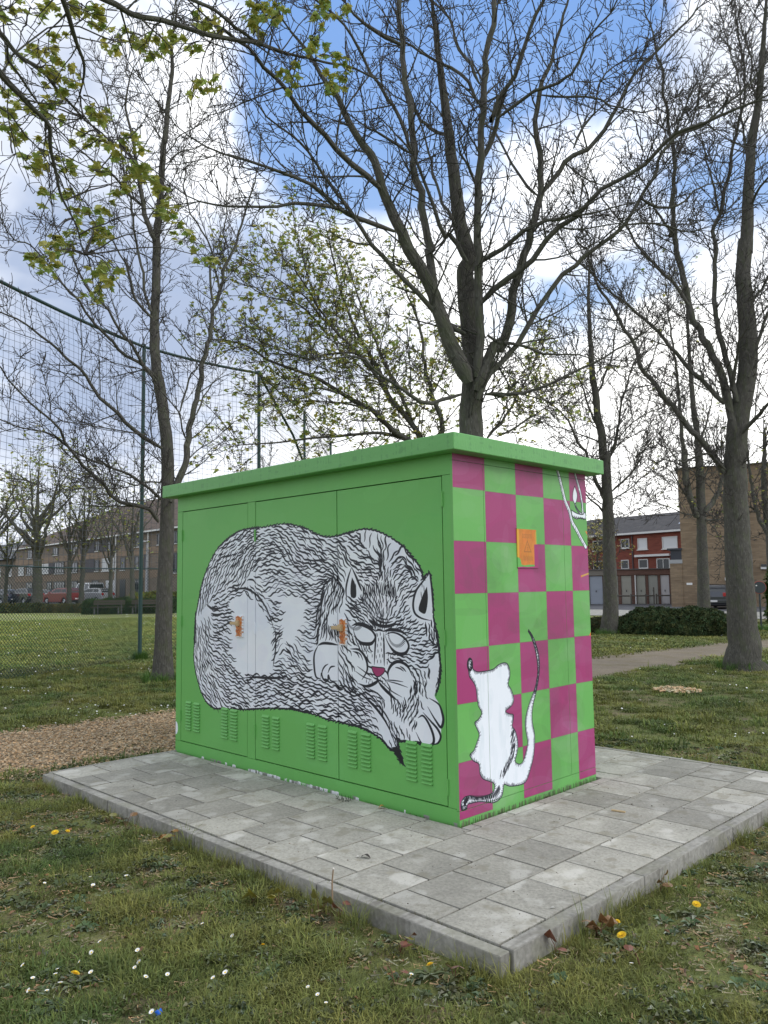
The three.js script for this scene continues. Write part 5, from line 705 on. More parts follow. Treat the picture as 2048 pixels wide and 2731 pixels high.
function tracedTree(key, label, o, group) {
  const limbs = TRACED[key], b = limbs[0][0], tree = thing('maple_tree', label, 'tree', [b[0], 0, b[2]], 0, group), r = rng(o.seed);
  const T = { o: { rmin: 0.0042, sparse: 1, spacing: 0.2, reach: 0.95, len: 1, grain: 1, depth: 2, rise: [0.05, 0.07, 0.05], low: 2.2, ...o }, branches: new Shape3(), twigs: new Shape3(), tips: [] };
  limbs.forEach((pts, k) => {
    const trunk = k === 0, big = pts[0][3] > 0.06, { P, R, L } = smoothLimb(pts, trunk ? 0.12 : big ? 0.12 : 0.16, trunk ? 0.012 : 0.035, k * 3 + o.seed);
    if (trunk) for (let i = 0; i < P.length; i++) { const y = P[i][1]; R[i] *= 1 + 0.55 * Math.exp(-Math.max(y, 0) / 0.16) + 0.08 * Math.exp(-Math.max(y, 0) / 0.7); }
    if (!trunk) for (let i = 0; i < P.length; i++) R[i] *= 1 - 0.42 * sstep(0.3, 0, (i / (P.length - 1)) * L / (R[0] * 2.2 + 0.05));
    const sides = trunk ? 18 : big ? 11 : pts[0][3] > 0.03 ? 8 : 6, s = new Shape3(), ph = r() * 9;
    s.tube(P, R, sides, Math.max(1, Math.round(R[0] * 6.28 / 0.55)), (i, j, l) => 1 + (trunk || big ? 0.06 : 0.09) * n3(Math.cos((j / sides) * 6.28) * 1.4 + ph, l * 2.6, Math.sin((j / sides) * 6.28) * 1.4) + (trunk ? 0.07 * Math.exp(-l / 0.35) * Math.cos(((j / sides) * 6.28) * 5 + ph) : 0));
    if (!(o.noMesh)) wpart(tree, trunk ? 'trunk' : 'limb', s.build(), big || trunk ? barkMat : limbMat);
    limbBranches(T, P, R, L, r, trunk ? 0.4 : 0.3);
  });
  stuff(wpart(tree, 'branches', T.branches.build(), limbMat)); stuff(wpart(tree, 'twigs', T.twigs.build(), twigMat));
  tree.userData.tips = undefined; return { tree, tips: T.tips, base: b, r };
}
// leaves: five-lobed, folded along the midrib
function leafGeo() {
  const o = [[0, 0], [0.16, -0.10], [0.52, 0.02], [0.36, 0.2], [0.58, 0.48], [0.3, 0.5], [0.2, 0.66], [0, 1.0], [-0.2, 0.66], [-0.3, 0.5], [-0.58, 0.48], [-0.36, 0.2], [-0.52, 0.02], [-0.16, -0.10]], s = new Shape3(), z = (q) => 0.32 * Math.abs(q[0]) - 0.22 * q[1] * q[1], c = [0, 0.32, z([0, 0.32])];
  for (let i = 0; i < o.length; i++) { const a = o[i], b = o[(i + 1) % o.length]; s.tri([a[0], a[1], z(a)], [b[0], b[1], z(b)], c); }
  return s.build();
}
const LEAF = leafGeo();
const leafMat = new THREE.MeshPhysicalMaterial({ color: rgb(0.37, 0.40, 0.10), roughness: 0.75, transmission: 0.5, thickness: 0, specularIntensity: 0.5, side: THREE.DoubleSide });
const budLeafMat = new THREE.MeshPhysicalMaterial({ color: rgb(0.44, 0.40, 0.09), roughness: 0.8, transmission: 0.5, thickness: 0, side: THREE.DoubleSide });
const tint = (r, a = 0.3) => { const k = 1 - a / 2 + a * r(), w = (r() - 0.5) * a; return [k * (1 + w), k, k * (1 - w * 0.5)]; };
function leavesAtTips(t, share, size, per, name = 'leaves', mat = leafMat) {
  const list = [], [bx, , bz] = t.base;
  for (const [p] of t.tips) { if (t.r() > share) continue; for (let k = 0; k < per; k++) { const s = size * (0.6 + 0.7 * t.r()); list.push([p[0] - bx + (t.r() - 0.5) * 0.09, p[1] + (t.r() - 0.6) * 0.08, p[2] - bz + (t.r() - 0.5) * 0.09, t.r() * 6.28, s, s, s, 1.6 + 1.2 * t.r(), (t.r() - 0.5) * 1.2, ...tint(t.r, 0.5)]); } }
  return instanced(name, LEAF, mat, list, t.tree);
}
const ROW = 'bare maples of the path avenue';
const tLeft = tracedTree('left', 'bare forked maple left of the cabinet, its trunk beside the tall net post', { seed: 11, spacing: 0.22, reach: 1.1, rmin: 0.0048 }, ROW);
const tCentre = tracedTree('centre', 'big bare maple rising straight behind the green cabinet roof', { seed: 23, spacing: 0.21, reach: 0.9, rmin: 0.0042, low: 2.9 }, ROW);
const tRight = tracedTree('right', 'thick bare maple on the lawn at the right edge of the photo', { seed: 37, spacing: 0.155, reach: 1.3, rmin: 0.0052 }, ROW);
const tMiddle = tracedTree('middle', 'slim bare maple just right of the cabinet, before the garages', { seed: 41, spacing: 0.17, reach: 2.0, rmin: 0.0072, grain: 1.4, len: 1.3, sparse: 1.2 }, ROW);
const tFar = tracedTree('far', 'bare maple with three steep limbs growing in front of the dark car', { seed: 53, spacing: 0.2, reach: 1.9, rmin: 0.009, grain: 1.6, len: 1.4, sparse: 1.3 }, ROW);
const tEdge = tracedTree('edge', 'leafing maple half cut off at the right edge beside the tall hedge', { seed: 59, spacing: 0.26, reach: 1.7, rmin: 0.01, grain: 1.7, len: 1.4, sparse: 1.3 }, ROW);
const tLeafy = tracedTree('leafy', 'maple in fresh yellow-green leaf fanning out low behind the cabinet', { seed: 67, spacing: 0.17, reach: 1.25, rmin: 0.0062, grain: 1.25, len: 1.15, sparse: 1.1, rise: [0.05, 0.05, 0.03], low: 1.8 }, ROW);
leavesAtTips(tLeafy, 0.42, 0.078, 3); leavesAtTips(tEdge, 0.12, 0.11, 2); leavesAtTips(tFar, 0.03, 0.10, 2);
// the tree that overhangs from the left: trunk outside the frame, drooping limbs with the first leaves
{
  const near = TRACED.near, B = [-2.3, -0.05, 4.4], fork = [-2.32, 3.5, 4.38], up = (k, y) => { const q = near[k][0]; return limb([fork[0], fork[1], fork[2], 0.085, lerp(fork[0], q[0], 0.35), fork[1] + (y - fork[1]) * 0.75, lerp(fork[2], q[2], 0.35), 0.065, lerp(fork[0], q[0], 0.75), lerp(y, q[1], 0.55), lerp(fork[2], q[2], 0.75), 0.045, q[0], q[1], q[2], q[3]]); };
  const join = (k, y) => [...up(k, y).slice(0, 3), ...near[k]];
  TRACED.overhang = [limb([...B, 0.19, -2.28, 1.2, 4.42, 0.165, ...fork, 0.14, -2.2, 5.2, 4.2, 0.10, -2.3, 7.4, 4.3, 0.06, -2.1, 9.5, 4.2, 0.02]), join(0, 6.0), join(1, 5.2), join(2, 7.6), join(3, 7.9), join(4, 8.4), ...near.slice(5)];
  const t = tracedTree('overhang', 'nearest maple whose leafing branches droop into the top left corner', { seed: 71, spacing: 0.55, reach: 0.42, rmin: 0.003, sparse: 1.6, len: 0.7, low: 3.6, rise: [0.02, 0.05, 0.04] }, ROW);
  const all = near.flat(), tw = new Shape3(), list = [], r = t.r, [bx, , bz] = t.base;
  for (const c of TRACED.clusters) {
    let best = null, bd = 9; for (const q of all) { const d = Math.hypot(q[0] - c[0], q[1] - c[1], q[2] - c[2]); if (d < bd) { bd = d; best = q; } }
    const e = bd > 1.3 ? [c[0] + (best[0] - c[0]) * (1.3 / bd), c[1] + (best[1] - c[1]) * (1.3 / bd) + 0.2, c[2] + (best[2] - c[2]) * (1.3 / bd)] : best, mid = [lerp(e[0], c[0], 0.5), lerp(e[1], c[1], 0.5) + 0.06, lerp(e[2], c[2], 0.5)];
    const sp = new THREE.CatmullRomCurve3([e, mid, c].map((q) => V3(q[0], q[1], q[2]))).getPoints(7).map((v) => [v.x + (r() - 0.5) * 0.02, v.y + (r() - 0.5) * 0.02, v.z + (r() - 0.5) * 0.02]); tw.tube(sp, sp.map((_, i) => lerp(0.007, 0.0032, i / 7)), 4);
    for (let k = 0; k < 5; k++) { const a = r() * 6.28, l = 0.03 + r() * 0.075, q = [c[0] + Math.cos(a) * l, c[1] + (r() - 0.55) * 0.12, c[2] + Math.sin(a) * l]; tw.tube([c, [lerp(c[0], q[0], 0.5), lerp(c[1], q[1], 0.5) + 0.015, lerp(c[2], q[2], 0.5)], q], [0.003, 0.0026, 0.002], 3); for (let m = 0; m < 4; m++) { const s = 0.035 + 0.045 * r(); list.push([q[0] - bx + (r() - 0.5) * 0.04, q[1] + (r() - 0.7) * 0.05, q[2] - bz + (r() - 0.5) * 0.04, r() * 6.28, s, s, s, 1.7 + 1.1 * r(), (r() - 0.5) * 1.3, ...tint(r, 0.45)]); } }
  }
  stuff(wpart(t.tree, 'leafy_twigs', tw.build(), twigMat)); instanced('leaves', LEAF, leafMat, list, t.tree);
}
// root suckers and grass round the foot of the left maple are grown with the turf further down

// ---------------------------------------------------------------- smaller trees standing before the houses
const farBark = std({ map: barkMap, roughness: 0.95 }), farTwig = plain(0.09, 0.08, 0.065);
function freeTree(label, seed, o) {
  const { h = 8, fork = 2.4, rad = 0.2, spread = 0.55, n = 7, leaf = 0.4, size = 0.16, mat = leafMat, up = 0.06 } = o, r = rng(seed), tree = thing('young_tree', label, 'tree', [0, 0, 0], 0, o.group);
  const T = { o: { rmin: o.rmin ?? 0.011, sparse: o.sparse ?? 2.6, spacing: o.spacing ?? 0.6, reach: h * 0.2, len: 2.2, grain: 2.6, depth: 2, rise: [up, 0.06, 0.03], low: fork * 0.9 }, branches: new Shape3(), twigs: new Shape3(), tips: [] };
  const lean = (r() - 0.5) * 0.4, P0 = [[0, -0.1, 0, rad * 1.3], [lean * 0.3, fork * 0.5, 0, rad], [lean * 0.5, fork, 0.05, rad * 0.9], [lean, h * 0.6, 0.1, rad * 0.45], [lean * 1.2, h * 0.97, 0, 0.02]];
  const limbs = [P0]; for (let k = 0; k < n; k++) { const a = (k / n) * 6.28 + r() * 0.6, y0 = fork + (k / n) * h * 0.28, R = h * spread * (0.55 + 0.35 * r()) * (1 - 0.4 * (k / n)), top = y0 + (h - y0) * (0.5 + 0.45 * r()), c = Math.cos(a), s = Math.sin(a); limbs.push([[lean * 0.5, y0, 0.05, rad * 0.5], [lean * 0.5 + c * R * 0.35, lerp(y0, top, 0.3), s * R * 0.35, rad * 0.36], [lean * 0.5 + c * R * 0.7, lerp(y0, top, 0.65), s * R * 0.7, rad * 0.22], [lean * 0.5 + c * R, top, s * R, 0.025]]); }
  limbs.forEach((pts, k) => { const { P, R, L } = smoothLimb(pts, 0.4, k ? 0.12 : 0.04, seed + k); part(tree, k ? 'limb' : 'trunk', new Shape3().tube(P, R, k ? 5 : 9).build(), farBark); limbBranches(T, P, R, L, r, k ? 0.6 : fork); });
  stuff(part(tree, 'branches', T.branches.build(), farBark)); stuff(part(tree, 'twigs', T.twigs.build(), farTwig));
  if (leaf) leavesAtTips({ tree, tips: T.tips, base: [0, 0, 0], r }, leaf, size, 2, 'leaves', mat);
  return tree;
}
const place = (o, x, z, turn = 0, s = 1, sy = s) => { o.position.set(x, 0, z); o.rotation.y = turn; o.scale.set(s, sy, s); return o; };
{
  const G = 'young trees in front of the brick row houses';
  const A = freeTree('broad tree with a thick trunk hiding the black parked car', 101, { h: 11.5, fork: 3.6, rad: 0.33, spread: 0.5, n: 9, leaf: 0.42, size: 0.19, group: G });
  place(A, -54.4, -18.65, 0.4);
  const B = freeTree('slender tree directly left of the red car boot', 103, { h: 9.5, fork: 3.0, rad: 0.17, spread: 0.34, n: 6, leaf: 0.2, size: 0.15, group: G });
  place(B, -53.64, -20.61, 1.2);
  place(copyOf(B, 'slender tree between the red car and the silver car'), -53.3, -21.35, 3.0, 1.05);
  place(copyOf(B, 'thin crooked tree to the right of the silver car'), -56.1, -24.9, 4.4, 0.95);
  place(copyOf(B, 'young tree behind the bench, left of the tall green post'), -48.2, -22.7, 5.6, 1.0);
  place(copyOf(B, 'thin tree before the navy car at the left photo edge'), -58.9, -18.06, 2.1, 0.85);
  place(copyOf(A, 'leafing tree cut off by the left photo edge'), -57.5, -15.6, 2.6, 0.95);
  const C = freeTree('distant bare tree showing between the left maple and the cabinet roof', 107, { h: 13, fork: 4, rad: 0.24, spread: 0.36, n: 10, leaf: 0, rmin: 0.02, group: 'distant bare trees above the roofs' });
  place(C, -56, -40, 0.3);
  place(copyOf(C, 'distant bare tree right of the white downpipe, behind the cabinet'), -58, -47, 2.3, 0.95);
  const D = freeTree('yellow-green leafing tree before the red brick house', 109, { h: 5.6, fork: 1.3, rad: 0.12, spread: 0.42, n: 8, leaf: 0.75, size: 0.14, mat: budLeafMat, rmin: 0.012, group: 'leafing trees among the garages' });
  place(D, -29.0, -51.5, 0.7);
  place(copyOf(D, 'leafing tree close behind the cabinet roof, left of the garages'), -25.5, -30.5, 2.2, 1.1, 1.2);
}
// ---------------------------------------------------------------- ball court fence: tall green posts, net above, chain link below
const fenceMat = plain(0.022, 0.062, 0.058, { roughness: 0.5 }), wireMat = plain(0.03, 0.055, 0.05, { roughness: 0.5, metalness: 0.3 }), netMat = plain(0.10, 0.12, 0.14);
{
  const f = thing('ball_court_fence', 'tall dark green court fence with chain link below and a wide-meshed net above', 'fence', [-13.2, 0, -4.8]);
  const H = 7.18, pts = [[-8.4, 4.2], [-11.25, -0.85], [-13.2, -4.8], [-13.3, -8.1], [-16.1, -11.9], [-19.3, -15.8]], tall = [H, H, H, H, H - 0.05, H - 0.1];
  pts.forEach(([x, z], i) => wpart(f, 'post', new THREE.CylinderGeometry(0.042, 0.045, tall[i] + 0.1, 12).translate(x, tall[i] / 2 - 0.05, z), fenceMat));
  const mesh = new Shape3(), net = new Shape3();
  for (let k = 0; k < pts.length - 1; k++) {
    const [ax, az] = pts[k], [bx, bz] = pts[k + 1], L = Math.hypot(bx - ax, bz - az), at = (s, y, sag = 0) => [lerp(ax, bx, s / L) + sag, y, lerp(az, bz, s / L)];
    const rail = (y, r, sg = 0.05) => new Shape3().tube(Array.from({ length: 9 }, (_, i) => { const s = (i / 8) * L, q = at(s, y - sg * Math.sin((i / 8) * Math.PI)); return q; }), Array(9).fill(r), 6).build();
    wpart(f, 'top_rail', rail(H - 0.06, k < 3 ? 0.034 : 0.022), fenceMat);
    if (k < 3) {
      wpart(f, 'tension_wire', rail(2.02, 0.012, 0.02), fenceMat);
      const c = 0.072, h = 2.0; for (let s = -h; s < L; s += c) for (const d of [1, -1]) { let s0 = s, s1 = s + h, y0 = 0.02, y1 = h; if (s0 < 0) { y0 += -s0; s0 = 0; } if (s1 > L) { y1 -= s1 - L; s1 = L; } if (s1 - s0 < 0.02) continue; const a = d > 0 ? at(s0, y0) : at(s0, h + 0.02 - y0), b = d > 0 ? at(s1, y1) : at(s1, h + 0.02 - y1); mesh.tube([a, b], [0.0042, 0.0042], 3); }
    }
    const q = 0.128, sag = (s, y) => 0.12 * Math.sin((s / L) * Math.PI) * Math.sin(((y - 2) / 5.2) * Math.PI) + 0.02 * n3(s * 0.9, y * 0.9, k);
    for (let s = q; s < L; s += q) net.tube(Array.from({ length: 9 }, (_, i) => { const y = lerp(1.98, H - 0.08, i / 8), w = 0.02 * n3(s, y * 0.7, 4); return at(clamp(s + w, 0, L), y, sag(s, y)); }), Array(9).fill(0.0036), 3);
    for (let y = 2.05; y < H - 0.1; y += q) net.tube(Array.from({ length: 13 }, (_, i) => { const s = (i / 12) * L; return at(s, y - 0.06 * Math.sin((i / 12) * Math.PI) + 0.015 * n3(s, y, 8), sag(s, y)); }), Array(13).fill(0.0036), 3);
  }
  wpart(f, 'strut', new Shape3().tube([[-13.3, 7.1, -8.1], [-14.18, 5.84, -9.92], [-15.9, 3.2, -12.8]], [0.035, 0.035, 0.035], 7).build(), fenceMat);
  stuff(wpart(f, 'chain_link', mesh.build(), wireMat)); stuff(wpart(f, 'net', net.build(), netMat));
}

// ---------------------------------------------------------------- paved ground far off
function sheet(name, pts, y, mat) { let ar = 0; pts.forEach(([x, z], i) => { const q = pts[(i + 1) % pts.length]; ar += x * q[1] - q[0] * z; }); if (ar < 0) pts = [...pts].reverse(); const s = new Shape3(), id = pts.map(([x, z]) => s.vert(x, y, z, 0, 1, 0, x, -z)); for (let i = 1; i < pts.length - 1; i++) s.i.push(id[0], id[i + 1], id[i]); return setting(part(null, name, s.build(), mat)); }
sheet('garage_yard', [[-70, -74], [14, -74], [14, -36.2], [-70, -36.2]].reverse(), 0.012, asphaltMat);
sheet('footpath', [[-36, -36.19], [14, -36.19], [14, -29.3], [-36, -29.3]].reverse(), 0.016, pavementMat);
sheet('lawn_footpath', [[-7.6, -25.6], [12, -25.6], [12, -23.0], [-7.6, -23.0]].reverse(), 0.012, pavementMat);
sheet('car_park', [[-62, -17], [-58.5, -29], [-80, -46], [-140, -52], [-140, -12], [-80, -12]], 0.012, asphaltMat);

// ---------------------------------------------------------------- houses
const brickTex = (a, b, mortar, seed) => tex(512, 512, (u, v, px, py) => {
  const row = Math.floor(v * 16), uu = u * 8 + (row % 2) * 0.5, col = Math.floor(uu) % 8, fu = uu - Math.floor(uu), fv = v * 16 - row, k = vgrid[(col * 911 + row * 379 + seed * 71) & 65535], j = fu < 0.05 || fv < 0.13, blot = tf(u, v, 4, 4);
  const c = mix3(a, b, 0.2 + 0.4 * k + 0.5 * (blot - 0.3)), m = mix3(a, mortar, 0.55), n = 0.85 + 0.3 * tv2(u * 8, v * 64, 8, 64); return (j ? m : c).map((q) => q * n);
}, true, [1 / 3.0, 1 / 1.6]);
const tanMat = std({ map: brickTex([0.15, 0.105, 0.065], [0.29, 0.215, 0.135], [0.19, 0.165, 0.135], 1), roughness: 0.95 });
const tanMat2 = std({ map: brickTex([0.15, 0.12, 0.09], [0.25, 0.20, 0.15], [0.2, 0.18, 0.15], 4), roughness: 0.95 });
const bandMat = std({ map: brickTex([0.21, 0.15, 0.10], [0.29, 0.215, 0.15], [0.26, 0.2, 0.15], 3), roughness: 0.95 });
const redMat = std({ map: brickTex([0.16, 0.04, 0.026], [0.29, 0.085, 0.055], [0.16, 0.1, 0.08], 2), roughness: 0.95 });
const tileTex = (a, b) => tex(512, 512, (u, v) => { const row = Math.floor(v * 14), fv = v * 14 - row, uu = u * 16 + (row % 2) * 0.5, fu = uu - Math.floor(uu), k = vgrid[((Math.floor(uu) % 16) * 577 + row * 919) & 65535]; const c = mix3(a, b, 0.25 + 0.5 * k * (0.6 + 0.4 * tf(u, v, 6, 3))); return fv < 0.14 || fu < 0.07 ? c.map((q) => q * 0.6) : c; }, true, [1 / 4.2, 1 / 3.6]);
const darkTileMat = std({ map: tileTex([0.035, 0.034, 0.036], [0.095, 0.088, 0.085]), roughness: 0.85 }), brownTileMat = std({ map: tileTex([0.07, 0.05, 0.04], [0.16, 0.115, 0.09]), roughness: 0.9 }), greyTileMat = std({ map: tileTex([0.08, 0.085, 0.095], [0.17, 0.18, 0.2]), roughness: 0.8 });
const glassMat = plain(0.02, 0.026, 0.03, { roughness: 0.08 }), frameMat = plain(0.62, 0.62, 0.60, { roughness: 0.5 }), darkFrameMat = plain(0.05, 0.055, 0.06, { roughness: 0.5 }), curtainMat = plain(0.52, 0.53, 0.52), shutterMat = plain(0.68, 0.69, 0.70, { roughness: 0.6 }), panelMat = plain(0.085, 0.08, 0.085), whiteMat = plain(0.7, 0.7, 0.68, { roughness: 0.6 });
const frontOf = ([ax, az], [bx, bz]) => Math.atan2(-(bz - az), bx - ax);
function window_(parent, x0, x1, y0, y1, { frame = frameMat, pane = glassMat, bars = 1, z = 0, sill = true, fw = 0.07, name = 'window' } = {}) {
  const d = 0.06, g = [box(x0, x0 + fw, y0, y1, z, z + d), box(x1 - fw, x1, y0, y1, z, z + d), box(x0 + fw, x1 - fw, y1 - fw, y1, z, z + d - 0.004), box(x0 + fw, x1 - fw, y0, y0 + fw, z, z + d - 0.004)];
  for (let i = 1; i <= bars; i++) { const x = lerp(x0, x1, i / (bars + 1)); g.push(box(x - fw * 0.4, x + fw * 0.4, y0 + fw, y1 - fw, z, z + d - 0.01)); }
  const w = part(parent, name, g, frame); part(w, 'pane', box(x0 + fw, x1 - fw, y0 + fw, y1 - fw, z + 0.004, z + 0.02), pane);
  if (sill) part(w, 'sill', box(x0 - 0.06, x1 + 0.06, y0 - 0.07, y0 - 0.003, z, z + 0.14), whiteMat); return w;
}
function hipRoof(x0, x1, y0, y1, depth, in0, in1, o = 0.35) { const s = new Shape3(), A = [x0 - o, y0, o], B = [x1 + o, y0, o], C = [x1 + o, y0, -depth - o], D = [x0 - o, y0, -depth - o], E = [x0 + in0, y1, -depth / 2], F = [x1 - in1, y1, -depth / 2]; const l = Math.hypot(depth / 2, y1 - y0); s.quad(A, B, F, E).quad(C, D, E, F).tri(B, C, F).tri(D, A, E); const g = s.build(), p = g.attributes.position, uv = g.attributes.uv; for (let i = 0; i < p.count; i++) uv.setXY(i, p.getX(i) + (i >= 8 ? p.getZ(i) : 0), (p.getY(i) - y0) * (l / (y1 - y0))); return g; }
{ // brick row at the far side of the field
  const A = [-118.58, -41.31], Bq = [-76.24, -38.19], b = thing('row_houses', 'long brown brick row of three-storey houses with a hipped roof behind the parked cars', 'building', [A[0], 0, A[1]], frontOf(A, Bq));
  part(b, 'wall', box(-3, 58, -0.2, 7.6, -11, 0), tanMat2); part(b, 'brick_band', box(-3.001, 58.001, 2.62, 3.42, 0.003, 0.05), bandMat); part(b, 'brick_band', box(-3.001, 58.001, 5.15, 5.85, 0.003, 0.05), bandMat);
  part(b, 'roof', hipRoof(-3, 58, 7.62, 12.3, 11, 25, 9), brownTileMat); part(b, 'gutter', box(-3.4, 58.4, 7.44, 7.6, 0.36, 0.5), whiteMat);
  const W = { frame: darkFrameMat, z: 0.05, fw: 0.12 }, L = (list, o) => list.forEach(([a, c, y0, y1, bars = 1]) => window_(b, a, c, y0, y1, { ...W, bars, ...o }));
  L([[20.7, 23.2, 6.0, 7.3, 2], [29.3, 30.6, 6.0, 7.2], [33.1, 34.6, 6.0, 7.2], [13.9, 15.9, 6.05, 7.1], [40.8, 42.9, 6.0, 7.2], [46.5, 48.5, 6.0, 7.2], [50.1, 51.1, 5.95, 7.2], [3, 5, 6.0, 7.2]], {});
  L([[2.6, 5.6, 3.6, 5.05, 2], [14.6, 18.4, 3.55, 5.1, 3], [21.3, 23.4, 3.6, 4.9], [29.2, 30.5, 3.6, 4.95], [37, 38.2, 3.55, 5.0], [40.8, 42.9, 3.55, 5.0], [50.1, 51.1, 3.0, 5.0]], {});
  L([[9.4, 12.3, 3.65, 5.0], [31.5, 35.1, 3.55, 5.05, 2], [-1.2, 1.3, 3.6, 5.0]], { pane: curtainMat, frame: frameMat });
  L([[2.6, 5.4, 1.0, 2.5, 2], [11.8, 13.7, 1.0, 2.5], [14.6, 18.8, 1.0, 2.5, 3], [20.6, 23.5, 1.0, 2.5, 1], [28.4, 30.4, 1.0, 2.5], [40.7, 43, 0.9, 2.5, 2], [47, 49.5, 0.9, 2.5]], {});
  for (const [a, c, y0, y1] of [[24.2, 28.9, 3.5, 5.1], [24.2, 28.9, 5.9, 7.3], [12.35, 14.3, 3.6, 5.05], [30.8, 32.8, 5.9, 7.3], [43.2, 44.0, 3.5, 5.1]]) part(b, 'cladding_panel', box(a, c, y0, y1, 0.052, 0.075), panelMat);
  part(b, 'garage_door', box(32.7, 35.2, 0, 2.45, 0.01, 0.06), shutterMat); part(b, 'door', box(36.8, 38.3, 0, 2.5, 0.01, 0.06), darkFrameMat);
  for (const x of [35.8, 44.5]) part(b, 'downpipe', new THREE.CylinderGeometry(0.09, 0.09, 7.5, 8).translate(x, 3.75, 0.18), whiteMat);
}
{ const b = thing('grey_roofed_house', 'house with a low grey roof beyond the row houses at the left photo edge', 'building', [-118.58, 0, -41.31], frontOf([-118.58, -41.31], [-76.24, -38.19])); part(b, 'wall', box(-40, -3.6, -0.2, 6.2, -10, -0.6), tanMat2); part(b, 'roof', hipRoof(-40, -3.6, 6.22, 9.6, 10, 4, 4), greyTileMat); for (const x of [-9, -15, -22]) { window_(b, x, x + 2, 3.6, 4.9, { frame: frameMat, z: -0.6, fw: 0.12 }); window_(b, x, x + 2, 0.9, 2.3, { frame: darkFrameMat, z: -0.6, fw: 0.12 }); } }
{ // red brick house behind the garages
  const A = [-30.85, -59.01], Bq = [-24.96, -57.93], b = thing('red_brick_house', 'red brick house with white shutters and a dark tiled roof behind the garages', 'building', [A[0], 0, A[1]], frontOf(A, Bq));
  part(b, 'wall', box(-7, 1.5, -0.2, 5.5, -8, 0), redMat); part(b, 'wall', box(1.5, 12, -0.2, 5.5, -8, 0.25), redMat);
  part(b, 'roof', hipRoof(-7, 12, 5.66, 7.5, 8, 0.1, 0.1, 0.4), darkTileMat); part(b, 'fascia', box(-7.4, 12.4, 5.5, 5.65, 0.05, 0.62), whiteMat);
  const w = (a, c, y0, y1, o) => window_(b, a, c, y0, y1, { z: 0.25, fw: 0.08, ...o });
  w(2.04, 3.0, 4.2, 5.14, { pane: shutterMat, bars: 0 }); w(4.46, 5.9, 4.16, 5.14, { pane: shutterMat, bars: 0 }); w(2.06, 3.0, 2.6, 3.4, { bars: 0 }); w(3.84, 5.1, 2.3, 3.4, { bars: 1 });
  window_(b, 0.05, 0.85, 2.6, 3.4, { bars: 0 }); window_(b, 0.1, 1.0, 4.4, 5.2, { bars: 1 }); window_(b, -3, -1.8, 4.3, 5.2, { bars: 1 }); window_(b, -3, -1.8, 2.5, 3.4, { bars: 1 });
  part(b, 'awning', box(1.8, 5.2, 3.58, 3.76, 0.26, 0.5), whiteMat); part(b, 'downpipe', new THREE.CylinderGeometry(0.05, 0.05, 5.4, 8).translate(1.52, 2.7, 0.34), darkFrameMat);
  const sl = part(b, 'skylight', new THREE.BoxGeometry(0.9, 0.05, 0.7), plain(0.6, 0.65, 0.7, { roughness: 0.15 })); sl.position.set(5.6, 6.15, -0.85); sl.rotation.x = 0.43;
  part(b, 'roof_vent', [box(5.1, 5.6, 7.02, 7.1, -2.9, -2.5), box(5.3, 5.42, 7.1, 7.5, -2.8, -2.66)], whiteMat);
  part(b, 'aerial', [box(5.0, 5.03, 7.2, 9.2, -4.0, -3.97), box(4.6, 5.5, 8.9, 8.92, -4, -3.98), box(4.7, 5.4, 8.5, 8.52, -4, -3.98)], darkFrameMat);
}
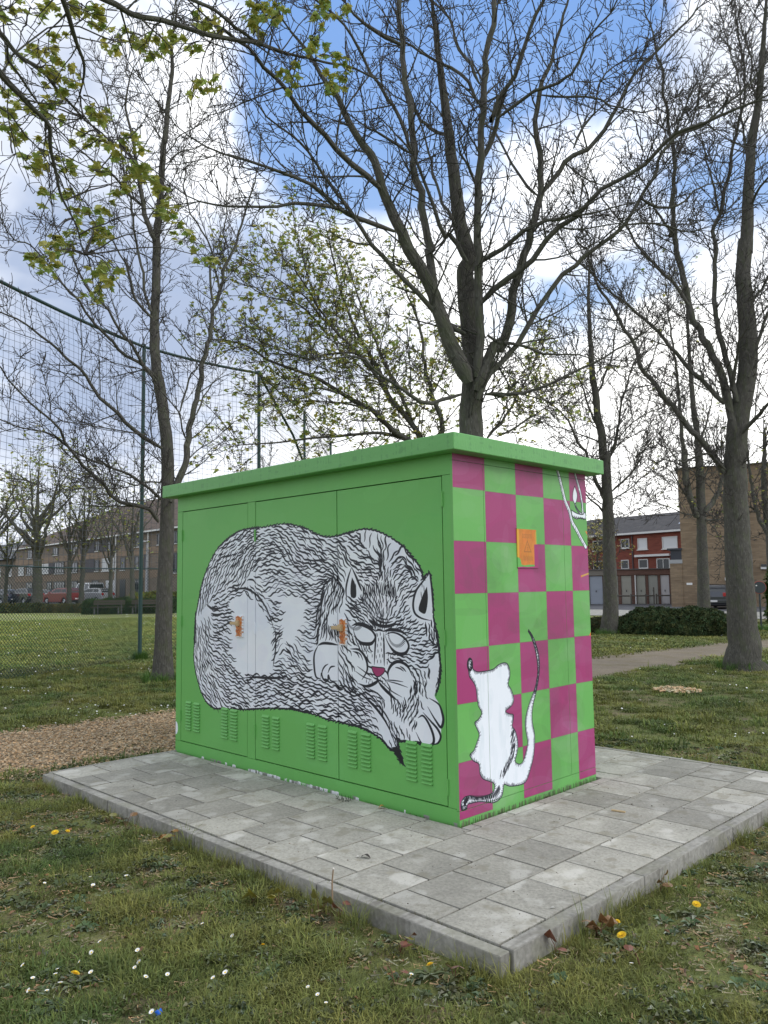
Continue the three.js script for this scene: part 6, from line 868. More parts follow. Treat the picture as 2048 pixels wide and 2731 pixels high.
{ // row of garages
  const A = [-25.74, -45.12], Bq = [-21.0, -47.64], b = thing('garage_row', 'flat-roofed row of garages with grey, khaki and white up-and-over doors', 'garages', [A[0], 0, A[1]], frontOf(A, Bq));
  const colors = [[0.30, 0.33, 0.38], [0.33, 0.33, 0.28], [0.34, 0.33, 0.28], [0.35, 0.35, 0.30], [0.33, 0.335, 0.30], [0.55, 0.54, 0.55]], brownBrick = std({ map: brickTex([0.11, 0.06, 0.045], [0.19, 0.105, 0.08], [0.14, 0.1, 0.085], 6), roughness: 0.95 }), dx = [[0.0, 0.85], [1.3, 1.88], [2.1, 2.76], [3.1, 3.67], [3.87, 4.47], [4.65, 5.2]];
  part(b, 'wall', box(-7, 5.45, -0.1, 2.0, -6, -0.28), redMat); part(b, 'roof', box(-7.1, 5.5, 2.36, 2.42, -6.1, 0.1), plain(0.13, 0.12, 0.115)); part(b, 'fascia', box(1.2, 5.46, 1.99, 2.36, -0.3, 0.02), brownBrick); part(b, 'fascia', box(-7, 1.195, 1.99, 2.36, -0.3, 0.02), plain(0.2, 0.18, 0.15));
  let px = -0.3; dx.forEach(([a, c], i) => { part(b, 'pier', box(px, a - 0.02, 0, 1.985, -0.3, -0.02), i ? brownBrick : plain(0.22, 0.2, 0.17)); px = c + 0.02; const d = part(b, 'garage_door', [box(a, c, 0.02, 1.95, -0.14, -0.1), ...Array.from({ length: 4 }, (_, k) => box(a + 0.03, c - 0.03, 0.06 + k * 0.475, 0.5 + k * 0.475, -0.1, -0.087))], plain(...colors[i], { roughness: 0.6 })); part(d, 'handle', box((a + c) / 2 - 0.04, (a + c) / 2 + 0.02, 0.85, 0.97, -0.086, -0.05), darkFrameMat); });
  part(b, 'pier', box(px, 5.45, 0, 1.985, -0.3, -0.02), brownBrick); part(b, 'downpipe', new THREE.CylinderGeometry(0.045, 0.045, 1.95, 8).translate(3.02, 1.0, 0.06), whiteMat);
  for (const x of [-1.2, -2.6, -4.0, -5.4]) part(b, 'garage_door', box(x, x + 0.95, 0.02, 1.95, -0.24, -0.19), plain(0.22, 0.22, 0.21));
  const f = thing('timber_barrier', 'low weathered timber rail barrier in front of the garage doors', 'barrier', [A[0], 0, A[1]], frontOf(A, Bq)), wood = plain(0.10, 0.09, 0.075);
  for (const x of [1.75, 2.66, 3.6, 4.27, 5.2]) part(f, 'post', box(x, x + 0.09, -0.1, 0.72, 0.9, 1.0), wood); for (const [a, c] of [[1.6, 2.62], [2.72, 4.22], [4.33, 5.3]]) part(f, 'rail', new THREE.CylinderGeometry(0.045, 0.045, c - a, 8).rotateZ(Math.PI / 2).translate((a + c) / 2, 0.6, 0.95), wood); part(f, 'post', box(4.12, 4.2, 0, 1.15, 0.9, 0.97), wood);
}
{ // tan brick gable wall
  const A = [-17.8, -42.51], Bq = [-13.29, -44.3], b = thing('apartment_block', 'tall tan brick block with a blank end wall above the dark car', 'building', [A[0], 0, A[1]], frontOf(A, Bq));
  part(b, 'wall', box(-0.09, 14, -0.1, 8.35, -12, 0), tanMat); part(b, 'wall', box(-0.78, -0.093, -0.1, 2.6, -2.5, 0.05), tanMat); part(b, 'coping', box(-0.8, -0.06, 2.602, 2.83, -2.55, 0.09), plain(0.32, 0.33, 0.33));
  part(b, 'roof', (() => { const s = new Shape3(); s.quad([-0.3, 8.36, 0.25], [14, 8.36, 0.25], [14, 9.1, -6], [-0.3, 9.1, -6]).quad([14, 8.36, -12.2], [-0.3, 8.36, -12.2], [-0.3, 9.1, -6], [14, 9.1, -6]).tri([-0.3, 8.36, 0.25], [-0.3, 9.1, -6], [-0.3, 8.36, -12.2]); return s.build(); })(), plain(0.085, 0.075, 0.05));
  part(b, 'bay_box', [box(-0.72, -0.092, 2.84, 3.42, -1.2, 0.0), box(-0.9, -0.05, 3.42, 3.52, -1.3, 0.12)], plain(0.03, 0.034, 0.045, { roughness: 0.4 }));
  const plate = (w, h, lines) => { const [c, g] = canvas(128, 64); g.fillStyle = '#e6e6e4'; g.fillRect(0, 0, 128, 64); g.fillStyle = '#4a4a50'; lines.forEach(([x, y, l]) => g.fillRect(x, y, l, 5)); const q = box(0, w, 0, h, 0, 0.02), p = q.attributes.position, uv = q.attributes.uv; for (let i = 0; i < p.count; i++) uv.setXY(i, p.getX(i) / w, p.getY(i) / h); return [q, std({ map: canvasTex(c), roughness: 0.5 })]; };
  const [g1, m1] = plate(0.26, 0.17, [[24, 22, 80], [24, 40, 60]]), s1 = thing('wall_sign', 'small white sign on the tan brick wall above the dark car', 'sign'); part(s1, 'plate', g1, m1); const [g2, m2] = plate(0.32, 0.12, [[14, 28, 98]]), s2 = thing('nameplate', 'narrow pale nameplate low on the tan brick wall beside the tree trunk', 'sign'); part(s2, 'plate', g2, m2);
  for (const [s, x, y] of [[s1, 2.24, 1.55], [s2, 0.12, 1.31]]) { s.rotation.y = b.rotation.y; s.position.set(x, y, 0.004).applyAxisAngle(V3(0, 1, 0), b.rotation.y).add(b.position); }
  const lamp = thing('wall_lamp', 'dark wall lamp with a white glass high on the tan brick wall', 'lamp'); part(lamp, 'hood', box(0, 0.4, 0.16, 0.3, 0, 0.3), darkFrameMat); part(lamp, 'lens', box(-0.02, 0.38, 0.02, 0.155, 0.01, 0.26), whiteMat); lamp.rotation.y = b.rotation.y; lamp.position.set(4.2, 2.15, 0.004).applyAxisAngle(V3(0, 1, 0), b.rotation.y).add(b.position);
}

// ---------------------------------------------------------------- cars
const tyreMat = plain(0.015, 0.015, 0.016, { roughness: 0.85 }), rimMat = plain(0.42, 0.43, 0.45, { roughness: 0.3, metalness: 0.6 }), tailMat = plain(0.35, 0.012, 0.012, { roughness: 0.2 }), lampMat = plain(0.6, 0.62, 0.64, { roughness: 0.1 }), plateMat = plain(0.62, 0.62, 0.6), trimMat = plain(0.02, 0.02, 0.022), carGlass = plain(0.03, 0.036, 0.042, { roughness: 0.04 });
function car(label, color, pos, turn, { van = false, scale = 1, group } = {}) {
  const c = thing(van ? 'parked_van' : 'parked_car', label, van ? 'van' : 'car', pos, turn, group), paint = new THREE.MeshPhysicalMaterial({ color: rgb(...color), roughness: 0.35, clearcoat: 1, clearcoatRoughness: 0.05 }); c.scale.setScalar(scale);
  const low = van ? [[-2.1, 0.34], [-2.14, 0.7], [-2.12, 1.08], [1.05, 1.12], [1.75, 1.0], [2.08, 0.8], [2.14, 0.5], [2.08, 0.28]] : [[-1.92, 0.34], [-2.0, 0.5], [-2.0, 0.72], [-1.9, 0.98], [-1.2, 1.0], [0.95, 0.98], [1.55, 0.88], [1.92, 0.7], [2.0, 0.48], [1.95, 0.28]];
  const s = new THREE.Shape(); low.forEach(([x, y], i) => (i ? s.lineTo(x, y) : s.moveTo(x, y)));
  for (const wx of [1.28, -1.24]) { s.lineTo(wx + 0.36, 0.24); s.absarc(wx, 0.3, 0.36, -0.17, Math.PI + 0.17, false); s.lineTo(wx - 0.36, 0.24); } s.closePath();
  const g = new THREE.ExtrudeGeometry(s, { depth: 1.5, bevelEnabled: true, bevelSize: 0.07, bevelThickness: 0.09, bevelSegments: 3, curveSegments: 10 }); g.translate(0, 0, -0.75); part(c, 'body', g, paint);
  part(c, 'underbody', box(-1.85, 1.85, 0.2, 0.5, -0.6, 0.6), trimMat);
  const top = van ? [[-2.13, 1.06], [-2.06, 1.78], [-1.9, 1.86], [0.35, 1.86], [0.75, 1.74], [1.35, 1.12]] : [[-1.93, 0.96], [-1.72, 1.28], [-1.5, 1.43], [-0.9, 1.49], [0.0, 1.47], [0.42, 1.38], [1.12, 0.97]], yb = top[0][1], yt = van ? 1.86 : 1.49, half = (y) => lerp(0.80, van ? 0.70 : 0.58, (y - yb) / (yt - yb));
  const cab = new Shape3(), n = top.length, Lp = top.map(([x, y]) => [x, y, half(y)]), Rp = top.map(([x, y]) => [x, y, -half(y)]);
  for (let i = 0; i < n - 1; i++) cab.quad(Lp[i + 1], Lp[i], Rp[i], Rp[i + 1]).quad(Lp[i], Lp[i + 1], Rp[i + 1], Rp[i]); for (let i = 1; i < n - 1; i++) { cab.tri(Lp[0], Lp[i + 1], Lp[i]); cab.tri(Rp[0], Rp[i], Rp[i + 1]); }
  part(c, 'roof', cab.build(), paint);
  const pane = (name, q, off) => { const w = new Shape3(), m = q.map((a) => [a[0] + off[0], a[1] + off[1], a[2] + off[2]]); w.quad(...m); part(c, name, w.build(), carGlass); }, sy = (y, k) => k * (half(y) + 0.004);
  const y0 = yb + 0.06, y1 = yt - 0.11; for (const k of [1, -1]) { const wins = van ? [[-1.95, -1.1, -1.05, -1.9], [-0.98, -0.1, -0.1, -0.94], [0.0, 1.15, 0.62, 0.0]] : [[-1.55, -0.72, -0.72, -1.32], [-0.66, 0.86, 0.22, -0.66]]; for (const [a, b, d, e] of wins) { const q = [[a, y0, sy(y0, k)], [b, y0, sy(y0, k)], [d, y1, sy(y1, k)], [e, y1, sy(y1, k)]]; pane('side_window', k > 0 ? q : q.reverse(), [0, 0, 0]); } }
  const P0 = top[0], P1 = van ? top[1] : top[2], F0 = top[n - 1], F1 = top[n - 2], along = (A, B, t) => [lerp(A[0], B[0], t), lerp(A[1], B[1], t)];
  { const a = along(P0, P1, 0.1), b = along(P0, P1, 0.88); if (!van) { a[0] = -1.90; b[0] = -1.64; a[1] = 1.0; b[1] = 1.345; } pane('rear_window', [[a[0], a[1], -half(a[1]) + 0.1], [a[0], a[1], half(a[1]) - 0.1], [b[0], b[1], half(b[1]) - 0.08], [b[0], b[1], -half(b[1]) + 0.08]], [-0.012, 0.012, 0]); }
  { const a = along(F0, F1, 0.06), b = along(F0, F1, 0.95); pane('windscreen', [[a[0], a[1], half(a[1]) - 0.06], [a[0], a[1], -half(a[1]) + 0.06], [b[0], b[1], -half(b[1]) + 0.05], [b[0], b[1], half(b[1]) - 0.05]], [0.01, 0.01, 0]); }
  const tyre = new THREE.TorusGeometry(0.235, 0.075, 8, 20).scale(1, 1, 1.25), rim = new THREE.CylinderGeometry(0.2, 0.2, 0.12, 18).rotateX(Math.PI / 2), hub = [0, 1, 2, 3, 4].map((k) => new THREE.BoxGeometry(0.18, 0.035, 0.135).translate(0.1, 0, 0).rotateZ((k * 6.283) / 5));
  for (const x of [1.28, -1.24]) for (const z of [0.72, -0.72]) { const w = part(c, 'wheel', tyre, tyreMat); w.position.set(x, 0.305, z); part(w, 'rim', mergeGeometries([rim.toNonIndexed(), ...hub.map((h) => h.toNonIndexed())]), rimMat); }
  for (const k of [1, -1]) { part(c, 'tail_light', rbox(-2.09, -1.93, van ? 0.9 : 0.76, van ? 1.25 : 0.98, k > 0 ? 0.56 : -0.80, k > 0 ? 0.80 : -0.56, 0.03, 2), tailMat); part(c, 'headlight', rbox(1.8, 2.03, 0.62, 0.76, k > 0 ? 0.5 : -0.78, k > 0 ? 0.78 : -0.5, 0.03, 2), lampMat); part(c, 'wing_mirror', rbox(0.72, 0.86, 1.0, 1.13, k > 0 ? 0.84 : -0.98, k > 0 ? 0.98 : -0.84, 0.03, 2), paint); }
  part(c, 'bumper', rbox(-2.12, -1.9, 0.36, 0.58, -0.78, 0.78, 0.04, 2), van ? trimMat : paint); part(c, 'number_plate', box(-2.135, -2.122, van ? 0.62 : 0.44, van ? 0.73 : 0.55, -0.26, 0.26), plateMat); part(c, 'exhaust_panel', box(-2.1, -1.95, 0.26, 0.35, -0.7, 0.7), trimMat);
  return c;
}
const PARK = 'cars parked before the row houses';
car('navy saloon at the far left of the parked cars', [0.02, 0.025, 0.05], [-86.6, 0, -27.4], 3.35, { scale: 1.06, group: PARK });
car('black car parked left of the thick tree trunk', [0.012, 0.013, 0.015], [-83.8, 0, -28.8], 3.28, { scale: 1.12, group: PARK });
car('dark grey car between the thick tree trunk and the red car', [0.03, 0.03, 0.035], [-86.5, 0, -32.2], 3.28, { scale: 1.02, group: PARK });
car('red hatchback with its tail to the right', [0.19, 0.014, 0.016], [-78.4, 0, -30.6], 3.38, { scale: 1.1, group: PARK });
car('silver grey hatchback parked in front of the white van', [0.30, 0.31, 0.32], [-79.0, 0, -34.2], 3.42, { scale: 1.08, group: PARK });
car('white van parked behind the silver hatchback', [0.68, 0.69, 0.70], [-86.0, 0, -36.7], 3.1, { van: true, scale: 1.18, group: PARK });
car('dark blue-black hatchback parked against the tan brick wall', [0.014, 0.017, 0.024], [-14.9, 0, -40.75], 1.72, { scale: 0.92 });

// ---------------------------------------------------------------- hedges, shrubs, bench, sign, lamp post
const hedgeLeaf = (() => { const s = new Shape3(); for (let k = 0; k < 5; k++) { const a = k * 1.26, c = Math.cos(a), d = Math.sin(a), y = 0.15 * k; s.quad([0, y, 0], [c * 0.5 - d * 0.25, y + 0.3, d * 0.5 + c * 0.25], [c, y + 0.42, d], [c * 0.5 + d * 0.25, y + 0.3, d * 0.5 - c * 0.25]); } return s.build(); })();
const foliage = (r, g, b) => new THREE.MeshPhysicalMaterial({ color: rgb(r, g, b), roughness: 0.8, transmission: 0.15, thickness: 0, specularIntensity: 0.3, side: THREE.DoubleSide });
function hedge(name, label, cat, a, b, w, h, mat, leaf, n, round = 0.3, group) {    // clipped or mounded: a rough core with leaf sprays on it
  const L = Math.hypot(b[0] - a[0], b[1] - a[1]), t = thing(name, label, cat, [a[0], 0, a[1]], Math.atan2(-(b[1] - a[1]), b[0] - a[0]), group), s = new Shape3(), nx = Math.ceil(L / 0.3), nj = 12, list = [], r = rng(Math.round(L * 977 + h * 131));
  const prof = (x, q) => { const e = Math.min(1, Math.min(x, L - x) / (w * 0.5 + 1e-6)), k = lerp(1, Math.sqrt(Math.max(0.02, 1 - (1 - e) ** 2)), round > 0.5 ? 1 : 0.25), th = q * Math.PI, c = Math.cos(th), si = Math.sin(th), p = round > 0.5 ? 1 : 0.4, bump = 1 + 0.16 * n3(x * 1.1, q * 3, h * 7) + 0.06 * n3(x * 4, q * 8, 2); return [x, h * k * Math.pow(Math.max(si, 0), p) * bump, -Math.sign(c) * Math.pow(Math.abs(c), p) * w * 0.5 * k * bump]; };
  for (let i = 0; i <= nx; i++) for (let j = 0; j <= nj; j++) { const p = prof((i / nx) * L, j / nj); s.vert(p[0], p[1] * 0.93, p[2] * 0.93, 0, 1, 0, i, j); }
  for (let i = 0; i < nx; i++) for (let j = 0; j < nj; j++) { const q = i * (nj + 1) + j; s.i.push(q, q + nj + 1, q + 1, q + 1, q + nj + 1, q + nj + 2); }
  const g = s.build(); g.computeVertexNormals(); part(t, 'stems', g, mat);
  for (let k = 0; k < n; k++) { const x = r() * L, y = Math.asin(Math.pow(r(), 2.5)) / Math.PI, q = round > 0.5 || r() < 0.35 ? r() : r() < 0.5 ? y : 1 - y, p = prof(x, q), s2 = leaf * (0.6 + 0.8 * r()), th = q * Math.PI; list.push([p[0], p[1] - 0.02, p[2], r() * 6.28, s2, s2, s2, -Math.cos(th) * 1.1 + (r() - 0.5), (r() - 0.5) * 1.2, ...tint(r, 0.6)]); }
  instanced('foliage', hedgeLeaf, mat, list, t); return t;
}
const yew = foliage(0.042, 0.062, 0.022), box_ = foliage(0.05, 0.085, 0.02), brownHedge = foliage(0.085, 0.085, 0.032), privet = foliage(0.065, 0.115, 0.022);
hedge('ground_cover_shrub', 'low dark evergreen mound between the middle tree and the thick right trunk', 'shrub', [-9.4, -18.75], [-5.7, -19.9], 2.6, 0.66, yew, 0.075, 9000, 0.9);
hedge('ground_cover_shrub', 'lower brownish evergreen strip running left behind the middle tree', 'shrub', [-14.5, -17.0], [-8.4, -19.3], 1.7, 0.40, foliage(0.055, 0.06, 0.024), 0.075, 9000, 0.9);
hedge('tall_hedge', 'tall clipped leafy hedge at the right photo edge behind the round sign', 'hedge', [-7.15, -25.9], [-1.5, -29.6], 1.3, 1.85, privet, 0.11, 9000, 0.3);
hedge('clipped_hedge', 'dark clipped hedge block behind the bench', 'hedge', [-44.2, -17.5], [-40.2, -22.2], 1.0, 0.82, box_, 0.12, 5000, 0.2);
hedge('field_hedge', 'low brownish hedge along the field under the thick tree', 'hedge', [-60, -9.5], [-50.6, -17.6], 1.2, 0.5, foliage(0.075, 0.085, 0.03), 0.14, 7000, 0.3);
hedge('field_hedge', 'low brown hedge between the thick tree and the clipped hedge block', 'hedge', [-50.5, -17.7], [-43.6, -20.6], 1.1, 0.42, brownHedge, 0.14, 5000, 0.3);
hedge('flower_bed', 'yellow-green shrub bed right of the parked silver car', 'shrubs', [-66, -31.5], [-60, -36], 1.6, 0.9, foliage(0.17, 0.18, 0.03), 0.22, 1500, 0.9);
{
  const bench = (label, x, z) => { const t = thing('park_bench', label, 'bench', [x, 0, z], 0.74, 'benches before the clipped hedge'), wood = plain(0.075, 0.06, 0.045), iron = plain(0.11, 0.11, 0.11); for (let k = 0; k < 3; k++) part(t, 'seat_slat', box(-0.95, 0.95, 0.43, 0.465, -0.2 + k * 0.15, -0.08 + k * 0.15), wood); for (let k = 0; k < 2; k++) part(t, 'back_slat', box(-0.95, 0.95, 0.58 + k * 0.15, 0.70 + k * 0.15, -0.29 - k * 0.03, -0.25 - k * 0.03), wood); for (const q of [-0.75, 0.7]) { part(t, 'leg', box(q, q + 0.06, 0, 0.425, 0.1, 0.18), iron); part(t, 'leg', box(q, q + 0.06, 0, 0.85, -0.36, -0.3), iron); } return t; };
  bench('left dark wooden park bench before the clipped hedge block', -42.1, -17.95); bench('right dark wooden park bench, beside the tall green post', -40.75, -19.7);
  const s = thing('round_sign', 'back of a round road sign on a dark post before the tall hedge', 'sign', [-6.06, 0, -21.94], 0.6), dark = plain(0.03, 0.04, 0.042, { roughness: 0.4 }); part(s, 'post', new THREE.CylinderGeometry(0.028, 0.03, 1.5, 10).translate(0, 0.7, 0), dark); part(s, 'disc', new THREE.CylinderGeometry(0.185, 0.185, 0.012, 32).rotateX(Math.PI / 2).translate(0, 1.34, 0.035), dark); part(s, 'rim', new THREE.TorusGeometry(0.188, 0.012, 6, 36).translate(0, 1.34, 0.03), plain(0.30, 0.06, 0.05)); part(s, 'sticker', new THREE.CircleGeometry(0.022, 12).translate(-0.09, 1.40, 0.043), whiteMat);
  const l = thing('lamp_post', 'pale grey lamp post standing among the trees left of the tall green post', 'street lamp', [-71.5, 0, -36.3]); part(l, 'pole', new THREE.CylinderGeometry(0.10, 0.17, 6.2, 12).translate(0, 3.1, 0), plain(0.38, 0.39, 0.40)); part(l, 'lantern', rbox(-0.2, 0.2, 6.2, 6.35, -0.15, 0.5, 0.04, 2), plain(0.4, 0.41, 0.42)); part(l, 'base', new THREE.CylinderGeometry(0.2, 0.24, 0.9, 12).translate(0, 0.45, 0), plain(0.4, 0.41, 0.41));
}
// ---------------------------------------------------------------- turf, litter and small plants
function tuft(n, h, spread, bend, w, seed) {
  const s = new Shape3(), r = rng(seed);
  for (let k = 0; k < n; k++) {
    const a = r() * 6.28, q = Math.sqrt(r()) * spread, x = Math.cos(a) * q, z = Math.sin(a) * q, l = h * (0.5 + 0.8 * r()), b = (0.25 + r()) * bend, d = a + (r() - 0.5) * 2.4, c = Math.cos(d), e = Math.sin(d), px = -e * w * 0.5, pz = c * w * 0.5;
    const P = [0, 0.5, 1].map((t) => [x + c * l * Math.sin(b * t) * t, l * t * Math.cos(b * t * 0.8), z + e * l * Math.sin(b * t) * t]);
    const A = [P[0][0] - px, P[0][1], P[0][2] - pz], B = [P[0][0] + px, P[0][1], P[0][2] + pz], C = [P[1][0] + px * 0.8, P[1][1], P[1][2] + pz * 0.8], D = [P[1][0] - px * 0.8, P[1][1], P[1][2] - pz * 0.8]; s.quad(A, B, C, D).tri(D, C, P[2]);
  }
  return s.build();
}
const grassMat = new THREE.MeshPhysicalMaterial({ color: rgb(0.175, 0.205, 0.06), roughness: 0.75, transmission: 0.3, thickness: 0, specularIntensity: 0.4, side: THREE.DoubleSide });
const strawMat = plain(0.30, 0.24, 0.14, { side: THREE.DoubleSide }), deadMat = plain(0.17, 0.115, 0.07, { side: THREE.DoubleSide }), weedMat = new THREE.MeshPhysicalMaterial({ color: rgb(0.105, 0.135, 0.045), roughness: 0.75, transmission: 0.2, thickness: 0, side: THREE.DoubleSide });
const eye = camera.position, inView = (x, z) => { const dx = x - eye.x, dz = z - eye.z, f = -dx * 0.708 - dz * 0.706, s = dx * 0.706 - dz * 0.708; return f > 0.3 && Math.abs(s) < f * 0.62 + 0.5; };
const freeTurf = (x, z, m = 0.03) => !onSlab(x, z, m) && !(x > pathL(z) + 0.1 && x < pathR(z) - 0.12 && z > -24);
const bare = (x, z) => clamp(sstep(-0.12, 0.35, fbm(x * 1.6, 40, z * 1.6, 4)) + 0.6 * sstep(0.5, 0.05, Math.max(Math.max(-3.5 - x, x - 1.25), z - 1.24)) * sstep(-0.2, 0.3, fbm(x * 2.2, 50, z * 2.2, 3)), 0, 1);
const turfTint = (x, z, r) => { const y = clamp(0.5 + 0.9 * fbm(x * 0.9, 30, z * 0.9, 4) + (r() - 0.5) * 0.5, 0, 1), k = 0.55 + 0.85 * r(); return [lerp(0.62, 1.42, y) * k, lerp(0.82, 1.2, y) * k, lerp(0.75, 1.1, y) * k]; };
function scatter(seed, n, d0, d1, fn) { const r = rng(seed), out = []; for (let i = 0; i < n; i++) { const d = Math.sqrt(lerp(d0 * d0, d1 * d1, r())), a = (r() - 0.5) * 1.24, x = eye.x - 0.708 * d * Math.cos(a) + 0.706 * d * Math.sin(a), z = eye.z - 0.706 * d * Math.cos(a) - 0.708 * d * Math.sin(a); if (!freeTurf(x, z)) continue; const q = fn(x, z, r, d); if (q) out.push(q); } return out; }
{
  const G = [tuft(13, 0.036, 0.04, 1.5, 0.0042, 1), tuft(10, 0.055, 0.03, 1.25, 0.0036, 2), tuft(16, 0.026, 0.05, 1.6, 0.0046, 3)];
  const short = (s0) => (x, z, r) => { const b = bare(x, z); if (r() < b * 0.84) return null; const s = s0 * (0.65 + 0.6 * r()) * (1 + 0.5 * sstep(0.1, 0.5, fbm(x * 0.8, 60, z * 0.8, 3))) * (1 - 0.35 * b); return [x, groundY(x, z) - 0.004, z, r() * 6.28, s, s * (0.8 + 0.5 * r()), s, (r() - 0.5) * 0.3, (r() - 0.5) * 0.3, ...turfTint(x, z, r)]; };
  const near = G.map((g, i) => instanced('grass', g, grassMat, scatter(200 + i, [26000, 15000, 30000][i], 2.3, 7.2, short([1.05, 1.0, 1.1][i]))));
  const mid = instanced('grass', tuft(26, 0.05, 0.09, 1.35, 0.009, 4), grassMat, scatter(210, 34000, 7.0, 17, short(1.15)));
  const far = instanced('grass', tuft(40, 0.06, 0.28, 1.4, 0.022, 5), grassMat, scatter(211, 26000, 16.5, 44, (x, z, r) => { if (z < -27) return null; const s = 0.9 + 0.6 * r(); return [x, -0.01, z, r() * 6.28, s, s * 0.8, s, 0, 0, ...turfTint(x, z, r).map((k, i) => k * (x < -13.2 ? [1.6, 1.6, 1.4][i] : 1.05))]; }));
  [...near, mid, far].forEach((m, i) => tag(m, ['short green grass in the near turf', 'longer grass blades in the near turf', 'fine mossy grass in the near turf', 'mown lawn grass beyond the paved plinth', 'grass of the far lawn and playing field'][i], 'grass'));
  const weed = (() => { const s = new Shape3(), r = rng(9); for (let k = 0; k < 7; k++) { const a = k * 0.9 + r() * 0.5, c = Math.cos(a), d = Math.sin(a), l = 0.035 + 0.03 * r(), w = 0.011 + 0.007 * r(), y = 0.012 + 0.02 * r(); s.quad([c * 0.006, 0.004, d * 0.006], [c * l * 0.55 - d * w, y, d * l * 0.55 + c * w], [c * l, y * 0.7, d * l], [c * l * 0.55 + d * w, y, d * l * 0.55 - c * w]); } return s.build(); })();
  tag(instanced('weeds', weed, weedMat, scatter(220, 14000, 2.3, 8.5, (x, z, r) => { const c = fbm(x * 1.7, 70, z * 1.7, 3); if (r() > 0.12 + 0.9 * sstep(-0.05, 0.4, c)) return null; const s = 0.35 + 0.55 * r(); return [x, groundY(x, z), z, r() * 6.28, s, s, s, (r() - 0.5) * 0.4, (r() - 0.5) * 0.4, ...tint(r, 0.6)]; })), 'flat broad-leaved weeds between the near grass', 'weeds');
  const straw = (() => { const s = new Shape3(), r = rng(19); for (let k = 0; k < 6; k++) { const a = r() * 6.28, l = 0.015 + 0.05 * r(), x = (r() - 0.5) * 0.06, z = (r() - 0.5) * 0.06, c = Math.cos(a), d = Math.sin(a), w = 0.0016, y = 0.006 + 0.014 * r(); s.quad([x - d * w, y, z + c * w], [x + d * w, y, z - c * w], [x + c * l + d * w, y + 0.01 * r(), z + d * l - c * w], [x + c * l - d * w, y + 0.01 * r(), z + d * l + c * w]); } return s.build(); })();
  tag(instanced('dry_straw', straw, strawMat, scatter(230, 10000, 2.3, 8, (x, z, r) => { if (r() > 0.25 + 0.75 * bare(x, z)) return null; const s = 0.35 + 0.65 * r(); return [x, groundY(x, z) + 0.004, z, r() * 6.28, s, s, s, 0, 0, ...tint(r, 0.7)]; })), 'dry bleached straw lying on the near turf', 'straw');
  const litter = (() => { const s = new Shape3(); s.quad([-0.018, 0.004, 0], [0, 0.011, -0.010], [0.02, 0.003, 0.002], [0.002, 0.008, 0.011]); return s.build(); })();
  tag(instanced('leaf_litter', litter, deadMat, scatter(240, 20000, 2.3, 8.5, (x, z, r) => { if (r() > 0.2 + 0.8 * bare(x, z)) return null; const s = 0.3 + 0.7 * r(); return [x, groundY(x, z) + 0.008 * r(), z, r() * 6.28, s, s, s, (r() - 0.5) * 1.2, (r() - 0.5) * 1.2, ...tint(r, 0.9)]; })), 'crumbled brown leaf litter on the near turf', 'leaf litter');
  const dot = (() => { const s = new Shape3(), n = 7; for (let i = 0; i < n; i++) { const a = (i / n) * 6.28, b = ((i + 1) / n) * 6.28; s.tri([0, 0.004, 0], [Math.cos(b), 0, Math.sin(b)], [Math.cos(a), 0, Math.sin(a)]); } return s.build(); })();
  const dense = (x, z) => sstep(0.0, 0.45, fbm(x * 0.45, 90, z * 0.45, 3)) * 0.9 + 0.08;
  const white = plain(0.75, 0.75, 0.72, { side: THREE.DoubleSide });
  tag(instanced('daisies', dot, white, [...scatter(250, 3800, 7.2, 18, (x, z, r) => (x < 1 && r() < dense(x, z) * (x < -6 ? 1 : 0.45) ? [x, 0.035 + 0.02 * r(), z, 0, 0.008 + 0.007 * r(), 0.01, 0.008 + 0.007 * r(), (r() - 0.5) * 0.9, (r() - 0.5) * 0.9] : null)), ...scatter(251, 6500, 17, 55, (x, z, r) => (z > -24 && r() < dense(x, z) * 0.8 ? [x, 0.05, z, 0, 0.017 + 0.014 * r(), 0.02, 0.017 + 0.014 * r(), (r() - 0.5), (r() - 0.5)] : null))]), 'white daisies dotted through the far lawns', 'daisies');
  // bark chips on the mulched path
  const chip = box(-0.5, 0.5, -0.12, 0.12, -0.28, 0.28), r = rng(260), list = []; for (let i = 0; i < 52000; i++) { const z = lerp(3.2, -4.2, r()), x = lerp(pathL(z) - 0.12, pathR(z) + 0.12, r()); if (!inView(x, z) || onSlab(x, z, 0.05)) continue; const edge = Math.min(x - pathL(z), pathR(z) - x); if (edge < 0.15 && r() < 0.6) continue; const s = 0.011 + 0.021 * r(), k = 0.6 + 0.75 * r(), w = r(); list.push([x, groundY(x, z) + 0.014 + 0.012 * r(), z, r() * 6.28, s, s * 0.8, s * (0.6 + 0.7 * r()), (r() - 0.5) * 0.9, (r() - 0.5) * 0.9, k * lerp(0.9, 1.2, w), k, k * lerp(1.1, 0.8, w)]); }
  tag(instanced('bark_chips', chip, plain(0.41, 0.315, 0.205), list), 'brown bark chips covering the path left of the cabinet', 'bark mulch');
  const pile = []; for (let i = 0; i < 240; i++) { const a = r() * 6.28, q = Math.sqrt(r()), x = -1.92 + Math.cos(a) * q * 0.34, z = -7.15 + Math.sin(a) * q * 0.26, s = 0.03 + 0.05 * r(); pile.push([x, 0.02 + 0.05 * (1 - q) * r() + 0.02, z, r() * 6.28, s, s * 0.5, s * 0.8, (r() - 0.5), (r() - 0.5), ...tint(r, 0.5)]); }
  tag(instanced('wood_chips', chip, plain(0.50, 0.37, 0.22), pile), 'small scatter of pale wood chips on the right lawn', 'wood chips');
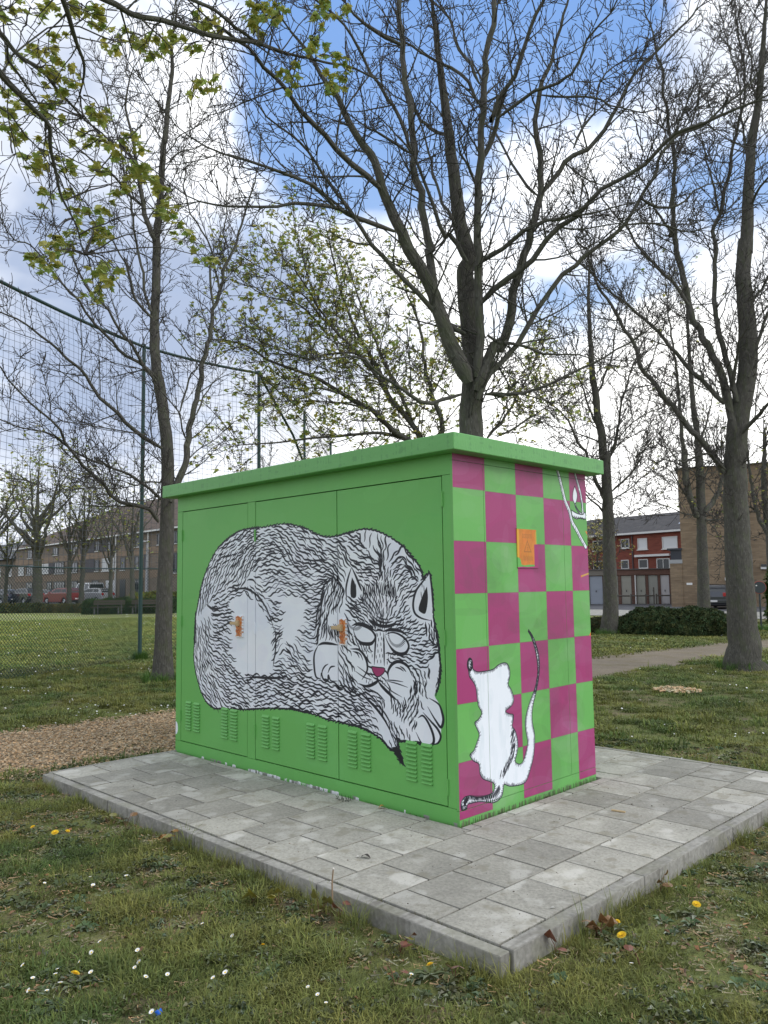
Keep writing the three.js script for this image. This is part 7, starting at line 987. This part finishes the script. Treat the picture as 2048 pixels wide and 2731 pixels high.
  // grass standing along the kerbs and round the feet of the trees
  const tall = tuft(12, 0.13, 0.03, 0.75, 0.0042, 6), edgeList = []; for (let i = 0; i < 900; i++) { const side = r(), t = r(); let x, z; if (side < 0.55) { x = lerp(-3.6, 1.3, t); z = 1.265 + 0.1 * r() * r(); } else { x = 1.275 + 0.1 * r() * r(); z = lerp(-2.6, 1.25, t); } if (r() < 0.45 + 0.5 * sstep(-0.1, 0.3, fbm(x * 1.4, 12, z * 1.4, 2))) continue; const s = 0.35 + 0.6 * r(); edgeList.push([x, groundY(x, z) - 0.005, z, r() * 6.28, s, s * (0.7 + 0.5 * r()), s, 0, 0, ...turfTint(x, z, r)]); }
  for (const [x, z, R] of [[-9.08, -3.06, 0.3], [-2.33, -10.64, 0.36], [-9.05, -18, 0.34], [-13.2, -4.8, 0.12], [-6.06, -21.94, 0.2]]) for (let i = 0; i < 70; i++) { const a = r() * 6.28, q = R * (0.75 + 0.5 * r()), s = 1.0 + 0.9 * r(); edgeList.push([x + Math.cos(a) * q, 0, z + Math.sin(a) * q, r() * 6.28, s, s, s, 0, 0, 0.6, 1, 0.7]); }
  for (let i = 0; i < 420; i++) { const x = lerp(-13.4, -8.5, r()), z = lerp(-8, 4, r()), e = Math.abs((x + 13.2) * 0.9 + (z + 4.8) * 0.46 * (z > -4.8 ? 1 : 0)); if (e > 0.12) continue; edgeList.push([x, 0, z, r() * 6, 1, 0.9, 1, 0, 0, 0.7, 1, 0.7]); }
  tag(instanced('edge_grass', tall, grassMat, edgeList), 'longer unmown grass along the kerbs and tree feet', 'grass');
}
{ // grass tussocks one can pick out
  const g = [tuft(70, 0.15, 0.07, 0.9, 0.004, 21), tuft(55, 0.11, 0.07, 1.2, 0.004, 22), tuft(16, 0.24, 0.025, 0.35, 0.006, 23)], mats = [grassMat, new THREE.MeshPhysicalMaterial({ color: rgb(0.17, 0.21, 0.045), roughness: 0.75, transmission: 0.25, thickness: 0, side: THREE.DoubleSide })];
  [['dense bright grass tussock below the middle of the front kerb, beside the dry stem', 0.46, 1.33, 0, 0, 1.0], ['yellow-green tussock in front of the kerb, nearest below the dry stem', 0.63, 1.58, 1, 1, 1.0], ['wide yellowish tussock between the large daisy and the kerb corner', 0.83, 1.7, 1, 0, 0.9], ['tall feathery tussock at the front kerb beside the orange-brown leaves', -1.12, 1.27, 0, 0, 1.05], ['upright tall blades at the right kerb, first from the kerb corner', 1.285, 0.68, 2, 0, 0.72], ['upright thin blades at the right kerb, second from the kerb corner', 1.28, 0.42, 2, 0, 0.6], ['leafy clump standing out from the right kerb near the red leaf', 1.36, 0.80, 2, 0, 0.5], ['grass clump against the far end of the right kerb', 1.29, -1.16, 0, 0, 0.8], ['soft yellow-green tussock at the lower left among daisies', 0.24, 1.9, 1, 1, 1.0], ['pale green tussock in the left foreground turf', -0.06, 1.97, 1, 1, 0.85], ['long-bladed tussock near the lower left dandelion', 0.03, 2.3, 1, 0, 1.0], ['bright tussock at the far left of the foreground turf', -1.46, 2.1, 1, 1, 1.1]]
    .forEach(([label, x, z, k, m, s]) => { const t = thing('grass_tussock', label, 'grass tussock', [x, groundY(x, z) - 0.006, z], x * 7, 'grass tussocks in the foreground'); t.scale.setScalar(s); part(t, 'blades', g[k], mats[m]); });
}
{ // daisies and dandelions of the foreground
  const petals = (n, r0, r1, w, lift) => { const s = new Shape3(); for (let i = 0; i < n; i++) { const a = (i / n) * 6.283, c = Math.cos(a), d = Math.sin(a); s.quad([c * r0 - d * w * 0.5, 0, d * r0 + c * w * 0.5], [c * r0 + d * w * 0.5, 0, d * r0 - c * w * 0.5], [c * r1 + d * w, lift, d * r1 - c * w], [c * r1 - d * w, lift, d * r1 + c * w]); } return s.build(); };
  const stemMat = plain(0.10, 0.14, 0.045), whiteP = plain(0.78, 0.78, 0.76, { side: THREE.DoubleSide }), yellow = plain(0.75, 0.50, 0.02, { side: THREE.DoubleSide }), pet = petals(15, 0.003, 0.0105, 0.0019, 0.003), cen = new THREE.SphereGeometry(0.0042, 8, 5).scale(1, 0.6, 1), stem = new THREE.CylinderGeometry(0.0009, 0.0011, 0.045, 5).translate(0, -0.0225, 0);
  const mk = () => { const t = thing('daisy', 'small white daisy in the foreground turf, near the camera', 'daisy', [0, 0, 0], 0, 'daisies in the foreground turf'), f = new THREE.Group(); part(t, 'stem', stem, stemMat); part(t, 'petals', pet, whiteP); part(t, 'flower_centre', cen, yellow); return t; };
  const DAISIES = [ [-0.19, 2.58], [-0.06, 2.59], [0.03, 2.64], [0.08, 2.59], [-0.04, 2.50], [-0.01, 2.52], [0.06, 2.53], [-0.94, 1.95], [-0.85, 1.79], [-0.82, 1.99], [-1.02, 2.16], [0.07, 2.41], [0.13, 2.25], [-0.00, 2.17], [0.09, 2.21], [0.24, 2.26], [0.49, 2.37], [0.27, 2.18], [0.45, 2.08], [0.43, 2.01], [0.20, 1.82], [-0.03, 1.83], [-0.19, 2.25], [-0.12, 2.32], [-0.06, 2.40], [0.20, 1.82], [0.80, 1.88], [0.87, 1.89], [0.93, 1.90], [1.00, 1.51], [1.60, 0.84] ];
  const r = rng(300), first = mk(); DAISIES.forEach(([x, z], i) => { const t = i ? copyOf(first) : first; t.position.set(x, groundY(x, z) + 0.046, z); t.rotation.set(0.35 + (r() - 0.5) * 0.9, r() * 6.28, (r() - 0.5) * 0.9); t.scale.setScalar(0.65 + 0.4 * r()); });
  const heads = mergeGeometries([petals(22, 0.004, 0.021, 0.0022, 0.003), petals(18, 0.003, 0.016, 0.002, 0.007), petals(12, 0.001, 0.010, 0.002, 0.010)]), leaf = new Shape3(); for (let k = 0; k < 6; k++) { const a = k * 1.05, c = Math.cos(a), d = Math.sin(a), l = 0.09, w = 0.012; leaf.quad([0, 0, 0], [c * l * 0.6 - d * w, 0.02, d * l * 0.6 + c * w], [c * l, 0.012, d * l], [c * l * 0.6 + d * w, 0.02, d * l * 0.6 - c * w]); } const leaves = leaf.build().translate(0, -0.055, 0), dstem = new THREE.CylinderGeometry(0.0016, 0.002, 0.06, 6).translate(0, -0.03, 0);
  [['yellow dandelion farthest left in the turf', -2.06, 1.82], ['largest of the yellow dandelions left of the front kerb', -1.81, 1.78], ['small half-hidden dandelion just right of the largest left one', -1.83, 1.69], ['yellow dandelion among the daisies at the lower left', 0.06, 2.47], ['dandelion bud of deep yellow in the middle foreground', 0.36, 1.77], ['yellow dandelion in front of the kerb corner, left of the corner gap', 1.02, 1.42], ['flat open dandelion at the foot of the right kerb, below the brown leaves', 1.46, 0.66], ['spiky yellow dandelion alone in the right lawn', 1.55, 0.11], ['tiny dandelion tucked behind the brown leaves at the right kerb', 1.37, 0.53]]
    .forEach(([label, x, z], i) => { const t = thing('dandelion', label, 'dandelion', [x, groundY(x, z) + 0.055, z], i, 'dandelions in the foreground'); t.scale.setScalar([0.75, 1.05, 0.7, 0.85, 0.6, 0.75, 1, 0.95, 0.55][i]); const h = part(t, 'flower_head', heads, yellow); h.rotation.x = 0.4; part(t, 'stem', dstem, stemMat); part(t, 'rosette', leaves, weedMat); });
}
{ // sprouting plants with heart-shaped leaves along the kerbs
  const heart = (() => { const s = new Shape3(), o = [[0, 0], [0.25, -0.16], [0.46, 0.02], [0.42, 0.35], [0.22, 0.72], [0, 1], [-0.22, 0.72], [-0.42, 0.35], [-0.46, 0.02], [-0.25, -0.16]], z = (q) => 0.35 * Math.abs(q[0]) - 0.18 * q[1] * q[1], c = [0, 0.4, z([0, 0.4])]; for (let i = 0; i < o.length; i++) { const a = o[i], b = o[(i + 1) % o.length]; s.tri([a[0], a[1], z(a)], [b[0], b[1], z(b)], c); } return s.build(); })();
  const M = { yellow: [0.30, 0.27, 0.04], olive: [0.22, 0.21, 0.05], brown: [0.22, 0.115, 0.04], red: [0.19, 0.065, 0.035], orange: [0.30, 0.15, 0.035] }, mats = Object.fromEntries(Object.entries(M).map(([k, c]) => [k, new THREE.MeshPhysicalMaterial({ color: rgb(...c), roughness: 0.55, transmission: 0.25, thickness: 0, side: THREE.DoubleSide })])), stemM = plain(0.14, 0.07, 0.04), r = rng(400);
  [['orange-brown sprout of large leaves at the front kerb beside the feathery tussock', -1.26, 1.30, 'orange', 6, 0.075], ['pale olive sprout leftmost along the front kerb', -1.97, 1.36, 'olive', 4, 0.06], ['brown and olive sprout just right of the leftmost one', -1.80, 1.31, 'brown', 3, 0.06], ['single yellow upright leaf out in the turf before the front kerb', -0.13, 1.47, 'yellow', 2, 0.09], ['yellow drooping leaves right beside the single yellow leaf', -0.02, 1.40, 'yellow', 4, 0.07], ['olive-brown sprout left of the dry stem', 0.25, 1.36, 'olive', 5, 0.07], ['red-brown sprout to the right of the dense bright tussock', 0.78, 1.35, 'red', 5, 0.06], ['small red sprout at the foot of the dry stem', 0.33, 1.30, 'red', 3, 0.06], ['small reddish sprout before the yellow dandelion at the kerb corner', 0.95, 1.55, 'red', 3, 0.05], ['dull red heart-shaped leaf left of the kerb corner', 1.10, 1.36, 'red', 2, 0.07], ['dark red leaf against the right kerb near the corner', 1.30, 0.92, 'red', 2, 0.075], ['big brown leaves on a sprout at the right kerb, above the flat open dandelion', 1.33, 0.63, 'brown', 7, 0.075], ['brown sprout half way along the right kerb', 1.29, -0.04, 'brown', 3, 0.06], ['reddish leaf in the right lawn below the flat open dandelion', 1.6, 0.76, 'red', 2, 0.06]]
    .forEach(([label, x, z, col, n, size]) => { const t = thing('kerbside_sprout', label, 'plant', [x, groundY(x, z) - 0.005, z], 0, 'sprouts along the kerbs'); for (let k = 0; k < n; k++) { const a = r() * 6.28, l = 0.03 + 0.07 * r(), q = [Math.cos(a) * l * 0.6, 0.03 + l * 0.6, Math.sin(a) * l * 0.6]; part(t, 'stem', new Shape3().tube([[0, 0, 0], [q[0] * 0.4, q[1] * 0.7, q[2] * 0.4], q], [0.0022, 0.0018, 0.0014], 5).build(), stemM); const f = part(t, 'leaf', heart, mats[r() < 0.75 ? col : 'olive']); f.position.set(...q); f.rotation.set(1.3 + (r() - 0.5) * 1.3, 0.8 + (r() - 0.5) * 1.6, (r() - 0.5) * 0.6, 'YXZ'); f.scale.setScalar(size * (0.6 + 0.4 * r())); } });
}
{ // odds and ends
  const t = thing('dry_stem', 'dry cut plant stem standing at the middle of the front kerb', 'plant stem', [0.25, 0, 1.275]), tan = plain(0.27, 0.19, 0.12); part(t, 'stalk', new Shape3().tube([[0, -0.02, 0], [0.006, 0.08, 0.004], [0.0, 0.15, 0.0], [0.012, 0.215, 0.002]], [0.0045, 0.004, 0.0045, 0.0032], 6).build(), tan); part(t, 'cut_end', new THREE.SphereGeometry(0.0055, 8, 6).translate(0.012, 0.216, 0.002), plain(0.6, 0.56, 0.5)); part(t, 'cut_end', new THREE.SphereGeometry(0.005, 8, 6).translate(-0.004, 0.15, 0.005), plain(0.6, 0.56, 0.5));
  const cap = thing('bottle_cap', 'bright blue plastic cap lying in the turf at the bottom', 'bottle cap', [0.47, groundY(0.47, 2.33) + 0.02, 2.33], 0.4), blue = plain(0.01, 0.13, 0.65, { roughness: 0.35 }); part(cap, 'skirt', new THREE.CylinderGeometry(0.0135, 0.0138, 0.015, 24), blue); const d = part(cap, 'top', new THREE.CylinderGeometry(0.0125, 0.0134, 0.002, 24).translate(0, 0.0085, 0), blue); cap.rotation.z = 0.5;
  const curl = (w, l, h) => { const s = new Shape3(); for (let i = 0; i < 5; i++) { const a = i / 5, b = (i + 1) / 5, e = (q) => [l * (q - 0.5), h * Math.sin(q * 3.1), w * Math.sin(0.3 + q * 2.5)]; const A = e(a), B = e(b); s.quad([A[0], A[1], -A[2]], [A[0], A[1] + 0.003, A[2]], [B[0], B[1] + 0.003, B[2]], [B[0], B[1], -B[2]]); } return s.build(); };
  const scrap = (name, label, cat, x, z, geo, m, turn = 0) => { const o = part(null, name, geo, m); o.position.set(x, HS + 0.003, z); o.rotation.y = turn; tag(o, label, cat); return o; }, two = { side: THREE.DoubleSide };
  scrap('fallen_leaf', 'orange curled leaf on the slabs at the foot of the cat side', 'leaf', -0.62, 0.07, curl(0.02, 0.05, 0.02), plain(0.42, 0.19, 0.045, two), 0.9);
  scrap('crumpled_leaf', 'blackened crumpled leaf lying on a slab in front of the cat', 'leaf', 0.0, 0.81, curl(0.016, 0.055, 0.016), plain(0.03, 0.025, 0.022, two), 0.3);
  scrap('paper_scrap', 'white scrap beside the blackened leaf on the slab', 'litter', -0.035, 0.835, curl(0.012, 0.02, 0.006), plain(0.62, 0.6, 0.55, two), 1.2);
  scrap('wood_sliver', 'pale wood sliver on the slabs right of the chequered side', 'wood chip', 0.58, -0.92, box(-0.045, 0.045, 0, 0.008, -0.007, 0.007), plain(0.48, 0.36, 0.2), 0.2);
  scrap('white_fleck', 'white fleck on the slab next to the right kerb', 'litter', 1.13, 0.69, curl(0.006, 0.028, 0.004), plain(0.68, 0.68, 0.66, two), 0.8);
  scrap('white_feather', 'small white fleck near the front kerb toward the left end', 'litter', -1.89, 1.08, curl(0.006, 0.03, 0.004), plain(0.68, 0.68, 0.66, two), 0.2);
  const moss = thing('moss_tuft', 'dark weed tuft in the joint at the foot of the cat side', 'weed', [-0.97, HS - 0.004, 0.1]); part(moss, 'blades', tuft(40, 0.035, 0.05, 1.5, 0.004, 77), plain(0.035, 0.045, 0.02, two)); moss.scale.set(1.6, 1, 0.7);
  const crumbs = [], r = rng(500); for (let i = 0; i < 420; i++) { const x = lerp(-3.3, 1.15, r()), z = lerp(-2.5, 1.13, r()); if (x < 0.04 && x > -3.46 && z < 0.04 && z > -1.67) continue; const s = 0.002 + 0.006 * r() * r(), k = 0.1 + 0.5 * r() * r(); crumbs.push([x, HS + 0.001, z, r() * 6.28, s, s * 0.5, s * 0.8, 0, 0, k, k * 0.9, k * 0.75]); }
  tag(instanced('crumbs', new THREE.DodecahedronGeometry(1, 0), plain(0.6, 0.55, 0.5), crumbs), 'specks of earth and grit scattered over the slabs', 'grit');
  const joint = [], J = tuft(7, 0.03, 0.012, 1.2, 0.0026, 31); for (let i = 0; i < 420; i++) { const q = r(); let x, z; if (q < 0.3) { x = lerp(-3.38, 1.17, r()); z = 1.161 + 0.004 * (r() - 0.5); } else if (q < 0.6) { x = 1.173; z = lerp(-2.6, 1.15, r()); } else if (q < 0.8) { x = lerp(-3.4, 0.03, r()); z = 0.018 + 0.012 * r(); } else { x = 0.018 + 0.012 * r(); z = lerp(-1.65, 0, r()); } const s = 0.35 + 0.5 * r(); joint.push([x, HS - 0.014, z, r() * 6.28, s, s, s, 0, 0, ...tint(r, 0.7)]); }
  tag(instanced('joint_moss', J, plain(0.07, 0.075, 0.03, two), joint), 'tiny moss and grass in the joints of the paving', 'moss');
}
renderer.render(scene, camera);
